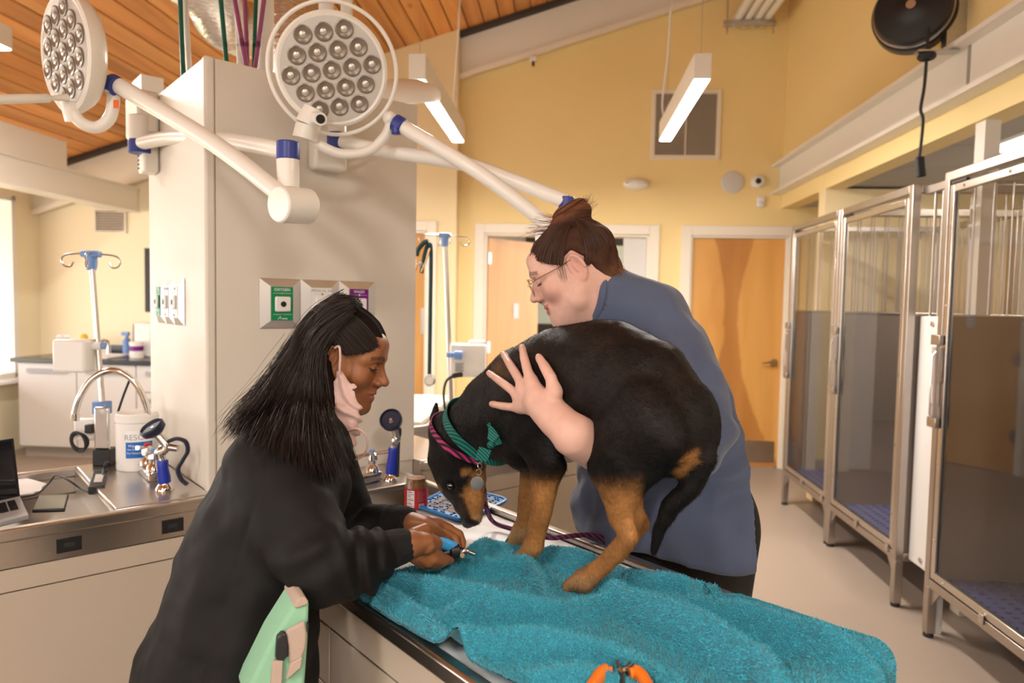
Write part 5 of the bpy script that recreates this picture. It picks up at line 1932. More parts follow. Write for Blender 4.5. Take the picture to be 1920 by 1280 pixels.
def fuzz(name, V, Q, count, length, width, flow, tint, material, parent, seed=1, lift=0.35, mask=None):
    """short hairs: one slim triangle each, lying along the flow"""
    rg = np.random.default_rng(seed)
    a, b, c, d = V[Q[:, 0]], V[Q[:, 1]], V[Q[:, 2]], V[Q[:, 3]]
    nr = np.cross(c - a, d - b)
    ar = np.linalg.norm(nr, axis=1)
    nr = nr / np.maximum(ar, 1e-12)[:, None]
    pr = ar if mask is None else ar * mask((a + c) / 2)
    f = rg.choice(len(Q), count, p=pr / pr.sum())
    u, w = rg.random(count)[:, None], rg.random(count)[:, None]
    p = (a[f] * (1 - u) + b[f] * u) * (1 - w) + (d[f] * (1 - u) + c[f] * u) * w
    n = nr[f]
    fl = flow(p) + 0.35 * rg.normal(size=(count, 3))
    fl = fl - n * (fl * n).sum(1)[:, None]
    fl /= np.maximum(np.linalg.norm(fl, axis=1), 1e-6)[:, None]
    L = (length(p) if callable(length) else length) * (0.6 + 0.8 * rg.random(count))
    tip = p + fl * L[:, None] + n * (L * lift * (0.4 + rg.random(count)))[:, None]
    sd = np.cross(n, fl) * (width * 0.5)
    base = p - n * 0.0008
    VV = np.stack([base - sd, base + sd, tip], 1).reshape(-1, 3)
    TT = np.arange(count * 3).reshape(-1, 3)
    col = np.repeat(tint(p), 3, 0) * (0.75 + 0.5 * np.repeat(rg.random(count), 3))[:, None]
    o = np_mesh(name, VV, TT, material, parent, col, shade=True)
    o["kind"] = "stuff"
    return o


def strands(name, guides, count, radius, spread, tint, material, parent, seed=1, nseg=14, sides=3, wob=0.0, taper=0.5, lenvar=0.15):
    """locks of hair: many thin tubes blended between guide curves (each guide: list of points)"""
    rg = np.random.default_rng(seed)
    G = []
    for g in guides:
        c = np.array(catmull(g, 8))
        L = np.r_[0, np.cumsum(np.linalg.norm(np.diff(c, axis=0), axis=1))]
        s = np.linspace(0, L[-1], nseg)
        G.append(np.stack([np.interp(s, L, c[:, i]) for i in range(3)], 1))
    G = np.array(G)
    ng = len(G)
    VV, FF, CC = [], [], []
    off = 0
    for q in range(count):
        g = rg.random() * (ng - 1)
        i = min(int(g), ng - 2)
        t = g - i
        c = G[i] * (1 - t) + G[i + 1] * t
        jit = rg.normal(size=3)
        sp = spread if not hasattr(spread, '__len__') else np.interp(np.linspace(0, 1, nseg), np.linspace(0, 1, len(spread)), spread)[:, None]
        c = c + jit[None] * sp
        if wob:
            ph = rg.random(3) * 6.28
            c = c + wob * np.sin(np.linspace(0, 1, nseg)[:, None] * (5 + 4 * rg.random(3)) + ph) * np.linspace(0.2, 1, nseg)[:, None]
        if lenvar:
            e = 1 - lenvar * rg.random()
            s = np.linspace(0, e, nseg)
            c = np.stack([np.interp(s, np.linspace(0, 1, nseg), c[:, k]) for k in range(3)], 1)
        T = np.gradient(c, axis=0)
        T /= np.maximum(np.linalg.norm(T, axis=1), 1e-9)[:, None]
        ref = rg.normal(size=3)
        A = np.cross(T, ref)
        A /= np.maximum(np.linalg.norm(A, axis=1), 1e-9)[:, None]
        B = np.cross(T, A)
        rr = radius * (0.7 + 0.6 * rg.random()) * np.linspace(1, taper, nseg)
        rr[-1] *= 0.3
        for k in range(sides):
            a = 2 * math.pi * k / sides
            VV.append(c + (A * math.cos(a) + B * math.sin(a)) * rr[:, None])
        base = off + np.arange(nseg - 1)
        for k in range(sides):
            k2 = (k + 1) % sides
            FF.append(np.stack([base + k * nseg, base + k2 * nseg, base + k2 * nseg + 1, base + k * nseg + 1], 1))
        off += nseg * sides
        CC.append(np.tile(tint * (0.6 + 0.8 * rg.random()), (nseg * sides, 1)))
    o = np_mesh(name, np.concatenate(VV), np.concatenate(FF), material, parent, np.concatenate(CC))
    return o
# ------------------------------------------------------------------ the dog
DC = 1.06          # island coordinate of the dog's middle plane


def PDg(px, py, off=0.0):
    v = P(px, py, 1) - Vector((0, 0, EYE))
    k = (DC + off) / v.dot(U1)
    return np.array(Vector((0, 0, EYE)) + v * k)


def mpx(px, off=0.0):
    """metres per photo pixel on the dog's plane"""
    v = P(px, 700, 1) - Vector((0, 0, EYE))
    return (DC + off) / v.dot(U1) * v.y / FPX


def dchain(F, L, off=0.0, k=0.03, flat=None):
    pts = [PDg(x, y, off if len(e) == 0 else e[0]) for x, y, r, *e in L]
    rs = [r * mpx(x, off) for x, y, r, *e in L]
    if flat is None:
        F.chain(pts, rs, k)
    else:
        F.loft(pts, [r * flat for r in rs], rs, np.array(U1), k)


dlo = np.minimum.reduce([PDg(780, 740, 0.2), PDg(1360, 590, -0.2), PDg(1100, 1120, -0.2), PDg(1240, 1050, 0.15)]) - 0.08
dhi = np.maximum.reduce([PDg(780, 740, 0.2), PDg(1360, 590, -0.2), PDg(1100, 590, -0.2), PDg(1000, 600, 0.2)]) + 0.08
dlo[2] = 0.885
dlo[1] = 0.95
dhi[1] = 1.98
dhi[2] = 1.50
DOG = Field(dlo, dhi, 0.004)
# trunk
tr = [(930, 775, 78, .075), (985, 748, 100, .098), (1060, 722, 111, .108), (1140, 713, 115, .106), (1205, 741, 112, .098), (1250, 786, 96, .09)]
DOG.loft([PDg(x, y) for x, y, r, w in tr], [w for x, y, r, w in tr], [r * mpx(x) for x, y, r, w in tr], np.array(U1), 0.02)
DOG.ell(PDg(1262, 810), 82 * mpx(1262), None, 0.03)
# chest, shoulders
DOG.loft([PDg(940, 785), PDg(985, 830)], [.07, .06], [.085, .065], np.array(U1), 0.03)
for sd in (-1, 1):
    o_ = 0.062 * sd
    dchain(DOG, [(975, 745, 62), (1002, 810, 58), (1028, 868, 36)], o_, 0.03, 0.62)
# neck and head
dchain(DOG, [(940, 775, 74), (900, 798, 66), (862, 822, 58)], 0, 0.03, 0.9)
HO = -0.005
DOG.loft([PDg(x, y, HO) for x, y in ((852, 812), (856, 855), (866, 898))], [.058, .065, .053], [r * mpx(860) for r in (57, 69, 58)], np.array(U1), 0.025)
DOG.loft([PDg(x, y, HO) for x, y in ((866, 895), (879, 940), (885, 970))], [.045, .033, .023], [r * mpx(870) for r in (52, 39, 24)], np.array(U1), 0.012)
DOG.ell(PDg(878, 980, HO), (0.014, 0.014, 0.012), None, 0.006)
DOG.ell(PDg(838, 905, HO - 0.035), (0.018, 0.018, 0.022), None, 0.012)          # brow
# eye sockets (near and far)
for sd in (-1, 1):
    pe = PDg(846, 910, HO + sd * 0.049)
    DOG.ell(pe, 0.0115, None, 0.008, cut=True)
# mouth line
DOG.chain([PDg(911, 930, -0.04), PDg(908, 958, -0.030), PDg(897, 977, -0.018)], 0.0022, 0.003, cut=True)
# ears
for pts, off, wd in (([(836, 842), (856, 815), (880, 782)], -0.064, (23, 19, 4)), ([(824, 815), (814, 788), (818, 757)], 0.045, (22, 17, 4))):
    P3 = [PDg(x, y, off) for x, y in pts]
    DOG.loft(P3, [0.008, 0.0075, 0.005], [w * mpx(850) for w in wd], np.array(U1), 0.010)
# hind legs
for sd in (-1, 1):
    if sd < 0:
        dchain(DOG, [(1222, 785, 88), (1172, 836, 78), (1133, 878, 46)], -0.078, 0.018, 0.62)
        dchain(DOG, [(1185, 862, 62), (1162, 925, 41), (1163, 968, 29), (1180, 1003, 20)], -0.064, 0.03, 0.72)
        dchain(DOG, [(1180, 1003, 20), (1158, 1030, 19), (1125, 1064, 18), (1095, 1088, 20)], -0.056, 0.015, 0.85)
        dchain(DOG, [(1095, 1087, 19), (1070, 1098, 14)], -0.056, 0.012, 1.1)
        for dx in (-0.016, -0.005, 0.006, 0.016):
            DOG.chain([PDg(1078, 1090, -0.056 + dx), PDg(1062, 1102, -0.056 + dx)], 0.0085, 0.004)
    else:
        dchain(DOG, [(1225, 790, 80), (1180, 840, 68), (1145, 880, 42)], 0.055, 0.03, 0.62)
        dchain(DOG, [(1190, 862, 50), (1178, 920, 34), (1185, 955, 24), (1200, 980, 18)], 0.055, 0.03, 0.75)
        dchain(DOG, [(1200, 980, 18), (1180, 1010, 17), (1160, 1036, 17), (1142, 1052, 17)], 0.052, 0.015, 0.9)
# front legs
for sd in (-1, 1):
    off = -0.052 if sd < 0 else 0.045
    sx = 0 if sd < 0 else -22
    sy = 0 if sd < 0 else -22
    dchain(DOG, [(1026 + sx, 872 + sy, 34), (1022 + sx, 905 + sy, 29), (1016 + sx, 950 + sy, 23), (1006 + sx, 1000 + sy, 19), (1000 + sx, 1020 + sy, 18)], off, 0.02, 0.85)
    dchain(DOG, [(1000 + sx, 1020 + sy, 18), (990 + sx, 1038 + sy, 18), (978 + sx, 1049 + sy, 15)], off, 0.012, 1.05)
    for dx in (-0.016, -0.005, 0.006, 0.016):
        DOG.chain([PDg(984 + sx, 1042 + sy, off + dx), PDg(970 + sx, 1053 + sy, off + dx)], 0.0085, 0.004)
DOG.chain([PDg(1052, 876, -0.05), PDg(1040, 900, -0.05)], [0.012, 0.01], 0.012)   # elbow point
# tail
dchain(DOG, [(1325, 862, 20), (1296, 912, 21), (1258, 948, 19), (1236, 992, 14), (1225, 1034, 6)], 0.0, 0.02)
DOG.warp(lambda p: 0.0012 * vnoise(p, 60, 1) + 0.002 * vnoise(p, 22, 2))

BLK = np.array((0.0075, 0.006, 0.0055))
TAN = np.array((0.32, 0.145, 0.045))
PALE = np.array((0.42, 0.27, 0.14))
U1n, U2n = np.array(U1), np.array(U2)


def dog_tint(V):
    a = V @ U1n
    W = np.where((a > DC)[:, None], V - 2 * (a - DC)[:, None] * U1n[None], V)     # markings are the same on both sides
    # a point of the middle strip is read where its side would be
    x, y = project(W)
    nz = vnoise(V, 90, 4) * 6
    m = np.zeros(len(V))
    m = np.maximum(m, in_poly(x + nz, y, [(890, 884), (923, 866), (926, 928), (916, 968), (896, 984), (880, 974), (862, 955), (858, 940), (872, 923), (878, 904)], 5))
    m = np.maximum(m, in_poly(x + nz, y, [(864, 880), (886, 877), (888, 890), (868, 893)], 4))
    m = np.maximum(m, 0.8 * in_poly(x + nz, y, [(818, 908), (832, 918), (828, 928), (818, 920)], 4))
    fl = sstep(y + nz, 868, 915) * ((x > 925) & (x < 1062) & (y > 840)) * sstep(V[:, 2] * -1, -1.16, -1.08)
    m = np.maximum(m, fl * np.where(y < 900, 0.75, 1))
    hl = sstep(y + nz + (x - 1090) * 0.05, 885, 945) * ((x >= 1050) & (x < 1212)) * (1 - sstep(x, 1196, 1212) * (y < 990))
    m = np.maximum(m, hl)
    m = np.maximum(m, 0.9 * in_poly(x + nz, y, [(1262, 884), (1290, 850), (1308, 842), (1306, 868), (1288, 888), (1268, 896)], 7))
    m = np.maximum(m, 0.35 * in_poly(x + nz, y, [(925, 680), (950, 672), (950, 705), (930, 712)], 14))
    nose = sstep(y - (x - 880) * 0.25, 970, 975) * (x > 850) * (x < 897) * (y < 1000)
    m = m * (1 - nose)
    bridge = in_poly(x, y, [(846, 935), (868, 930), (886, 975), (872, 990)], 4)
    m = m * (1 - 0.9 * bridge)
    m = m * (1 - 0.8 * in_poly(x, y, [(906, 925), (914, 928), (914, 945), (907, 948)], 3))
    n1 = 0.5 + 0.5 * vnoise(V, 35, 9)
    br = sstep(V[:, 2], 1.18, 1.42) * 0.6  # brownish greying and sheen of the upper back, put into the coat colour
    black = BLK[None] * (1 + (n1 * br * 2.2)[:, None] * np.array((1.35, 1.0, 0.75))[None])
    tan = TAN[None] * (0.75 + 0.5 * n1)[:, None]
    pale = sstep(V[:, 2], 0.965, 0.925)[:, None]
    tan = tan * (1 - 0.6 * pale) + PALE[None] * 0.6 * pale
    return black * (1 - m[:, None]) + tan * m[:, None]


vcol_mat("dog coat", 0.55, bump=0.35, bscale=220, spec=0.2, mottle=0.25, mscale=120, bdist=0.004)
vcol_mat("dog hair", 0.5, spec=0.25)
dog = thing("dog", ISL @ Vector((DC, 1.35, 0.9)), "black and tan dog hunched on the turquoise towel", "dog")
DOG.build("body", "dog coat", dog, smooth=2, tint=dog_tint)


def dog_flow(p):
    x, y = project(p)
    f = np.tile(-U2n[None] * 1.0 + np.array((0, 0, -0.35))[None], (len(p), 1))
    leg = ((y > 880) & (x > 950))
    f[leg] = np.array((0, 0, -1.0))
    head = (x < 915) & (y > 800)
    f[head] = np.array((-0.1, 0, 1.0))
    return f


fuzz("fur", DOG.V, DOG.Q, 90000, 0.011, 0.0011, dog_flow, dog_tint, "dog hair", dog, seed=4, lift=0.16)
mat("dog nose", (0.01, 0.009, 0.009), 0.35, bump=0.3, bscale=400)
mat("eye white", (0.55, 0.50, 0.46), 0.15)
mat("eye dark", (0.012, 0.008, 0.006), 0.06)
for sd in (-1, 1):
    c = PDg(846, 910, HO + sd * 0.044)
    e = MB().ball(c, 0.0115).build("eye", "eye dark", dog)
    n_ = (-np.array(U1) if sd < 0 else np.array(U1)) + np.array((0.1, 0, 0.15))
    MB().ball(c + n_ * 0.0038 + np.array((0.002, 0, 0.0015)), (0.0088, 0.0088, 0.006)).build("eye_white", "eye white", e)
MB().ball(PDg(877, 981, HO), (0.015, 0.013, 0.012), n=20).build("nose", "dog nose", dog)


# collars: bands that hug the neck
def band(name, p_top, p_bot, width, lift, m, parent, n=64, thick=0.0025):
    """ring around the dog where the plane through two pixels cuts the neck"""
    a, b = PDg(*p_top), PDg(*p_bot)
    c = (a + b) / 2
    e1 = (b - a) / np.linalg.norm(b - a)
    e2 = U1n
    ax = np.cross(e1, e2)
    ring = []
    for i in range(n):
        q = 2 * math.pi * i / n
        d = e1 * math.cos(q) + e2 * math.sin(q)
        rs = np.arange(0.02, 0.16, 0.001)
        v = DOG.sample(c[None] + rs[:, None] * d[None])
        j = np.argwhere(v > 0)
        r = rs[j[0, 0]] if len(j) else 0.08
        ring.append(r)
    ring = np.array(ring)
    for _ in range(4):
        ring = (np.roll(ring, 1) + ring + np.roll(ring, -1)) / 3
    ring = ring + lift
    vs, fs = [], []
    for i in range(n):
        q = 2 * math.pi * i / n
        d = e1 * math.cos(q) + e2 * math.sin(q)
        for w, t in ((-.5, 0), (.5, 0), (.5, thick), (-.5, thick)):
            vs.append(c + d * (ring[i] + t) + ax * width * w)
    for i in range(n):
        j = (i + 1) % n
        for k in range(4):
            k2 = (k + 1) % 4
            fs.append((4 * i + k, 4 * j + k, 4 * j + k2, 4 * i + k2))
    return MB().add(vs, fs).build(name, m, parent), (c, e1, e2, ax, ring)


def stripe_mat(name, c1, c2, scale):
    m = mat(name, c1, 0.7)
    nt = m.node_tree
    b = nt.nodes["Principled BSDF"]
    w = nt.nodes.new("ShaderNodeTexWave")
    w.inputs["Scale"].default_value = scale
    w.bands_direction = 'DIAGONAL'
    tc = nt.nodes.new("ShaderNodeTexCoord")
    nt.links.new(tc.outputs["Object"], w.inputs[0])
    cr = nt.nodes.new("ShaderNodeValToRGB")
    cr.color_ramp.elements[0].color = (*c1, 1)
    cr.color_ramp.elements[0].position = 0.4
    cr.color_ramp.elements[1].color = (*c2, 1)
    cr.color_ramp.elements[1].position = 0.6
    nt.links.new(w.outputs[0], cr.inputs[0])
    nt.links.new(cr.outputs[0], b.inputs["Base Color"])


stripe_mat("teal stripes", (0.0, 0.045, 0.045), (0.005, 0.20, 0.15), 75)
stripe_mat("pink weave", (0.50, 0.03, 0.16), (0.02, 0.006, 0.015), 45)
stripe_mat("leash weave", (0.17, 0.015, 0.10), (0.012, 0.008, 0.015), 40)
cl, ci = band("bow_tie_collar", (858, 746), (934, 853), 0.026, 0.004, "teal stripes", None)
tag(cl, "teal striped collar with bow tie around the dog's neck", "collar")
c_, e1_, e2_, ax_, ring_ = ci
c2, ci2 = band("pink_collar", (836, 778), (916, 866), 0.016, 0.003, "pink weave", None)
tag(c2, "pink and black woven collar nearest the dog's ears", "collar")
# bow, ring and tag hang from the teal collar
bt = DOG.surf(918, 818, 1.2, 2.0)
vd = np.array((0, 0, EYE)) - np.array(bt)
vd /= np.linalg.norm(vd)
bc = np.array(bt) + vd * 0.014
rt = np.cross(vd, (0, 0, 1.0))
rt /= np.linalg.norm(rt)
upv = np.cross(rt, vd)
k_ = np.array(mpx(918)) * 1.0


def bpt(x, y, lift=0.0):
    if y < 858:
        x, y = 918 + (x - 918) * 1.25, 818 + (y - 818) * 1.2
    """pixel offset from the bow centre, on the bow's own plane"""
    return bc + (rt * -(x - 918) * -1 + upv * -(y - 818)) * mpx(918) + vd * lift


for nm, poly in (("bow_loop", [(906, 800, .004), (914, 794, .008), (922, 801, .010), (919, 812, .004), (904, 812, .002)]),
                 ("bow_loop", [(893, 806, .003), (902, 812, .010), (915, 826, .012), (912, 832, .006), (898, 828, .004)]),
                 ("bow_loop", [(919, 802, .010), (921, 822, .012), (914, 828, .014), (899, 812, .013), (902, 805, .011)]),
                 ("bow_tail", [(915, 838, .008), (932, 832, .006), (938, 852, .002), (921, 862, .0)])):
    ps = [bpt(*q) for q in poly]
    n = len(ps)
    vs = ps + [p - vd * 0.004 for p in ps]
    MB().add(vs, [tuple(range(n)), tuple(range(n, 2 * n))[::-1]] + [(i, n + i, n + (i + 1) % n, (i + 1) % n) for i in range(n)]).build(nm, "teal stripes", cl, bevel=0.0015)
MB().ball(bpt(916, 830, 0.008), 0.009).build("bow_knot", "teal stripes", cl)
for q, (x, y) in enumerate(((936, 859), (934, 868), (936, 879))):
    MB().torus(bpt(x, y, 0.0), 0.0065 if q < 2 else 0.006, 0.0009, (vd + rt * (0.9 if q == 1 else 0)).tolist(), 20, 6).build("tag_ring", "steel", cl)
MB().lathe([(0.015, -0.001), (0.015, 0.001), (0.0135, 0.0013), (0.001, 0.0013)], face_matrix(Vector(bpt(938, 898, 0.0)), Vector(rt), Vector(vd)), 32).build("name_tag", "tag metal", cl)
# leash from the pink collar, over the table edge
lp = [PDg(900, 868, 0.07), PDg(908, 920, 0.06), PDg(912, 952, 0.03), np.array(PZ(925, 978, 0.905)), np.array(PZ(955, 990, 0.897)), np.array(PZ(1000, 1000, 0.9)), np.array(PZ(1035, 1008, 0.905)), np.array(T1 @ Vector((1.02, W1 + 0.01, 0.908))), np.array(T1 @ Vector((1.05, W1 + 0.03, 0.80))), np.array(T1 @ Vector((1.08, W1 + 0.03, 0.6)))]
o = MB().tube(catmull(lp, 8), 0.0062, 10, flat=0.6).build("leash", "leash weave")
tag(o, "dark purple woven leash running along the table edge", "leash")
# ------------------------------------------------------------------ people
def PA(px, py, a):
    """pixel -> point on the island plane at coordinate a"""
    v = P(px, py, 1) - Vector((0, 0, EYE))
    return np.array(Vector((0, 0, EYE)) + v * (a / v.dot(U1)))


def PN(px, py, d):
    return np.array(P(px, py, d))


def field_func(F, lo, hi, fn, k=0.0, cut=False):
    reg = F.region(lo, hi)
    if reg is None:
        return
    sl, X, Y, Zz = reg
    F.blend(sl, fn(X, Y, Zz).astype(F32), k, cut)


def make_head(fat=0.0, nose=1.0, lip=1.0, crown=1.0):
    """head and neck in its own axes: x right, y forward, z up, origin between the ears"""
    F = Field((-0.115, -0.135, -0.225), (0.115, 0.145, 0.13), 0.0021)
    F.ell((0, -0.010, 0.030 * crown), (0.073, 0.094, 0.080 * crown), None, 0.0)
    F.ell((0, 0.030, -0.030), (0.058 + fat * .5, 0.058, 0.075), None, 0.03)
    F.ell((0, 0.070, 0.035), (0.050, 0.024, 0.032), None, 0.03)
    for s in (-1, 1):
        F.chain([(s * 0.056, -0.004, -0.035), (s * (0.050 + fat * .6), 0.018, -0.072), (s * 0.022, 0.066, -0.100)], [0.018, 0.020 + fat * .5, 0.017], 0.03)
        F.ell((s * 0.042, 0.058, -0.028), (0.023 + fat * .4, 0.022, 0.022), None, 0.02)
        F.chain([(s * 0.012, 0.088, 0.018), (s * 0.036, 0.080, 0.019), (s * 0.052, 0.062, 0.012)], [0.008, 0.009, 0.008], 0.015)
        F.ell((s * 0.032, 0.092, 0.0), (0.0165, 0.013, 0.0105), None, 0.010, cut=True)
        F.ell((s * 0.032, 0.0745, 0.0005), (0.0150, 0.0135, 0.0125), None, 0.003)
    F.ell((0, 0.072, -0.070), (0.030, 0.020, 0.022), None, 0.015)
    # nose
    F.chain([(0, 0.086, 0.010), (0, 0.098, -0.014), (0, 0.106 + .004 * nose, -0.031)], [0.0075, 0.0085, 0.0100], 0.009)
    F.chain([(0, 0.080, 0.008), (0, 0.086, -0.018), (0, 0.088, -0.036)], [0.011, 0.013, 0.013], 0.008)
    for s in (-1, 1):
        F.ell((s * 0.0115, 0.096, -0.036), (0.0085, 0.0105, 0.0075), None, 0.006)
    F.chain([(0, 0.098, -0.040), (0, 0.091, -0.054)], [0.0065, 0.005], 0.006)
    # lips
    lips_u = [(-0.023, 0.078, -0.0645), (-0.010, 0.0905, -0.0610), (0, 0.0925, -0.0618), (0.010, 0.0905, -0.0610), (0.023, 0.078, -0.0645)]
    lips_l = [(-0.021, 0.078, -0.0665), (-0.009, 0.0885, -0.0735), (0, 0.090, -0.0745), (0.009, 0.0885, -0.0735), (0.021, 0.078, -0.0665)]
    F.chain(lips_u, [0.003, 0.0052 * lip, 0.0052 * lip, 0.0052 * lip, 0.003], 0.005)
    F.chain(lips_l, [0.003, 0.006 * lip, 0.0065 * lip, 0.006 * lip, 0.003], 0.005)
    F.chain([(-0.024, 0.080, -0.0658), (-0.012, 0.0935, -0.0670), (0, 0.0965, -0.0672), (0.012, 0.0935, -0.0670), (0.024, 0.080, -0.0658)], 0.0016 + 0.006 * (lip - 1), 0.002, cut=True)
    F.ell((0, 0.074, -0.101), (0.020, 0.019, 0.016), None, 0.02)
    if fat:
        F.ell((0, 0.030, -0.105), (0.050, 0.050, 0.035), None, 0.03)
    # neck
    F.ell((0, -0.045, -0.025), (0.054, 0.046, 0.055), None, 0.03)
    F.loft([(0, -0.030, -0.05), (0, -0.040, -0.12), (0, -0.050, -0.185)], [0.052 + fat, 0.052 + fat, 0.050 + fat], [0.055 + fat, 0.055 + fat, 0.050 + fat], (1, 0, 0), 0.03)
    # ears
    for s in (-1, 1):
        c = np.array((s * 0.0745, -0.012, -0.004))
        Re = np.array(Matrix.Rotation(math.radians(-14), 3, 'X') @ Matrix.Rotation(math.radians(s * 22), 3, 'Z'))
        F.ell(c, (0.0065, 0.0185, 0.031), Re, 0.004)
        F.ell(c + np.array((s * 0.0085, 0.003, 0.001)), (0.0065, 0.0115, 0.020), Re, 0.003, cut=True)
        F.ell(c + np.array((s * 0.002, 0.004, -0.003)), (0.004, 0.004, 0.012), Re, 0.003)
        hel = []
        for q in range(11):
            t = math.radians(-50 + 250 * q / 10)
            hel.append(c + Re @ np.array((s * 0.004, 0.0165 * math.cos(t) * 1.0, 0.0285 * math.sin(t))))
        F.chain(hel, 0.0034, 0.002)
        F.ell(c + Re @ np.array((s * 0.002, 0.004, -0.027)), (0.005, 0.008, 0.009), None, 0.004)
    return F


def head_tint(skin, lipc, brow, blush):
    def f(V):
        x, y, z = V[:, 0], V[:, 1], V[:, 2]
        col = np.tile(np.array(skin)[None], (len(V), 1)) * (1 + 0.05 * vnoise(V, 60, 3) + 0.05 * vnoise(V, 200, 5))[:, None]
        b = np.exp(-(((np.abs(x) - 0.045) / 0.024) ** 2 + ((y - 0.06) / 0.03) ** 2 + ((z + 0.035) / 0.028) ** 2))
        e = np.exp(-(((np.abs(x) - 0.078) / 0.012) ** 2 + ((y + 0.012) / 0.025) ** 2 + ((z + 0.0) / 0.04) ** 2))
        n = np.exp(-((x / 0.016) ** 2 + ((y - 0.105) / 0.014) ** 2 + ((z + 0.033) / 0.014) ** 2))
        w = np.clip(b * 0.8 + e * 0.6 + n * 0.5, 0, 1)[:, None]
        col = col * (1 - w) + np.array(blush)[None] * w
        zz = z + 0.067
        lm = (np.abs(x) < 0.024) & (y > 0.074)
        l = sstep(-np.abs(zz + 0.0 * x), -0.0140, -0.0100) * lm * sstep(-np.abs(x), -0.025, -0.019)
        col = col * (1 - l[:, None]) + np.array(lipc)[None] * l[:, None]
        bz = 0.0245 - 3.2 * (np.abs(x) - 0.034) ** 2 * 4
        bm = sstep(-np.abs(z - bz), -0.0062, -0.0030) * (np.abs(x) > 0.012) * (np.abs(x) < 0.056) * (y > 0.05)
        bm = bm * (0.75 + 0.25 * vnoise(V, 400, 8))
        col = col * (1 - 0.85 * bm[:, None]) + np.array(brow)[None] * 0.85 * bm[:, None]
        no = np.exp(-(((np.abs(x) - 0.0075) / 0.0035) ** 2 + ((y - 0.1) / 0.0065) ** 2 + ((z + 0.0445) / 0.003) ** 2))[:, None]
        col = col * (1 - 0.85 * no)  # nostrils: the shade of the openings is put into the tint
        # lash line along the lowered lid
        lz = -0.0065
        la = sstep(-np.abs(z - lz), -0.0028, -0.0012) * (np.abs(np.abs(x) - 0.032) < 0.0155) * (y > 0.078)
        col = col * (1 - 0.9 * la[:, None]) + np.array(brow)[None] * 0.6 * la[:, None]
        return col
    return f


def rigid(origin, f, up, scale=1.0):
    """matrix from head axes to the place: f = facing, up = crown direction"""
    f = np.array(f, float)
    f /= np.linalg.norm(f)
    u = np.array(up, float)
    u = u - f * (u @ f)
    u /= np.linalg.norm(u)
    x = np.cross(f, u)
    R = np.stack([x, f, u], 1) * scale
    return R, np.array(origin, float)


def place(V, RO):
    return V @ RO[0].T + RO[1]


def joined(name, parts, material, parent):
    """parts: list of (V, Q, tint array)"""
    Vs, Qs, Ts, o = [], [], [], 0
    for V, Q, T in parts:
        Vs.append(V)
        Qs.append(Q + o)
        Ts.append(T)
        o += len(V)
    return np_mesh(name, np.concatenate(Vs), np.concatenate(Qs), material, parent, np.concatenate(Ts))


def flat_tint(c, var=0.06, pink=None, seed=2):
    def f(V):
        n = (1 + var * vnoise(V, 70, seed) + var * vnoise(V, 25, seed + 1))[:, None]
        return np.array(c)[None] * n
    return f


def box_of(pts, m):
    pts = np.array(pts)
    return pts.min(0) - m, pts.max(0) + m


vcol_mat("pale skin", 0.5, bump=0.05, bscale=500, sss=0.12, spec=0.35)
vcol_mat("brown skin", 0.45, bump=0.05, bscale=500, sss=0.06, spec=0.4)
vcol_mat("hair", 0.45, spec=0.32)
vcol_mat("hair base", 0.8, spec=0.08)
mat("blue tee", (0.085, 0.108, 0.182), 0.9, noise=0.25, nscale=14, bump=0.25, bscale=350, sheen=0.2, bdist=0.003)
mat("black jacket", (0.0055, 0.0047, 0.0048), 0.7, noise=0.2, nscale=20, bump=0.15, bscale=450, spec=0.28, bdist=0.002)
mat("black rib", (0.008, 0.007, 0.008), 0.85, bump=0.3, bscale=500)
mat("black trousers", (0.008, 0.008, 0.009), 0.8, bump=0.1, bscale=300)
mat("shoe", (0.03, 0.03, 0.035), 0.6)


def limb_noise(scale, amp, seed):
    return lambda p: amp * vnoise(p, scale, seed)


# ================================================================== person in the blue tee shirt
pb = thing("person", ISL @ Vector((1.52, 1.15, 0)), "person in blue T-shirt and glasses with hair bun, holding the dog", "person")
SKB = (0.66, 0.40, 0.32)
fB = np.array((-0.900, 0.10, -0.425))
HB = rigid(P(1078, 497, 1.64) + Vector((0, 0.078, 0)), fB, (-0.43, 0, 0.9), 1.07)
HF = make_head(fat=0.012, crown=0.87)
V, Q = HF.mesh(1)
tB = head_tint(SKB, (0.42, 0.15, 0.12), (0.10, 0.05, 0.03), (0.62, 0.27, 0.22))
parts = [(place(V, HB), Q, tB(V))]
# torso under the shirt, far arm, near arm with the hand on the dog
wr = DOG.surf(1040, 783, 1.0, 2.0, 0.026)
fo1 = DOG.surf(1075, 815, 1.0, 2.0, 0.034)
arm_pts = [PA(1262, 650, 1.34), PA(1325, 790, 1.33), PA(1295, 842, 1.27), PA(1195, 846, 1.10), np.array(P(1128, 846, fo1.y + 0.06)), np.array(fo1), np.array(wr)]
arm_r = [0.060, 0.056, 0.046, 0.044, 0.046, 0.042, 0.032]
TF = Field(*box_of([PA(1020, 1080, 1.75), PA(1460, 520, 1.2), PA(1250, 560, 1.75), PA(1040, 640, 1.0), PA(1440, 1000, 1.2)], 0.1), 0.006)
TF.loft([PA(1245, 1000, 1.52), PA(1228, 800, 1.48), PA(1190, 640, 1.42)], [0.18, 0.16, 0.14], [0.2, 0.17, 0.10], U1n, 0.0)
TF.chain([PA(1190, 640, 1.43), PA(1135, 565, 1.29)], [0.05, 0.045], 0.03)
TF.chain([PA(1200, 640, 1.52), PA(1240, 800, 1.66), PA(1150, 880, 1.45)], [0.055, 0.05, 0.04], 0.03)
V, Q = TF.mesh(2)
parts.append((V, Q, flat_tint(SKB)(V)))
HAND = Field(*box_of(arm_pts[1:] + [np.array(wr), np.array(DOG.surf(914, 700)), np.array(DOG.surf(980, 640))], 0.075), 0.0026)
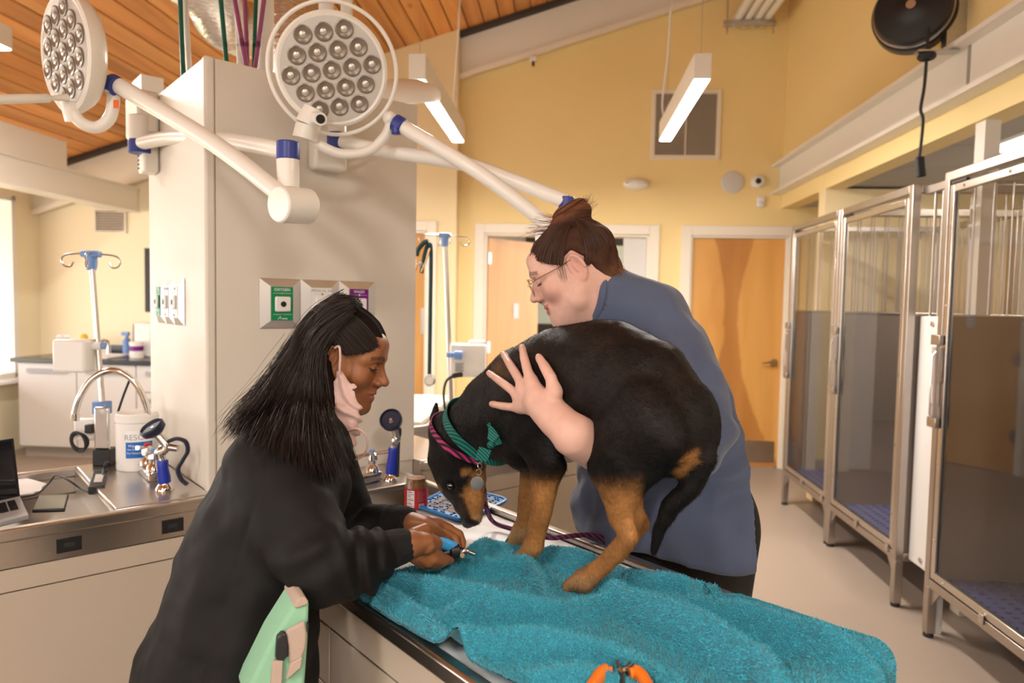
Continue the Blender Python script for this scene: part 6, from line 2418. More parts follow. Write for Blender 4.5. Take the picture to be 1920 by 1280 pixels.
HAND.chain(arm_pts[1:], arm_r[1:], 0.02)
FING = [  # pixel chains from knuckle to tip, radii in mm
    ([(976, 762), (960, 763), (942, 761), (922, 757)], (10.2, 9.2, 8.6, 7.0)),
    ([(974, 742), (956, 728), (937, 714), (917, 699)], (10.5, 9.6, 8.8, 7.0)),
    ([(982, 727), (970, 705), (956, 683), (944, 663)], (11.0, 10.0, 9.0, 7.0)),
    ([(997, 717), (989, 694), (983, 671), (979, 650)], (11.0, 10.4, 9.4, 7.2)),
    ([(1040, 735), (1033, 708), (1021, 687), (1010, 669)], (13.0, 12.0, 10.8, 7.6)),
]
knuck = []
for pts, rad in FING:
    ps = []
    for i, (x, y) in enumerate(pts):
        r = rad[i] / 1000
        ps.append(np.array(DOG.surf(x, y, 1.0, 2.0, r * (0.9 if i else 1.3) + (0.004 if i == 1 else 0))))
    HAND.chain(ps, [r / 1000 for r in rad], 0.006)
    knuck.append(ps[0])
    HAND.ell(ps[-1] * 0.8 + ps[-2] * 0.2, rad[-1] / 1000 * 1.02, None, 0.004)
pc = np.array(DOG.surf(1010, 752, 1.0, 2.0, 0.022))
for kk in knuck:
    HAND.chain([kk, pc * 0.5 + np.array(wr) * 0.5], [0.0125, 0.021], 0.016)
HAND.chain([pc, np.array(wr)], [0.024, 0.030], 0.02)
V, Q = HAND.mesh(2)
ft = flat_tint(SKB)(V)
tipd = np.min([np.linalg.norm(V - np.array(DOG.surf(*p[0][-1], 1.0, 2.0, 0.006)), axis=1) for p in FING], axis=0)
kd = np.min([np.linalg.norm(V - k, axis=1) for k in knuck], axis=0)
w = (0.45 * sstep(-tipd, -0.022, -0.006) + 0.4 * sstep(-kd, -0.02, -0.006))[:, None]
ft = ft * (1 - w) + np.array((0.60, 0.26, 0.19))[None] * w
parts.append((V, Q, ft))
body_b = joined("body", parts, "pale skin", pb)
# shirt
SH = Field(*box_of([PA(1030, 1075, 1.80), PA(1470, 520, 1.2), PA(1250, 540, 1.80), PA(1040, 640, 1.2), PA(1440, 1070, 1.2)], 0.07), 0.0055)
ts = [(1276, 1062, 1.54, .260, .295), (1278, 985, 1.54, .270, .318), (1266, 900, 1.53, .245, .285), (1228, 795, 1.49, .215, .222), (1207, 700, 1.45, .20, .185), (1187, 632, 1.41, .165, .115)]
SH.loft([PA(x, y, a) for x, y, a, q, p in ts], [q for *_, q, p in ts], [p for *_, q, p in ts], U1n, 0.0)
SH.chain([PA(1185, 618, 1.41), PA(1160, 580, 1.34), PA(1148, 566, 1.31)], [0.105, 0.092, 0.084], 0.05)
SH.chain([PA(1255, 640, 1.36), PA(1292, 720, 1.33), PA(1316, 800, 1.32), PA(1300, 850, 1.29)], [0.080, 0.079, 0.074, 0.070], 0.035)
SH.chain([PA(1200, 640, 1.52), PA(1245, 760, 1.66)], [0.08, 0.075], 0.04)
# neck opening
nk = HB[1] + HB[0] @ np.array((0, -0.050, -0.112))
nk2 = HB[1] + HB[0] @ np.array((0, 0.022, -0.028))
cd_ = (nk2 - nk) / np.linalg.norm(nk2 - nk)
SH.chain([nk - cd_ * 0.10, nk - cd_ * 0.004], [0.105, 0.084], 0.03)
SH.chain([nk + cd_ * 0.02, nk2], [0.066, 0.072], 0.006, cut=True)
# open bottom
zc = 0.885
field_func(SH, SH.lo, SH.lo + SH.n * SH.h, lambda X, Y, Zz: (Zz - (zc - 0.005)) + 0 * X + 0 * Y, 0.01, cut=True)


def shirt_folds(p):
    x, y = project(p)
    d = 0.008 * vnoise(p * np.array((1, 1, .5)), 9, 1) + 0.006 * np.abs(vnoise(p, 15, 8)) + 0.003 * vnoise(p, 28, 2)
    # drag lines from the armpit to the hip, and horizontal slack over the waist
    u = (x - 1380) * 0.55 + (y - 830) * 0.83
    d += 0.010 * np.sin(u / 11.0 + 2 * vnoise(p, 9, 4)) * np.exp(-((x - 1360) / 70) ** 2 - ((y - 850) / 80) ** 2)
    d += 0.006 * np.sin(y / 15.0 + x / 60.0 + 2.5 * vnoise(p, 7, 6)) * sstep(y, 860, 920)
    d += 0.007 * np.sin((x * 0.8 - y * 0.6) / 10.0 + 2 * vnoise(p, 8, 5)) * np.exp(-((x - 1270) / 60) ** 2 - ((y - 680) / 90) ** 2)
    return d


SH.warp(shirt_folds)
shirt = SH.build("t_shirt", "blue tee", pb, smooth=2)
# collar ribbing around the neck opening
cdir = (nk2 - nk) / np.linalg.norm(nk2 - nk)
cpts = []
for i in range(41):
    a = 2 * math.pi * i / 40
    ex = HB[0][:, 0] / np.linalg.norm(HB[0][:, 0])
    ey = np.cross(cdir, ex)
    d_ = ex * math.cos(a) + ey * math.sin(a)
    best = None
    for q in np.arange(0.12, -0.06, -0.002):          # highest cloth along the neck in this direction
        pt = nk + d_ * 0.0725 + cdir * q
        if SH.sample(pt[None])[0] < 0.002:
            best = pt
            break
    cpts.append(best if best is not None else nk + d_ * 0.0725)
cp = np.array(cpts[:-1])
for _ in range(6):
    cp = (np.roll(cp, 1, 0) + cp + np.roll(cp, -1, 0)) / 3
MB().tube(list(cp) + [cp[0]], 0.0110, 10, cap=False).build("neck_rib", "blue tee", shirt)
# trousers and shoes
TR = Field(*box_of([PA(1230, 1300, 1.9) * np.array((1, 1, 0)), PA(1470, 1040, 1.20), PA(1030, 1040, 1.85), PA(1440, 1300, 1.3) * np.array((1, 1, 0))], 0.15), 0.010)
hipc = PA(1262, 1040, 1.54)
TR.loft([hipc + np.array((0, 0, 0.08)), hipc - np.array((0, 0, 0.12))], [.222, .205], [.222, .20], U1n, 0.0)
for s in (-1, 1):
    h0 = hipc + U1n * 0.105 * s - np.array((0, 0, 0.12))
    ft_ = hipc + U1n * 0.115 * s
    TR.loft([h0, np.array((h0[0] + .0, h0[1], 0.42)), np.array((ft_[0], ft_[1], 0.07))], [.112, .075, .06], [.13, .085, .065], U1n, 0.03)
TR.build("trousers", "black trousers", pb, smooth=2)
for s in (-1, 1):
    ft_ = hipc + U1n * 0.115 * s
    SF = Field(*box_of([np.array((ft_[0], ft_[1], 0.04)) - U2n * 0.1, np.array((ft_[0], ft_[1], 0.04)) + U2n * 0.2], 0.09), 0.008)
    b0 = np.array((ft_[0], ft_[1], 0.045))
    SF.loft([b0 - U2n * 0.05, b0 + U2n * 0.15 - np.array((0, 0, .008))], [0.042, 0.045], [0.045, 0.032], U1n, 0.02)
    field_func(SF, SF.lo, SF.lo + SF.n * SF.h, lambda X, Y, Zz: (Zz - 0.004) + 0 * X + 0 * Y, 0.0, cut=True)
    SF.build("shoe", "shoe", pb)


def hair_cap(fn_keep, thick, extra=None, h=0.0028, crown=1.0):
    F = Field((-0.12, -0.15, -0.12), (0.12, 0.13, 0.19), h)
    F.ell((0, -0.010, 0.030 * crown), (0.073 + thick, 0.094 + thick, 0.080 * crown + thick), None, 0.0)
    F.ell((0, -0.050, -0.028), (0.062 + thick, 0.050 + thick, 0.062), None, 0.02)
    field_func(F, F.lo, F.lo + F.n * F.h, fn_keep, 0.012, cut=True)
    if extra:
        extra(F)
    return F


# hair drawn back into a bun
def hairline(ys, zs):
    ys, zs = np.array(ys[::-1]), np.array(zs[::-1])
    return lambda X, Y, Zz: -(np.interp(Y.ravel(), ys, zs).reshape(Y.shape) - Zz) * 0.75 + 0 * X


keepB = hairline([0.10, 0.085, 0.055, 0.018, 0.006, -0.012, -0.032, -0.046, -0.062, -0.12], [0.066, 0.056, 0.034, 0.004, 0.030, 0.036, 0.016, -0.030, -0.066, -0.078])


BUN = np.array((0, -0.050, 0.108))


def bunB(F):
    c = BUN
    F.ell(c, (0.043, 0.047, 0.030), None, 0.012)
    F.ell(c + np.array((0, 0.022, -0.014)), (0.046, 0.044, 0.018), None, 0.012)


HB_hair = hair_cap(keepB, 0.0075, bunB, crown=0.87)
HB_hair.warp(lambda p: 0.0022 * np.sin(vnoise(p, 14, 2) * 5 + (p[:, 0] * 140 + p[:, 1] * 60 - p[:, 2] * 40)) + 0.0015 * vnoise(p, 70, 3))
V, Q = HB_hair.mesh(1)
BR1, BR2 = np.array((0.060, 0.028, 0.018)), np.array((0.20, 0.075, 0.035))


def hairB_tint(V):
    bun = sstep(V[:, 2], 0.095, 0.125)[:, None]
    nape = (sstep(-V[:, 2], 0.02, 0.06) * sstep(-V[:, 1], 0.03, 0.07))[:, None] * 0.5
    n = (0.75 + 0.5 * (0.5 + 0.5 * vnoise(V * np.array((3, 1, 1)), 90, 4)))[:, None]
    return (BR1[None] * (1 - bun) + BR2[None] * bun) * (1 - nape) * n + nape * np.array((0.22, 0.10, 0.045))[None]


hb = np_mesh("hair", place(V, HB), Q, "hair base", pb, hairB_tint(V))


def hp(R, *q):
    return [place(np.array(p, float)[None], R)[0] for p in q]


# strands over the cap, swept up to the bun
gl = []
EC, ER = np.array((0, -0.01, 0.0261)), np.array((0.0825, 0.1035, 0.0795))
for s in (-1, 1):
    for (y0, z0) in ((0.078, 0.058), (0.06, 0.040), (0.04, 0.026), (0.018, 0.012), (-0.03, -0.005), (-0.05, -0.035), (-0.075, -0.05)):
        q_ = (np.array((0, y0, z0)) - EC) / ER
        x0 = ER[0] * math.sqrt(max(0.05, 1 - q_ @ q_))
        m_ = np.array((s * x0, y0, z0))
        e_ = np.array((s * 0.030, -0.045, 0.099))
        row = [m_]
        for t_ in (0.25, 0.5, 0.75):
            mid = m_ * (1 - t_) + e_ * t_
            q_ = (mid - EC) / ER
            row.append(EC + q_ / np.linalg.norm(q_) * ER)
        gl.append((s, hp(HB, *row, e_)))
for s in (-1, 1):
    g = [x for q, x in gl if q == s]
    strands("hair_strands", g[:4], 500, 0.0008, 0.002, BR1 * 1.3, "hair", hb, seed=5 + s, nseg=10)
    strands("hair_strands", g[4:], 500, 0.0008, 0.002, BR1 * 1.3, "hair", hb, seed=9 + s, nseg=10)
rg = np.random.default_rng(3)
bg = []
for k in range(16):
    a0 = rg.random() * 6.28
    tilt = rg.normal() * 0.35
    c = BUN
    pts = []
    for i in range(9):
        a = a0 + i * 0.55
        r = 1.04
        zz_ = 0.024 * math.sin(tilt * 4 + a * 0.5)
        r = 1.05 * math.sqrt(max(0.05, 1 - (zz_ / 0.031) ** 2))
        pts.append(c + np.array((0.044 * r * math.cos(a), 0.048 * r * math.sin(a), zz_)))
    bg.append(hp(HB, *pts))
strands("bun_strands", bg, 420, 0.0009, 0.002, BR2, "hair", hb, seed=21, nseg=16)
fly = [hp(HB, (0, 0.02, 0.092), (0.0, 0.06, 0.105), (0, 0.085, 0.10)), hp(HB, (0, 0.0, 0.10), (0, 0.035, 0.115), (0, 0.06, 0.128)), hp(HB, (0.01, -0.02, 0.11), (0, 0.01, 0.132), (0, 0.03, 0.142))]
strands("flyaway_hair", fly, 60, 0.0005, 0.006, BR2, "hair", hb, seed=31, nseg=10, wob=0.003, lenvar=0.5)
fly = [hp(HB, (0, -0.07, 0.112), (0, -0.09, 0.13), (0, -0.10, 0.145)), hp(HB, (0, -0.08, 0.095), (0, -0.105, 0.105), (0, -0.12, 0.108))]
strands("flyaway_hair", fly, 40, 0.0005, 0.005, BR2, "hair", hb, seed=33, nseg=10, wob=0.003, lenvar=0.5)
fly = [hp(HB, (-0.055, -0.075, -0.04), (-0.05, -0.085, -0.065), (-0.045, -0.075, -0.085)), hp(HB, (-0.03, -0.095, -0.03), (-0.025, -0.10, -0.06), (-0.02, -0.085, -0.075))]
strands("nape_curl", fly, 90, 0.0005, 0.005, np.array((0.25, 0.11, 0.05)), "hair", hb, seed=35, nseg=10, wob=0.004, lenvar=0.4)
fly = [hp(HB, (-0.066, 0.03, 0.02), (-0.069, 0.034, -0.01), (-0.066, 0.04, -0.03)), hp(HB, (-0.07, 0.015, 0.01), (-0.074, 0.018, -0.015), (-0.071, 0.026, -0.035))]
strands("temple_hair", fly, 22, 0.0003, 0.003, BR1 * 1.5, "hair", hb, seed=37, nseg=8, wob=0.002, lenvar=0.5)
# glasses
gl_root = None
gf = MB()
fr = []
for s in (-1, 1):
    c = np.array((s * 0.033, 0.106, -0.006))
    pts = []
    for i in range(25):
        a = 2 * math.pi * i / 24
        pts.append(hp(HB, c + np.array((0.0255 * math.cos(a), -0.006 * abs(math.cos(a)) * (math.cos(a) * s > 0) + 0.0, 0.0215 * math.sin(a))))[0])
    gf.tube(pts, 0.0010, 6, cap=False)
    gf.tube(catmull(hp(HB, (s * 0.0575, 0.100, 0.002), (s * 0.068, 0.085, 0.006), (s * 0.0755, 0.03, 0.010), (s * 0.0775, -0.008, 0.014), (s * 0.077, -0.03, -0.004)), 5), 0.0010, 6)
gf.tube(catmull(hp(HB, (-0.009, 0.108, -0.002), (0, 0.112, 0.002), (0.009, 0.108, -0.002)), 4), 0.0010, 6)
gls = gf.build("glasses", "gold")
tag(gls, "thin gold rimmed glasses on the person in the blue T-shirt", "glasses")
for s in (-1, 1):
    c = np.array((s * 0.033, 0.105, -0.006))
    ps = [hp(HB, c + np.array((0.0245 * math.cos(2 * math.pi * i / 24), 0, 0.0205 * math.sin(2 * math.pi * i / 24))))[0] for i in range(24)]
    MB().add(ps, [tuple(range(24))]).build("lens", "jar glass", gls, smooth=0)
for s in (-1, 1):
    e = MB().ball(hp(HB, (s * 0.032, 0.0715, -0.002))[0], 0.0132).build("eyeball", "eye white", pb)
    MB().tube(catmull(hp(HB, (s * 0.019, 0.0835, -0.0045), (s * 0.026, 0.0885, -0.0072), (s * 0.034, 0.0888, -0.0082), (s * 0.042, 0.084, -0.0068), (s * 0.0485, 0.075, -0.002)), 4), [0.0005] * 5 + [0.0011] * 7 + [0.0007] * 5, 6).build("eyelashes", "dark wood", pb)

# ================================================================== dark haired person in the black jacket
pa = thing("person", Vector((-0.52, 1.30, 0)), "dark haired person in a black jacket clipping the dog's nails", "person")
SKA = (0.27, 0.105, 0.042)
fA = np.array((0.955, -0.02, -0.275))
HA = rigid(P(627, 671, 1.43) + Vector((0, 0.072, 0)), fA, (0.27, 0, 0.96), 0.95)
HF = make_head(fat=0.0, lip=1.15)
V, Q = HF.mesh(1)
tA = head_tint(SKA, (0.30, 0.105, 0.075), (0.02, 0.012, 0.01), (0.30, 0.11, 0.045))
parts = [(place(V, HA), Q, tA(V))]
TA = Field(*box_of([PN(300, 1280, 1.3), PN(640, 780, 1.65), PN(760, 1000, 1.1), PN(400, 900, 1.65)], 0.12), 0.006)
TA.loft([PN(435, 1200, 1.30), PN(488, 1000, 1.33), PN(545, 870, 1.40)], [0.10, 0.09, 0.08], [0.14, 0.13, 0.13], U1n, 0.0)
TA.chain([PN(560, 850, 1.42), np.array(hp(HA, (0, -0.045, -0.17))[0])], [0.07, 0.055], 0.04)
nA = [PN(505, 880, 1.27), PN(598, 1058, 1.18), PN(680, 1040, 1.25), PN(757, 1022, 1.315)]
TA.chain(nA, [0.055, 0.045, 0.036, 0.027], 0.03)
fAr = [PN(605, 860, 1.57), PN(655, 1000, 1.60), PN(720, 985, 1.55), PN(762, 980, 1.50)]
TA.chain(fAr, [0.05, 0.04, 0.033, 0.026], 0.03)
V, Q = TA.mesh(2)
parts.append((V, Q, flat_tint(SKA)(V)))
# hands
NH = Field(*box_of([PN(735, 960, 1.2), PN(880, 1080, 1.55), PN(735, 1080, 1.55), PN(880, 960, 1.2)], 0.03), 0.0024)


def fchain(F, pts, rad, k=0.006):
    F.chain([PN(*p) for p in pts], [r / 1000 for r in rad], k)


# near hand closed round the clipper
fchain(NH, [(735, 1025, 1.30), (762, 1022, 1.318)], (28, 27), 0.01)
NH.loft([PN(762, 1022, 1.318), PN(788, 1019, 1.345), PN(806, 1016, 1.37)], [0.022, 0.022, 0.017], [0.029, 0.036, 0.030], np.array((0.5, 0.8, 0.2)), 0.012)
fchain(NH, [(800, 1018, 1.352), (812, 1032, 1.352), (828, 1044, 1.372), (845, 1050, 1.395)], (12, 11, 9.8, 7.6))          # index
fchain(NH, [(795, 1034, 1.345), (812, 1048, 1.35), (830, 1054, 1.375), (838, 1052, 1.405)], (11.5, 10.5, 9.5, 7.6))         # middle
fchain(NH, [(785, 1042, 1.34), (803, 1055, 1.35), (820, 1059, 1.375), (828, 1054, 1.405)], (11, 10, 9, 7.4))                # ring
fchain(NH, [(775, 1046, 1.34), (792, 1058, 1.355), (806, 1060, 1.375), (814, 1055, 1.40)], (10, 9, 8, 7))                   # little
fchain(NH, [(775, 1002, 1.35), (797, 993, 1.375), (814, 996, 1.405), (828, 1004, 1.425), (838, 1011, 1.43)], (14, 13.5, 12, 10.5, 8))   # thumb along the handle
# far hand steadying the blade
fchain(NH, [(740, 978, 1.51), (770, 981, 1.495), (795, 986, 1.49)], (25, 25, 23), 0.01)
NH.loft([PN(775, 983, 1.495), PN(800, 987, 1.49), PN(822, 993, 1.485)], [0.016, 0.016, 0.013], [0.030, 0.034, 0.032], np.array((0.2, 0.5, 0.8)), 0.012)
fchain(NH, [(818, 986, 1.49), (842, 992, 1.485), (861, 1001, 1.475), (867, 1016, 1.465), (866, 1030, 1.455)], (11, 10.5, 9.5, 8.5, 6.8))
fchain(NH, [(814, 996, 1.475), (838, 1002, 1.465), (854, 1010, 1.455), (858, 1024, 1.445), (855, 1034, 1.44)], (11, 10, 9, 8, 6.8))
fchain(NH, [(808, 1003, 1.465), (830, 1012, 1.455), (845, 1022, 1.445), (846, 1034, 1.435)], (10.5, 9.5, 8.5, 7))
fchain(NH, [(800, 1008, 1.46), (818, 1020, 1.45), (830, 1030, 1.44)], (10, 9, 7))
fchain(NH, [(795, 980, 1.50), (822, 980, 1.51), (846, 990, 1.50)], (12, 10.5, 8))
V, Q = NH.mesh(1)
ft = flat_tint(SKA)(V)
parts.append((V, Q, ft))
joined("body", parts, "brown skin", pa)
for s in (-1, 1):
    MB().ball(hp(HA, (s * 0.032, 0.0715, -0.002))[0], 0.0130).build("eyeball", "eye white", pa)
    MB().tube(catmull(hp(HA, (s * 0.019, 0.0835, -0.0045), (s * 0.026, 0.0885, -0.0072), (s * 0.034, 0.0888, -0.0082), (s * 0.042, 0.084, -0.0068), (s * 0.0485, 0.075, -0.002)), 4), [0.0007] * 5 + [0.0016] * 7 + [0.0011] * 5, 6).build("eyelashes", "text black", pa)

# jacket
JK = Field(*box_of([PN(250, 1290, 1.15), PN(620, 780, 1.72), PN(770, 1000, 1.05), PN(300, 1290, 1.55), PN(780, 1100, 1.6)], 0.06), 0.005)
js = [(418, 1330, 1.29, .172, .205), (424, 1255, 1.29, .168, .20), (436, 1180, 1.30, .148, .188), (458, 1090, 1.31, .134, .172), (490, 1000, 1.33, .128, .168), (526, 912, 1.37, .122, .172), (552, 855, 1.41, .100, .155)]
JK.loft([PN(x, y, z) for x, y, z, p, q in js], [p for *_, p, q in js], [q for *_, p, q in js], U1n, 0.0)
JK.chain([PN(552, 850, 1.42), PN(577, 800, 1.44)], [0.095, 0.068], 0.04)
JK.chain([PN(497, 876, 1.285), PN(548, 975, 1.21), PN(598, 1056, 1.165), PN(632, 1058, 1.19), PN(690, 1044, 1.255)], [0.078, 0.074, 0.068, 0.062, 0.048], 0.035)
JK.chain([PN(600, 855, 1.57), PN(640, 950, 1.60), PN(658, 1000, 1.60), PN(700, 990, 1.57), PN(735, 982, 1.53)], [0.075, 0.066, 0.060, 0.052, 0.040], 0.035)
nk = hp(HA, (0, -0.045, -0.15))[0]
JK.chain([nk, hp(HA, (0, 0.01, -0.04))[0]], [0.060, 0.09], 0.008, cut=True)


def jacket_folds(p):
    x, y = project(p)
    d = 0.011 * vnoise(p * np.array((1, 1, .6)), 8, 1) + 0.005 * np.abs(vnoise(p, 16, 8)) + 0.003 * vnoise(p, 30, 2)
    # bunched rings on the forearm, creases at the elbow
    near = sstep(-p[:, 1], -1.40, -1.30)
    s = (x - 600) * 0.98 - (y - 1050) * 0.2
    d += near * 0.006 * np.sin(s / 7.5 + 2 * vnoise(p, 14, 3)) * sstep(s, 10, 60) * (1 - sstep(s, 110, 150)) * (y > 980)
    d += near * 0.006 * np.sin((x * 0.5 + y * 0.85) / 11 + 2 * vnoise(p, 10, 7)) * np.exp(-((x - 575) / 55) ** 2 - ((y - 1040) / 55) ** 2)
    d += 0.005 * np.sin((x * 0.9 + y * 0.35) / 17 + 2 * vnoise(p, 6, 5)) * sstep(y, 1040, 1120)
    # seams
    d += 0.003 * np.exp(-((x - (405 + (1180 - y) * 0.31)) / 3.0) ** 2) * near
    return d


JK.warp(jacket_folds)
zc = PN(424, 1262, 1.29)[2]
jk = JK.build("jacket", "black jacket", pa, smooth=2)
# ribbed hem and cuffs
for pts, rad in (([PN(688, 1042, 1.253), PN(718, 1034, 1.285), PN(750, 1024, 1.312)], [0.043, 0.038, 0.034]), ([PN(722, 984, 1.545), PN(740, 981, 1.525), PN(757, 979, 1.508)], [0.044, 0.042, 0.036])):
    CF_ = Field(*box_of(pts, 0.06), 0.0035)
    CF_.chain(pts, rad, 0.0)
    ctr, axd = pts[1], (pts[2] - pts[0]) / np.linalg.norm(pts[2] - pts[0])
    ua = np.cross(axd, (0, 0, 1.0))
    ub = np.cross(axd, ua)
    CF_.warp(lambda p: 0.0011 * np.sin(np.arctan2((p - ctr) @ ub, (p - ctr) @ ua) * 46))
    CF_.build("ribbed_cuff", "black rib", jk, smooth=1)
# bracelet on the far wrist
w0, w1 = PN(756, 979, 1.508), PN(768, 980, 1.50)
MB().tube([w0, w0 * .5 + w1 * .5, w1], 0.030, 24).build("wrist_band", "shoe", pa)
# trousers, shoes
hipc = PN(426, 1262, 1.29)
TR = Field(*box_of([hipc * np.array((1, 1, 0)), hipc + np.array((0, 0, 0.1))], 0.27), 0.010)
TR.loft([hipc + np.array((0, 0, 0.03)), hipc - np.array((0, 0, 0.16))], [.135, .125], [.175, .17], U1n, 0.0)
for s in (-1, 1):
    h0 = hipc + U2n * 0.09 * s - np.array((0, 0, 0.12))
    ft_ = hipc + U2n * 0.10 * s
    TR.loft([h0, np.array((h0[0], h0[1], 0.42)), np.array((ft_[0], ft_[1], 0.07))], [.105, .07, .055], [.095, .07, .055], U1n, 0.04)
TR.build("trousers", "black trousers", pa, smooth=2)
for s in (-1, 1):
    ft_ = hipc + U2n * 0.10 * s
    b0 = np.array((ft_[0], ft_[1], 0.045))
    SF = Field(*box_of([b0 - U1n * 0.1, b0 + U1n * 0.17], 0.09), 0.008)
    SF.loft([b0 - U1n * 0.05, b0 + U1n * 0.13 - np.array((0, 0, .008))], [0.042, 0.045], [0.045, 0.032], U2n, 0.02)
    field_func(SF, SF.lo, SF.lo + SF.n * SF.h, lambda X, Y, Zz: (Zz - 0.004) + 0 * X + 0 * Y, 0.0, cut=True)
    SF.build("shoe", "shoe", pa)


# hair: long, dark, half tied back
keepA = hairline([0.10, 0.085, 0.060, 0.030, 0.008, -0.012, -0.030, -0.045, -0.12], [0.054, 0.044, 0.030, 0.012, 0.020, 0.034, 0.0, -0.10, -0.12])


def lockA(F):
    F.ell((0, -0.03, 0.105), (0.030, 0.045, 0.014), None, 0.012)


HC = hair_cap(keepA, 0.008, lockA)
HC.warp(lambda p: 0.0018 * np.sin(p[:, 0] * 220 + 3 * vnoise(p, 12, 2)) + 0.001 * vnoise(p, 70, 3))
V, Q = HC.mesh(1)
DK = np.array((0.012, 0.0075, 0.006))
cap = (place(V, HA), Q, np.tile(DK, (len(V), 1)))
HM = Field(*box_of([PN(420, 860, 1.3), PN(680, 560, 1.6), PN(650, 900, 1.3), PN(430, 790, 1.6)], 0.06), 0.0045)
HM.loft([PN(612, 640, 1.50), PN(560, 730, 1.47), PN(505, 800, 1.43), PN(478, 835, 1.40)], [0.075, 0.085, 0.085, 0.06], [0.062, 0.050, 0.035, 0.018], np.array((0.3, 0.95, 0)), 0.0)
HM.loft([PN(592, 690, 1.43), PN(594, 770, 1.40), PN(606, 840, 1.385), PN(625, 880, 1.385)], [0.030, 0.035, 0.032, 0.015], [0.034, 0.040, 0.034, 0.012], np.array((0, 1.0, 0)), 0.03)
HM.loft([PN(570, 720, 1.43), PN(545, 810, 1.36), PN(550, 860, 1.33)], [0.025, 0.022, 0.010], [0.050, 0.050, 0.030], np.array((0, 1.0, 0)), 0.03)
HM.warp(lambda p: 0.003 * np.sin(p[:, 0] * 90 + p[:, 2] * 50 + 3 * vnoise(p, 10, 2)) + 0.0015 * vnoise(p, 60, 3))
V, Q = HM.mesh(2)
hair_a = joined("hair", [cap, (V, Q, np.tile(DK, (len(V), 1)))], "hair base", pa)
SC = DK * 2.2
# scalp strands: from the hairline back to the tie, then down the back
sg = []
for s in (1, -1):
    for (y0, z0) in ((0.083, 0.050), (0.066, 0.036), (0.045, 0.026), (0.022, 0.016)):
        yy, zz = (y0 + 0.01) / 0.106, (z0 - 0.03) / 0.092
        x0 = 0.086 * math.sqrt(max(0.02, 1 - yy * yy - zz * zz))
        m_ = np.array((s * x0, y0, z0))
        e_ = np.array((s * 0.03, -0.08, 0.085))
        mid = (m_ + e_) / 2
        q_ = (mid - np.array((0, -0.01, 0.03))) / np.array((0.0875, 0.1085, 0.0945))
        mid = np.array((0, -0.01, 0.03)) + q_ / np.linalg.norm(q_) * np.array((0.0875, 0.1085, 0.0945))
        sg.append((s, hp(HA, m_, mid, e_)))
for s in (1, -1):
    strands("scalp_strands", [x for q, x in sg if q == s], 900, 0.0008, 0.0022, SC, "hair", hair_a, seed=41 + s, nseg=10, lenvar=0.05)
long_g = [
    [PN(668, 562, 1.50), PN(625, 563, 1.50), PN(580, 612, 1.49), PN(530, 692, 1.46), PN(478, 752, 1.42), PN(436, 803, 1.38)],
    [PN(660, 570, 1.46), PN(610, 590, 1.45), PN(562, 665, 1.43), PN(518, 745, 1.39), PN(480, 800, 1.35), PN(462, 832, 1.33)],
    [PN(655, 585, 1.435), PN(607, 620, 1.42), PN(573, 690, 1.40), PN(543, 765, 1.365), PN(520, 825, 1.335), PN(512, 858, 1.325)],
    [PN(640, 600, 1.425), PN(596, 645, 1.41), PN(578, 712, 1.39), PN(566, 780, 1.36), PN(560, 840, 1.33), PN(560, 885, 1.32)],
    [PN(630, 612, 1.42), PN(596, 655, 1.405), PN(590, 720, 1.385), PN(592, 790, 1.365), PN(600, 850, 1.35), PN(610, 896, 1.345)],
    [PN(622, 625, 1.42), PN(599, 668, 1.405), PN(602, 735, 1.39), PN(614, 800, 1.375), PN(630, 855, 1.365), PN(648, 900, 1.36)],
]


def over_jacket(g):
    out = []
    for p in g:
        x_, y_ = project(np.array(p)[None])
        q = np.array(JK.surf(float(x_[0]), float(y_[0]), 0.9, 1.9, 0.010))
        out.append(q if (y_[0] > 770 and q[1] < p[1] and JK.sample(q[None])[0] < 0.02) else np.array(p))
    return out


long_g = [over_jacket(catmull(g, 3)) for g in long_g]
strands("long_hair", long_g, 2600, 0.0007, (0.005, 0.007, 0.009, 0.011), SC, "hair", hair_a, seed=51, nseg=18, wob=0.004, lenvar=0.12)
back_g = [[PN(640, 560, 1.53), PN(600, 590, 1.54), PN(560, 650, 1.54), PN(515, 725, 1.50), PN(470, 775, 1.46), PN(440, 815, 1.42)],
          [PN(640, 560, 1.50), PN(590, 600, 1.50), PN(548, 670, 1.48), PN(500, 740, 1.45), PN(455, 790, 1.41), PN(428, 826, 1.37)]]
strands("back_hair", back_g, 600, 0.0007, (0.006, 0.010, 0.012, 0.014), SC, "hair", hair_a, seed=53, nseg=16, wob=0.005, lenvar=0.15)
fl_g = [[PN(560, 640, 1.46), PN(505, 715, 1.44), PN(455, 770, 1.40), PN(410, 830, 1.36)], [PN(600, 760, 1.37), PN(640, 840, 1.36), PN(655, 885, 1.36), PN(662, 905, 1.36)]]
strands("loose_hair", fl_g[:1] + [[q + np.array((-.012, 0, .012)) for q in fl_g[0]]], 45, 0.0006, 0.006, SC, "hair", hair_a, seed=55, nseg=12, wob=0.008, lenvar=0.4)
strands("front_hair", [fl_g[1], [q + np.array((.012, 0, .0)) for q in fl_g[1]]], 160, 0.0008, 0.005, SC, "hair", hair_a, seed=57, nseg=12, wob=0.004, lenvar=0.3)
MB().tube(catmull([PN(661, 556, 1.50), PN(665, 563, 1.475), PN(672, 572, 1.455)], 4), 0.006, 8).build("hair_tie", "black rubber", hair_a)

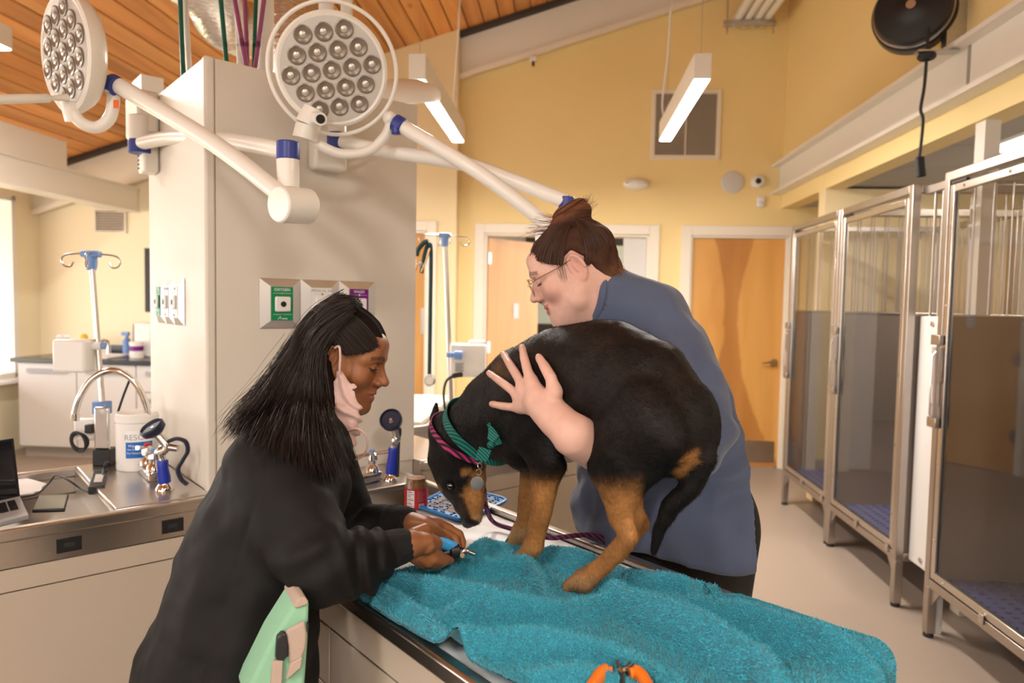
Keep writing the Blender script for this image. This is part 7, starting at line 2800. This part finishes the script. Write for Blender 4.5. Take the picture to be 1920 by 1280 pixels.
# mask hanging from the ear
mk = thing("face_mask", P(650, 820, 1.40), "dusty pink cloth mask hanging from one ear", "face mask")
MK = Field(*box_of([PN(620, 690, 1.36), PN(680, 860, 1.46)], 0.03), 0.0025)
MK.loft([PN(637, 702, 1.418), PN(643, 735, 1.405), PN(645, 775, 1.398), PN(645, 800, 1.398)], [0.006, 0.008, 0.009, 0.008], [0.012, 0.031, 0.034, 0.026], np.array((0.25, 1.0, 0)), 0.0)
MK.loft([PN(650, 765, 1.392), PN(648, 800, 1.392), PN(640, 832, 1.398), PN(636, 848, 1.40)], [0.007, 0.009, 0.009, 0.007], [0.026, 0.030, 0.027, 0.013], np.array((-0.2, 1.0, 0.1)), 0.008)
MK.loft([PN(632, 800, 1.395), PN(655, 828, 1.39)], [0.006, 0.006], [0.010, 0.014], np.array((0.0, 1.0, 0.3)), 0.008)
MK.warp(lambda p: 0.0035 * np.sin(p[:, 2] * 190 + p[:, 0] * 160 + 4 * vnoise(p, 22, 3)) + 0.002 * vnoise(p, 60, 2))
MK.build("mask_cloth", "mask cloth", mk, smooth=1)
MB().tube(catmull([PN(628, 652, 1.415), PN(636, 650, 1.405), PN(638, 668, 1.402), PN(637, 690, 1.405), PN(637, 705, 1.41)], 5), 0.0026, 8).build("ear_loop", "mask cloth", mk)
lp = [PN(665 + 24 * math.cos(a), 832 + 29 * math.sin(a), 1.39 + 0.01 * math.sin(a)) for a in [math.radians(q) for q in range(-120, 215, 20)]]
MB().tube(catmull(lp, 3), 0.0022, 8).build("ear_loop", "mask cloth", mk)

# mint pouch at the hip
ph = thing("hip_pouch", P(530, 1230, 1.20), "mint green pouch with tan straps at the dark haired person's hip", "pouch")


def flatpoly(pts, d0, th, name, m, parent, bevel=0.004):
    ps = [PN(x, y, d0 + dz) for x, y, dz in [(*q, 0)[:3] for q in pts]]
    n = len(ps)
    bk = [p + np.array((-0.55, 1.0, 0)) * th for p in ps]
    return MB().add(ps + bk, [tuple(range(n)), tuple(range(n, 2 * n))[::-1]] + [(i, n + i, n + (i + 1) % n, (i + 1) % n) for i in range(n)]).build(name, m, parent, bevel=bevel)


flatpoly([(548, 1140), (560, 1122), (577, 1121), (580, 1135), (578, 1200), (571, 1300), (455, 1310), (478, 1265), (510, 1200)], 1.075, 0.07, "pouch_body", "mint cloth", ph, 0.006)
flatpoly([(551, 1138), (560, 1121), (572, 1119), (579, 1128), (577, 1134), (556, 1141)], 1.07, 0.075, "pouch_hem", "tan strap", ph, 0.003)
flatpoly([(536, 1184), (571, 1164), (576, 1186), (574, 1215), (567, 1235), (543, 1245), (541, 1210)], 1.064, 0.008, "strap_flap", "tan strap", ph)
flatpoly([(545, 1244), (567, 1232), (565, 1252), (537, 1276)], 1.062, 0.008, "strap_tab", "tan strap", ph, 0.002)
flatpoly([(512, 1240), (531, 1238), (528, 1300), (507, 1300)], 1.066, 0.008, "pocket_trim", "tan strap", ph, 0.002)
flatpoly([(520, 1196), (530, 1186), (538, 1188), (541, 1212), (541, 1232), (530, 1239), (517, 1238)], 1.062, 0.012, "clip_tool", "black plastic", ph, 0.004)
MB().torus(PN(577, 1174, 1.07), 0.007, 0.0015, (1, 0.3, 0), 16, 6).build("carabiner", "black plastic", ph)

# nail clipper in the hands
ck = thing("nail_clipper", P(845, 1032, 1.41), "nail clipper with light blue handle in the dark haired person's hands", "nail clipper")
mb = MB().tube(catmull([PN(806, 1010, 1.395), PN(822, 1016, 1.395), PN(838, 1021, 1.40), PN(851, 1026, 1.41)], 5), [0.011] * 6 + [0.0125] * 10, 14, flat=0.6)
mb.build("handle", "clipper blue", ck)
MB().tube(catmull([PN(830, 1040, 1.40), PN(846, 1036, 1.405), PN(860, 1034, 1.41), PN(868, 1036, 1.41)], 5), [0.010] * 5 + [0.016] * 6 + [0.010] * 5, 14, flat=0.7).build("clipper_body", "black plastic", ck)
MB().tube(catmull([PN(864, 1036, 1.41), PN(874, 1033, 1.41), PN(882, 1036, 1.41), PN(890, 1039, 1.41)], 5), [0.007] * 8 + [0.004] * 8, 10).build("blade", "plated", ck)
MB().cyl(PN(866, 1041, 1.395), PN(867, 1041, 1.39), 0.005, n=12).build("pivot_screw", "chrome", ck)
# ------------------------------------------------------------------ towel on the treatment table
mat("terry", (0.035, 0.33, 0.44), 0.95, noise=0.25, nscale=420, bump=0.9, bscale=420, sheen=0.3, bdist=0.004, col2=(0.012, 0.20, 0.29))
vcol_mat("terry loops", 0.95, sheen=0.3)


def TL(px, py, z=0.905):
    q = T1I @ PZ(px, py, z)
    return np.array((q.x, q.y))


def poly_dist(x, y, pts):
    d = np.full(x.shape, 9.0)
    side = np.zeros(x.shape)
    cl = T1I @ Vector((0, 0, 0.9))
    t_at = np.zeros(x.shape)
    n = len(pts) - 1
    for i in range(n):
        (x0, y0), (x1, y1) = pts[i], pts[i + 1]
        ex, ey = x1 - x0, y1 - y0
        t = np.clip(((x - x0) * ex + (y - y0) * ey) / (ex * ex + ey * ey), 0, 1)
        dd = np.hypot(x - x0 - t * ex, y - y0 - t * ey)
        m = dd < d
        d = np.where(m, dd, d)
        t_at = np.where(m, (i + t) / n, t_at)
        nearer = np.hypot(x0 + t * ex - cl.x, y0 + t * ey - cl.y) - np.hypot(x - cl.x, y - cl.y)
        side = np.where(m, nearer, side)
    return d, t_at, side


tow = thing("towel", T1 @ Vector((1.3, 0.3, 0.9)), "crumpled turquoise terry towel on the treatment table", "towel")
left = [TL(*q) for q in ((650, 1110), (690, 1078), (745, 1060), (800, 1045), (870, 1030), (925, 1006), (985, 1012), (1040, 1022), (1090, 1040))]
ly = np.array([q[1] for q in left])
lx = np.array([q[0] for q in left])
backs = [TL(*q) for q in ((1090, 1040), (1140, 1068), (1190, 1090), (1250, 1112), (1330, 1112), (1390, 1120), (1450, 1140))]
TW_L = 1.68
NU, NV = 420, 250
o_ = np.argsort(ly)
lys, lxs = ly[o_], lx[o_]
ymax_l = lys[-1]
bx = np.array([q[0] for q in backs] + [TW_L + 0.3])
by = np.array([q[1] for q in backs] + [W1 + 0.012])
u = np.linspace(0, 1, NU)[:, None]
v = np.linspace(0, 1, NV)[None, :]
y_nom = -0.012 + (0.60 + 0.012) * v + 0 * u
xl = np.interp(np.minimum(y_nom, ymax_l), lys, lxs)
S = xl + (TW_L + 0.30 - xl) * u               # arc position along the table
yb = np.interp(S, bx, by)
near_edge = np.interp(S, [1.0, 1.2, 1.35, 1.5, 1.68, 2.0], [0.0, 0.012, 0.03, 0.05, 0.06, 0.05])
Yt = near_edge + (yb - near_edge) * v
xl2 = np.interp(np.minimum(Yt, ymax_l), lys, lxs)
S = xl2 + (TW_L + 0.30 - xl2) * u
RID = [  # pixel polylines of the folds: points, height, width
    ([(690, 1082), (760, 1100), (850, 1122), (930, 1150), (1050, 1152), (1150, 1122)], 0.022, 0.028),
    ([(820, 1160), (880, 1140), (960, 1150)], 0.018, 0.022),
    ([(1150, 1122), (1220, 1160), (1320, 1208), (1420, 1268), (1450, 1300)], 0.030, 0.028),
    ([(1170, 1120), (1300, 1150), (1420, 1180), (1520, 1215), (1590, 1250), (1610, 1300)], 0.024, 0.030),
    ([(1170, 1086), (1230, 1112), (1290, 1126), (1340, 1112)], 0.026, 0.016),
    ([(780, 1240), (880, 1212), (1000, 1206), (1150, 1232), (1260, 1275)], 0.020, 0.024),
    ([(830, 1075), (860, 1056), (930, 1062), (985, 1054), (1012, 1084), (1028, 1130)], 0.015, 0.022),
    ([(925, 1012), (905, 1032), (870, 1046)], 0.022, 0.018),
    ([(1035, 1030), (1100, 1062), (1190, 1092)], 0.020, 0.022),
    ([(700, 1092), (735, 1120), (790, 1150), (850, 1210)], 0.010, 0.02),
    ([(1330, 1150), (1450, 1180), (1560, 1200), (1640, 1215)], 0.012, 0.03),
    ([(1000, 1255), (1100, 1262), (1220, 1300)], 0.014, 0.025),
]
H = np.zeros_like(S)
for pts, hh, ww in RID:
    d, t, side = poly_dist(S, Yt, [TL(*q, 0.92) for q in pts])
    e = 2.6 * hh * np.exp(-(d / (ww * np.where(side > 0, 0.55, 1.25))) ** 2) * (0.55 + 0.45 * np.sin(np.pi * np.clip(t, 0.02, 0.98)))
    H = np.maximum(H, e) + 0.25 * np.minimum(H, e)
flat = np.stack([S.ravel(), Yt.ravel(), 0 * S.ravel()], 1)
H = H + 0.006 * (0.5 + 0.5 * vnoise(flat, 9, 1).reshape(S.shape)) + 0.004 * (0.5 + 0.5 * vnoise(flat, 22, 2).reshape(S.shape)) + 0.0012 * vnoise(flat, 160, 3).reshape(S.shape)
edge = np.minimum(u * 14, 1) * np.minimum((1 - v) * 16, 1)
H = 0.007 + H * (0.35 + 0.65 * edge)
# bend over the far end of the table
RB = 0.022
s0 = TW_L - RB + 0.012
over = np.clip(S - s0, 0, None)
ang = np.minimum(over / (RB + 0.005), math.pi / 2 * 0.97)
rest = np.clip(over - (RB + 0.005) * math.pi / 2, 0, None)
X = np.where(S < s0, S, s0 + (RB + H) * np.sin(ang) + rest * 0.05)
base = np.where((Yt < 0.03) | (Yt > W1 - 0.035) | (S > TW_L - 0.06), 0.9015, 0.886)
base = 0.886 + 0.0155 * np.maximum.reduce([sstep(-Yt, -0.07, -0.03), sstep(Yt, W1 - 0.07, W1 - 0.03), sstep(S, TW_L - 0.08, TW_L - 0.035)])
Zt = np.where(S < s0, base + H, 0.9015 - RB + (RB + H) * np.cos(ang) - rest)
V3 = np.stack([X, Yt, Zt], -1).reshape(-1, 3)
V3[:, 2] += 0.0
TM = np.array(T1)
VW = V3 @ TM[:3, :3].T + TM[:3, 3]
ii = (np.arange(NU - 1)[:, None] * NV + np.arange(NV - 1)[None]).ravel()
QT = np.stack([ii, ii + NV, ii + NV + 1, ii + 1], 1)
VB = VW - np.array((0, 0, 0.004))
nrm_fix = QT
me_o = np_mesh("towel_cloth", np.concatenate([VW, VB]), np.concatenate([QT, (QT + len(VW))[:, ::-1]]), "terry", tow)
TC = np.array((0.042, 0.38, 0.50))


def towel_tint(p):
    return TC[None] * (0.95 + 0.22 * vnoise(p, 250, 5))[:, None]


upf = np.cross(VW[QT[:, 2]] - VW[QT[:, 0]], VW[QT[:, 3]] - VW[QT[:, 1]])[:, 2].mean() > 0
QF = QT if upf else QT[:, ::-1]
rgf = np.random.default_rng(2)


def towel_flow(p):
    return rgf.normal(size=p.shape)


fuzz("terry_pile", VW, QF, 210000, 0.0042, 0.0020, towel_flow, towel_tint, "terry loops", tow, seed=6, lift=0.9)
# stitched border
eb = [VW[i * NV + NV - 3] + np.array((0, 0, 0.001)) for i in range(0, NU, 4)]
MB().tube(eb, 0.0035, 6).build("towel_hem", "terry", tow)


def towel_z(px, py):
    q = TL(px, py, 0.92)
    k = np.argmin((V3[:, 0] - q[0]) ** 2 + (V3[:, 1] - q[1]) ** 2)
    return V3[k, 2]


# orange nail clipper in the foreground
zt = towel_z(1165, 1262) + 0.012
t = thing("pet_nail_clipper", PZ(1165, 1270, zt), "orange handled pet nail clipper on the towel, at bottom edge", "nail clipper")


def oc(px, py, dz=0.0):
    return PZ(px, py, zt + dz)


for s_, pts in ((1, [(1148, 1262), (1132, 1262), (1118, 1276), (1104, 1300), (1098, 1335)]), (-1, [(1180, 1264), (1196, 1264), (1210, 1280), (1222, 1305), (1226, 1335)])):
    MB().tube(catmull([oc(x, y) for x, y in pts], 6), [0.010] * 4 + [0.0135] * 8 + [0.0125] * 13, 16, flat=0.75).build("grip", "orange plastic", t)
MB().tube([oc(1168, 1300, 0), oc(1166, 1270, 0.002), oc(1165, 1258, 0.004)], [0.006, 0.0075, 0.008], 12, flat=0.6).build("pivot_arm", "black plastic", t)
MB().lathe([(0.0062, 0), (0.0062, 0.002), (0.003, 0.0045), (0.0005, 0.005)], Matrix.Translation(oc(1165, 1257, 0.009)), 16).build("pivot_bolt", "chrome", t)
for pts in ([(1164, 1258), (1156, 1252), (1153, 1243), (1160, 1240)], [(1167, 1258), (1178, 1256), (1187, 1248), (1180, 1244)]):
    ps = [oc(x, y, 0.004) for x, y in pts]
    MB().add([tuple(p) for p in ps] + [tuple(p + Z * 0.005) for p in ps], [(3, 2, 1, 0), (4, 5, 6, 7), (0, 1, 5, 4), (1, 2, 6, 5), (2, 3, 7, 6), (3, 0, 4, 7)]).build("blade", "kennel steel", t, bevel=0.0012)
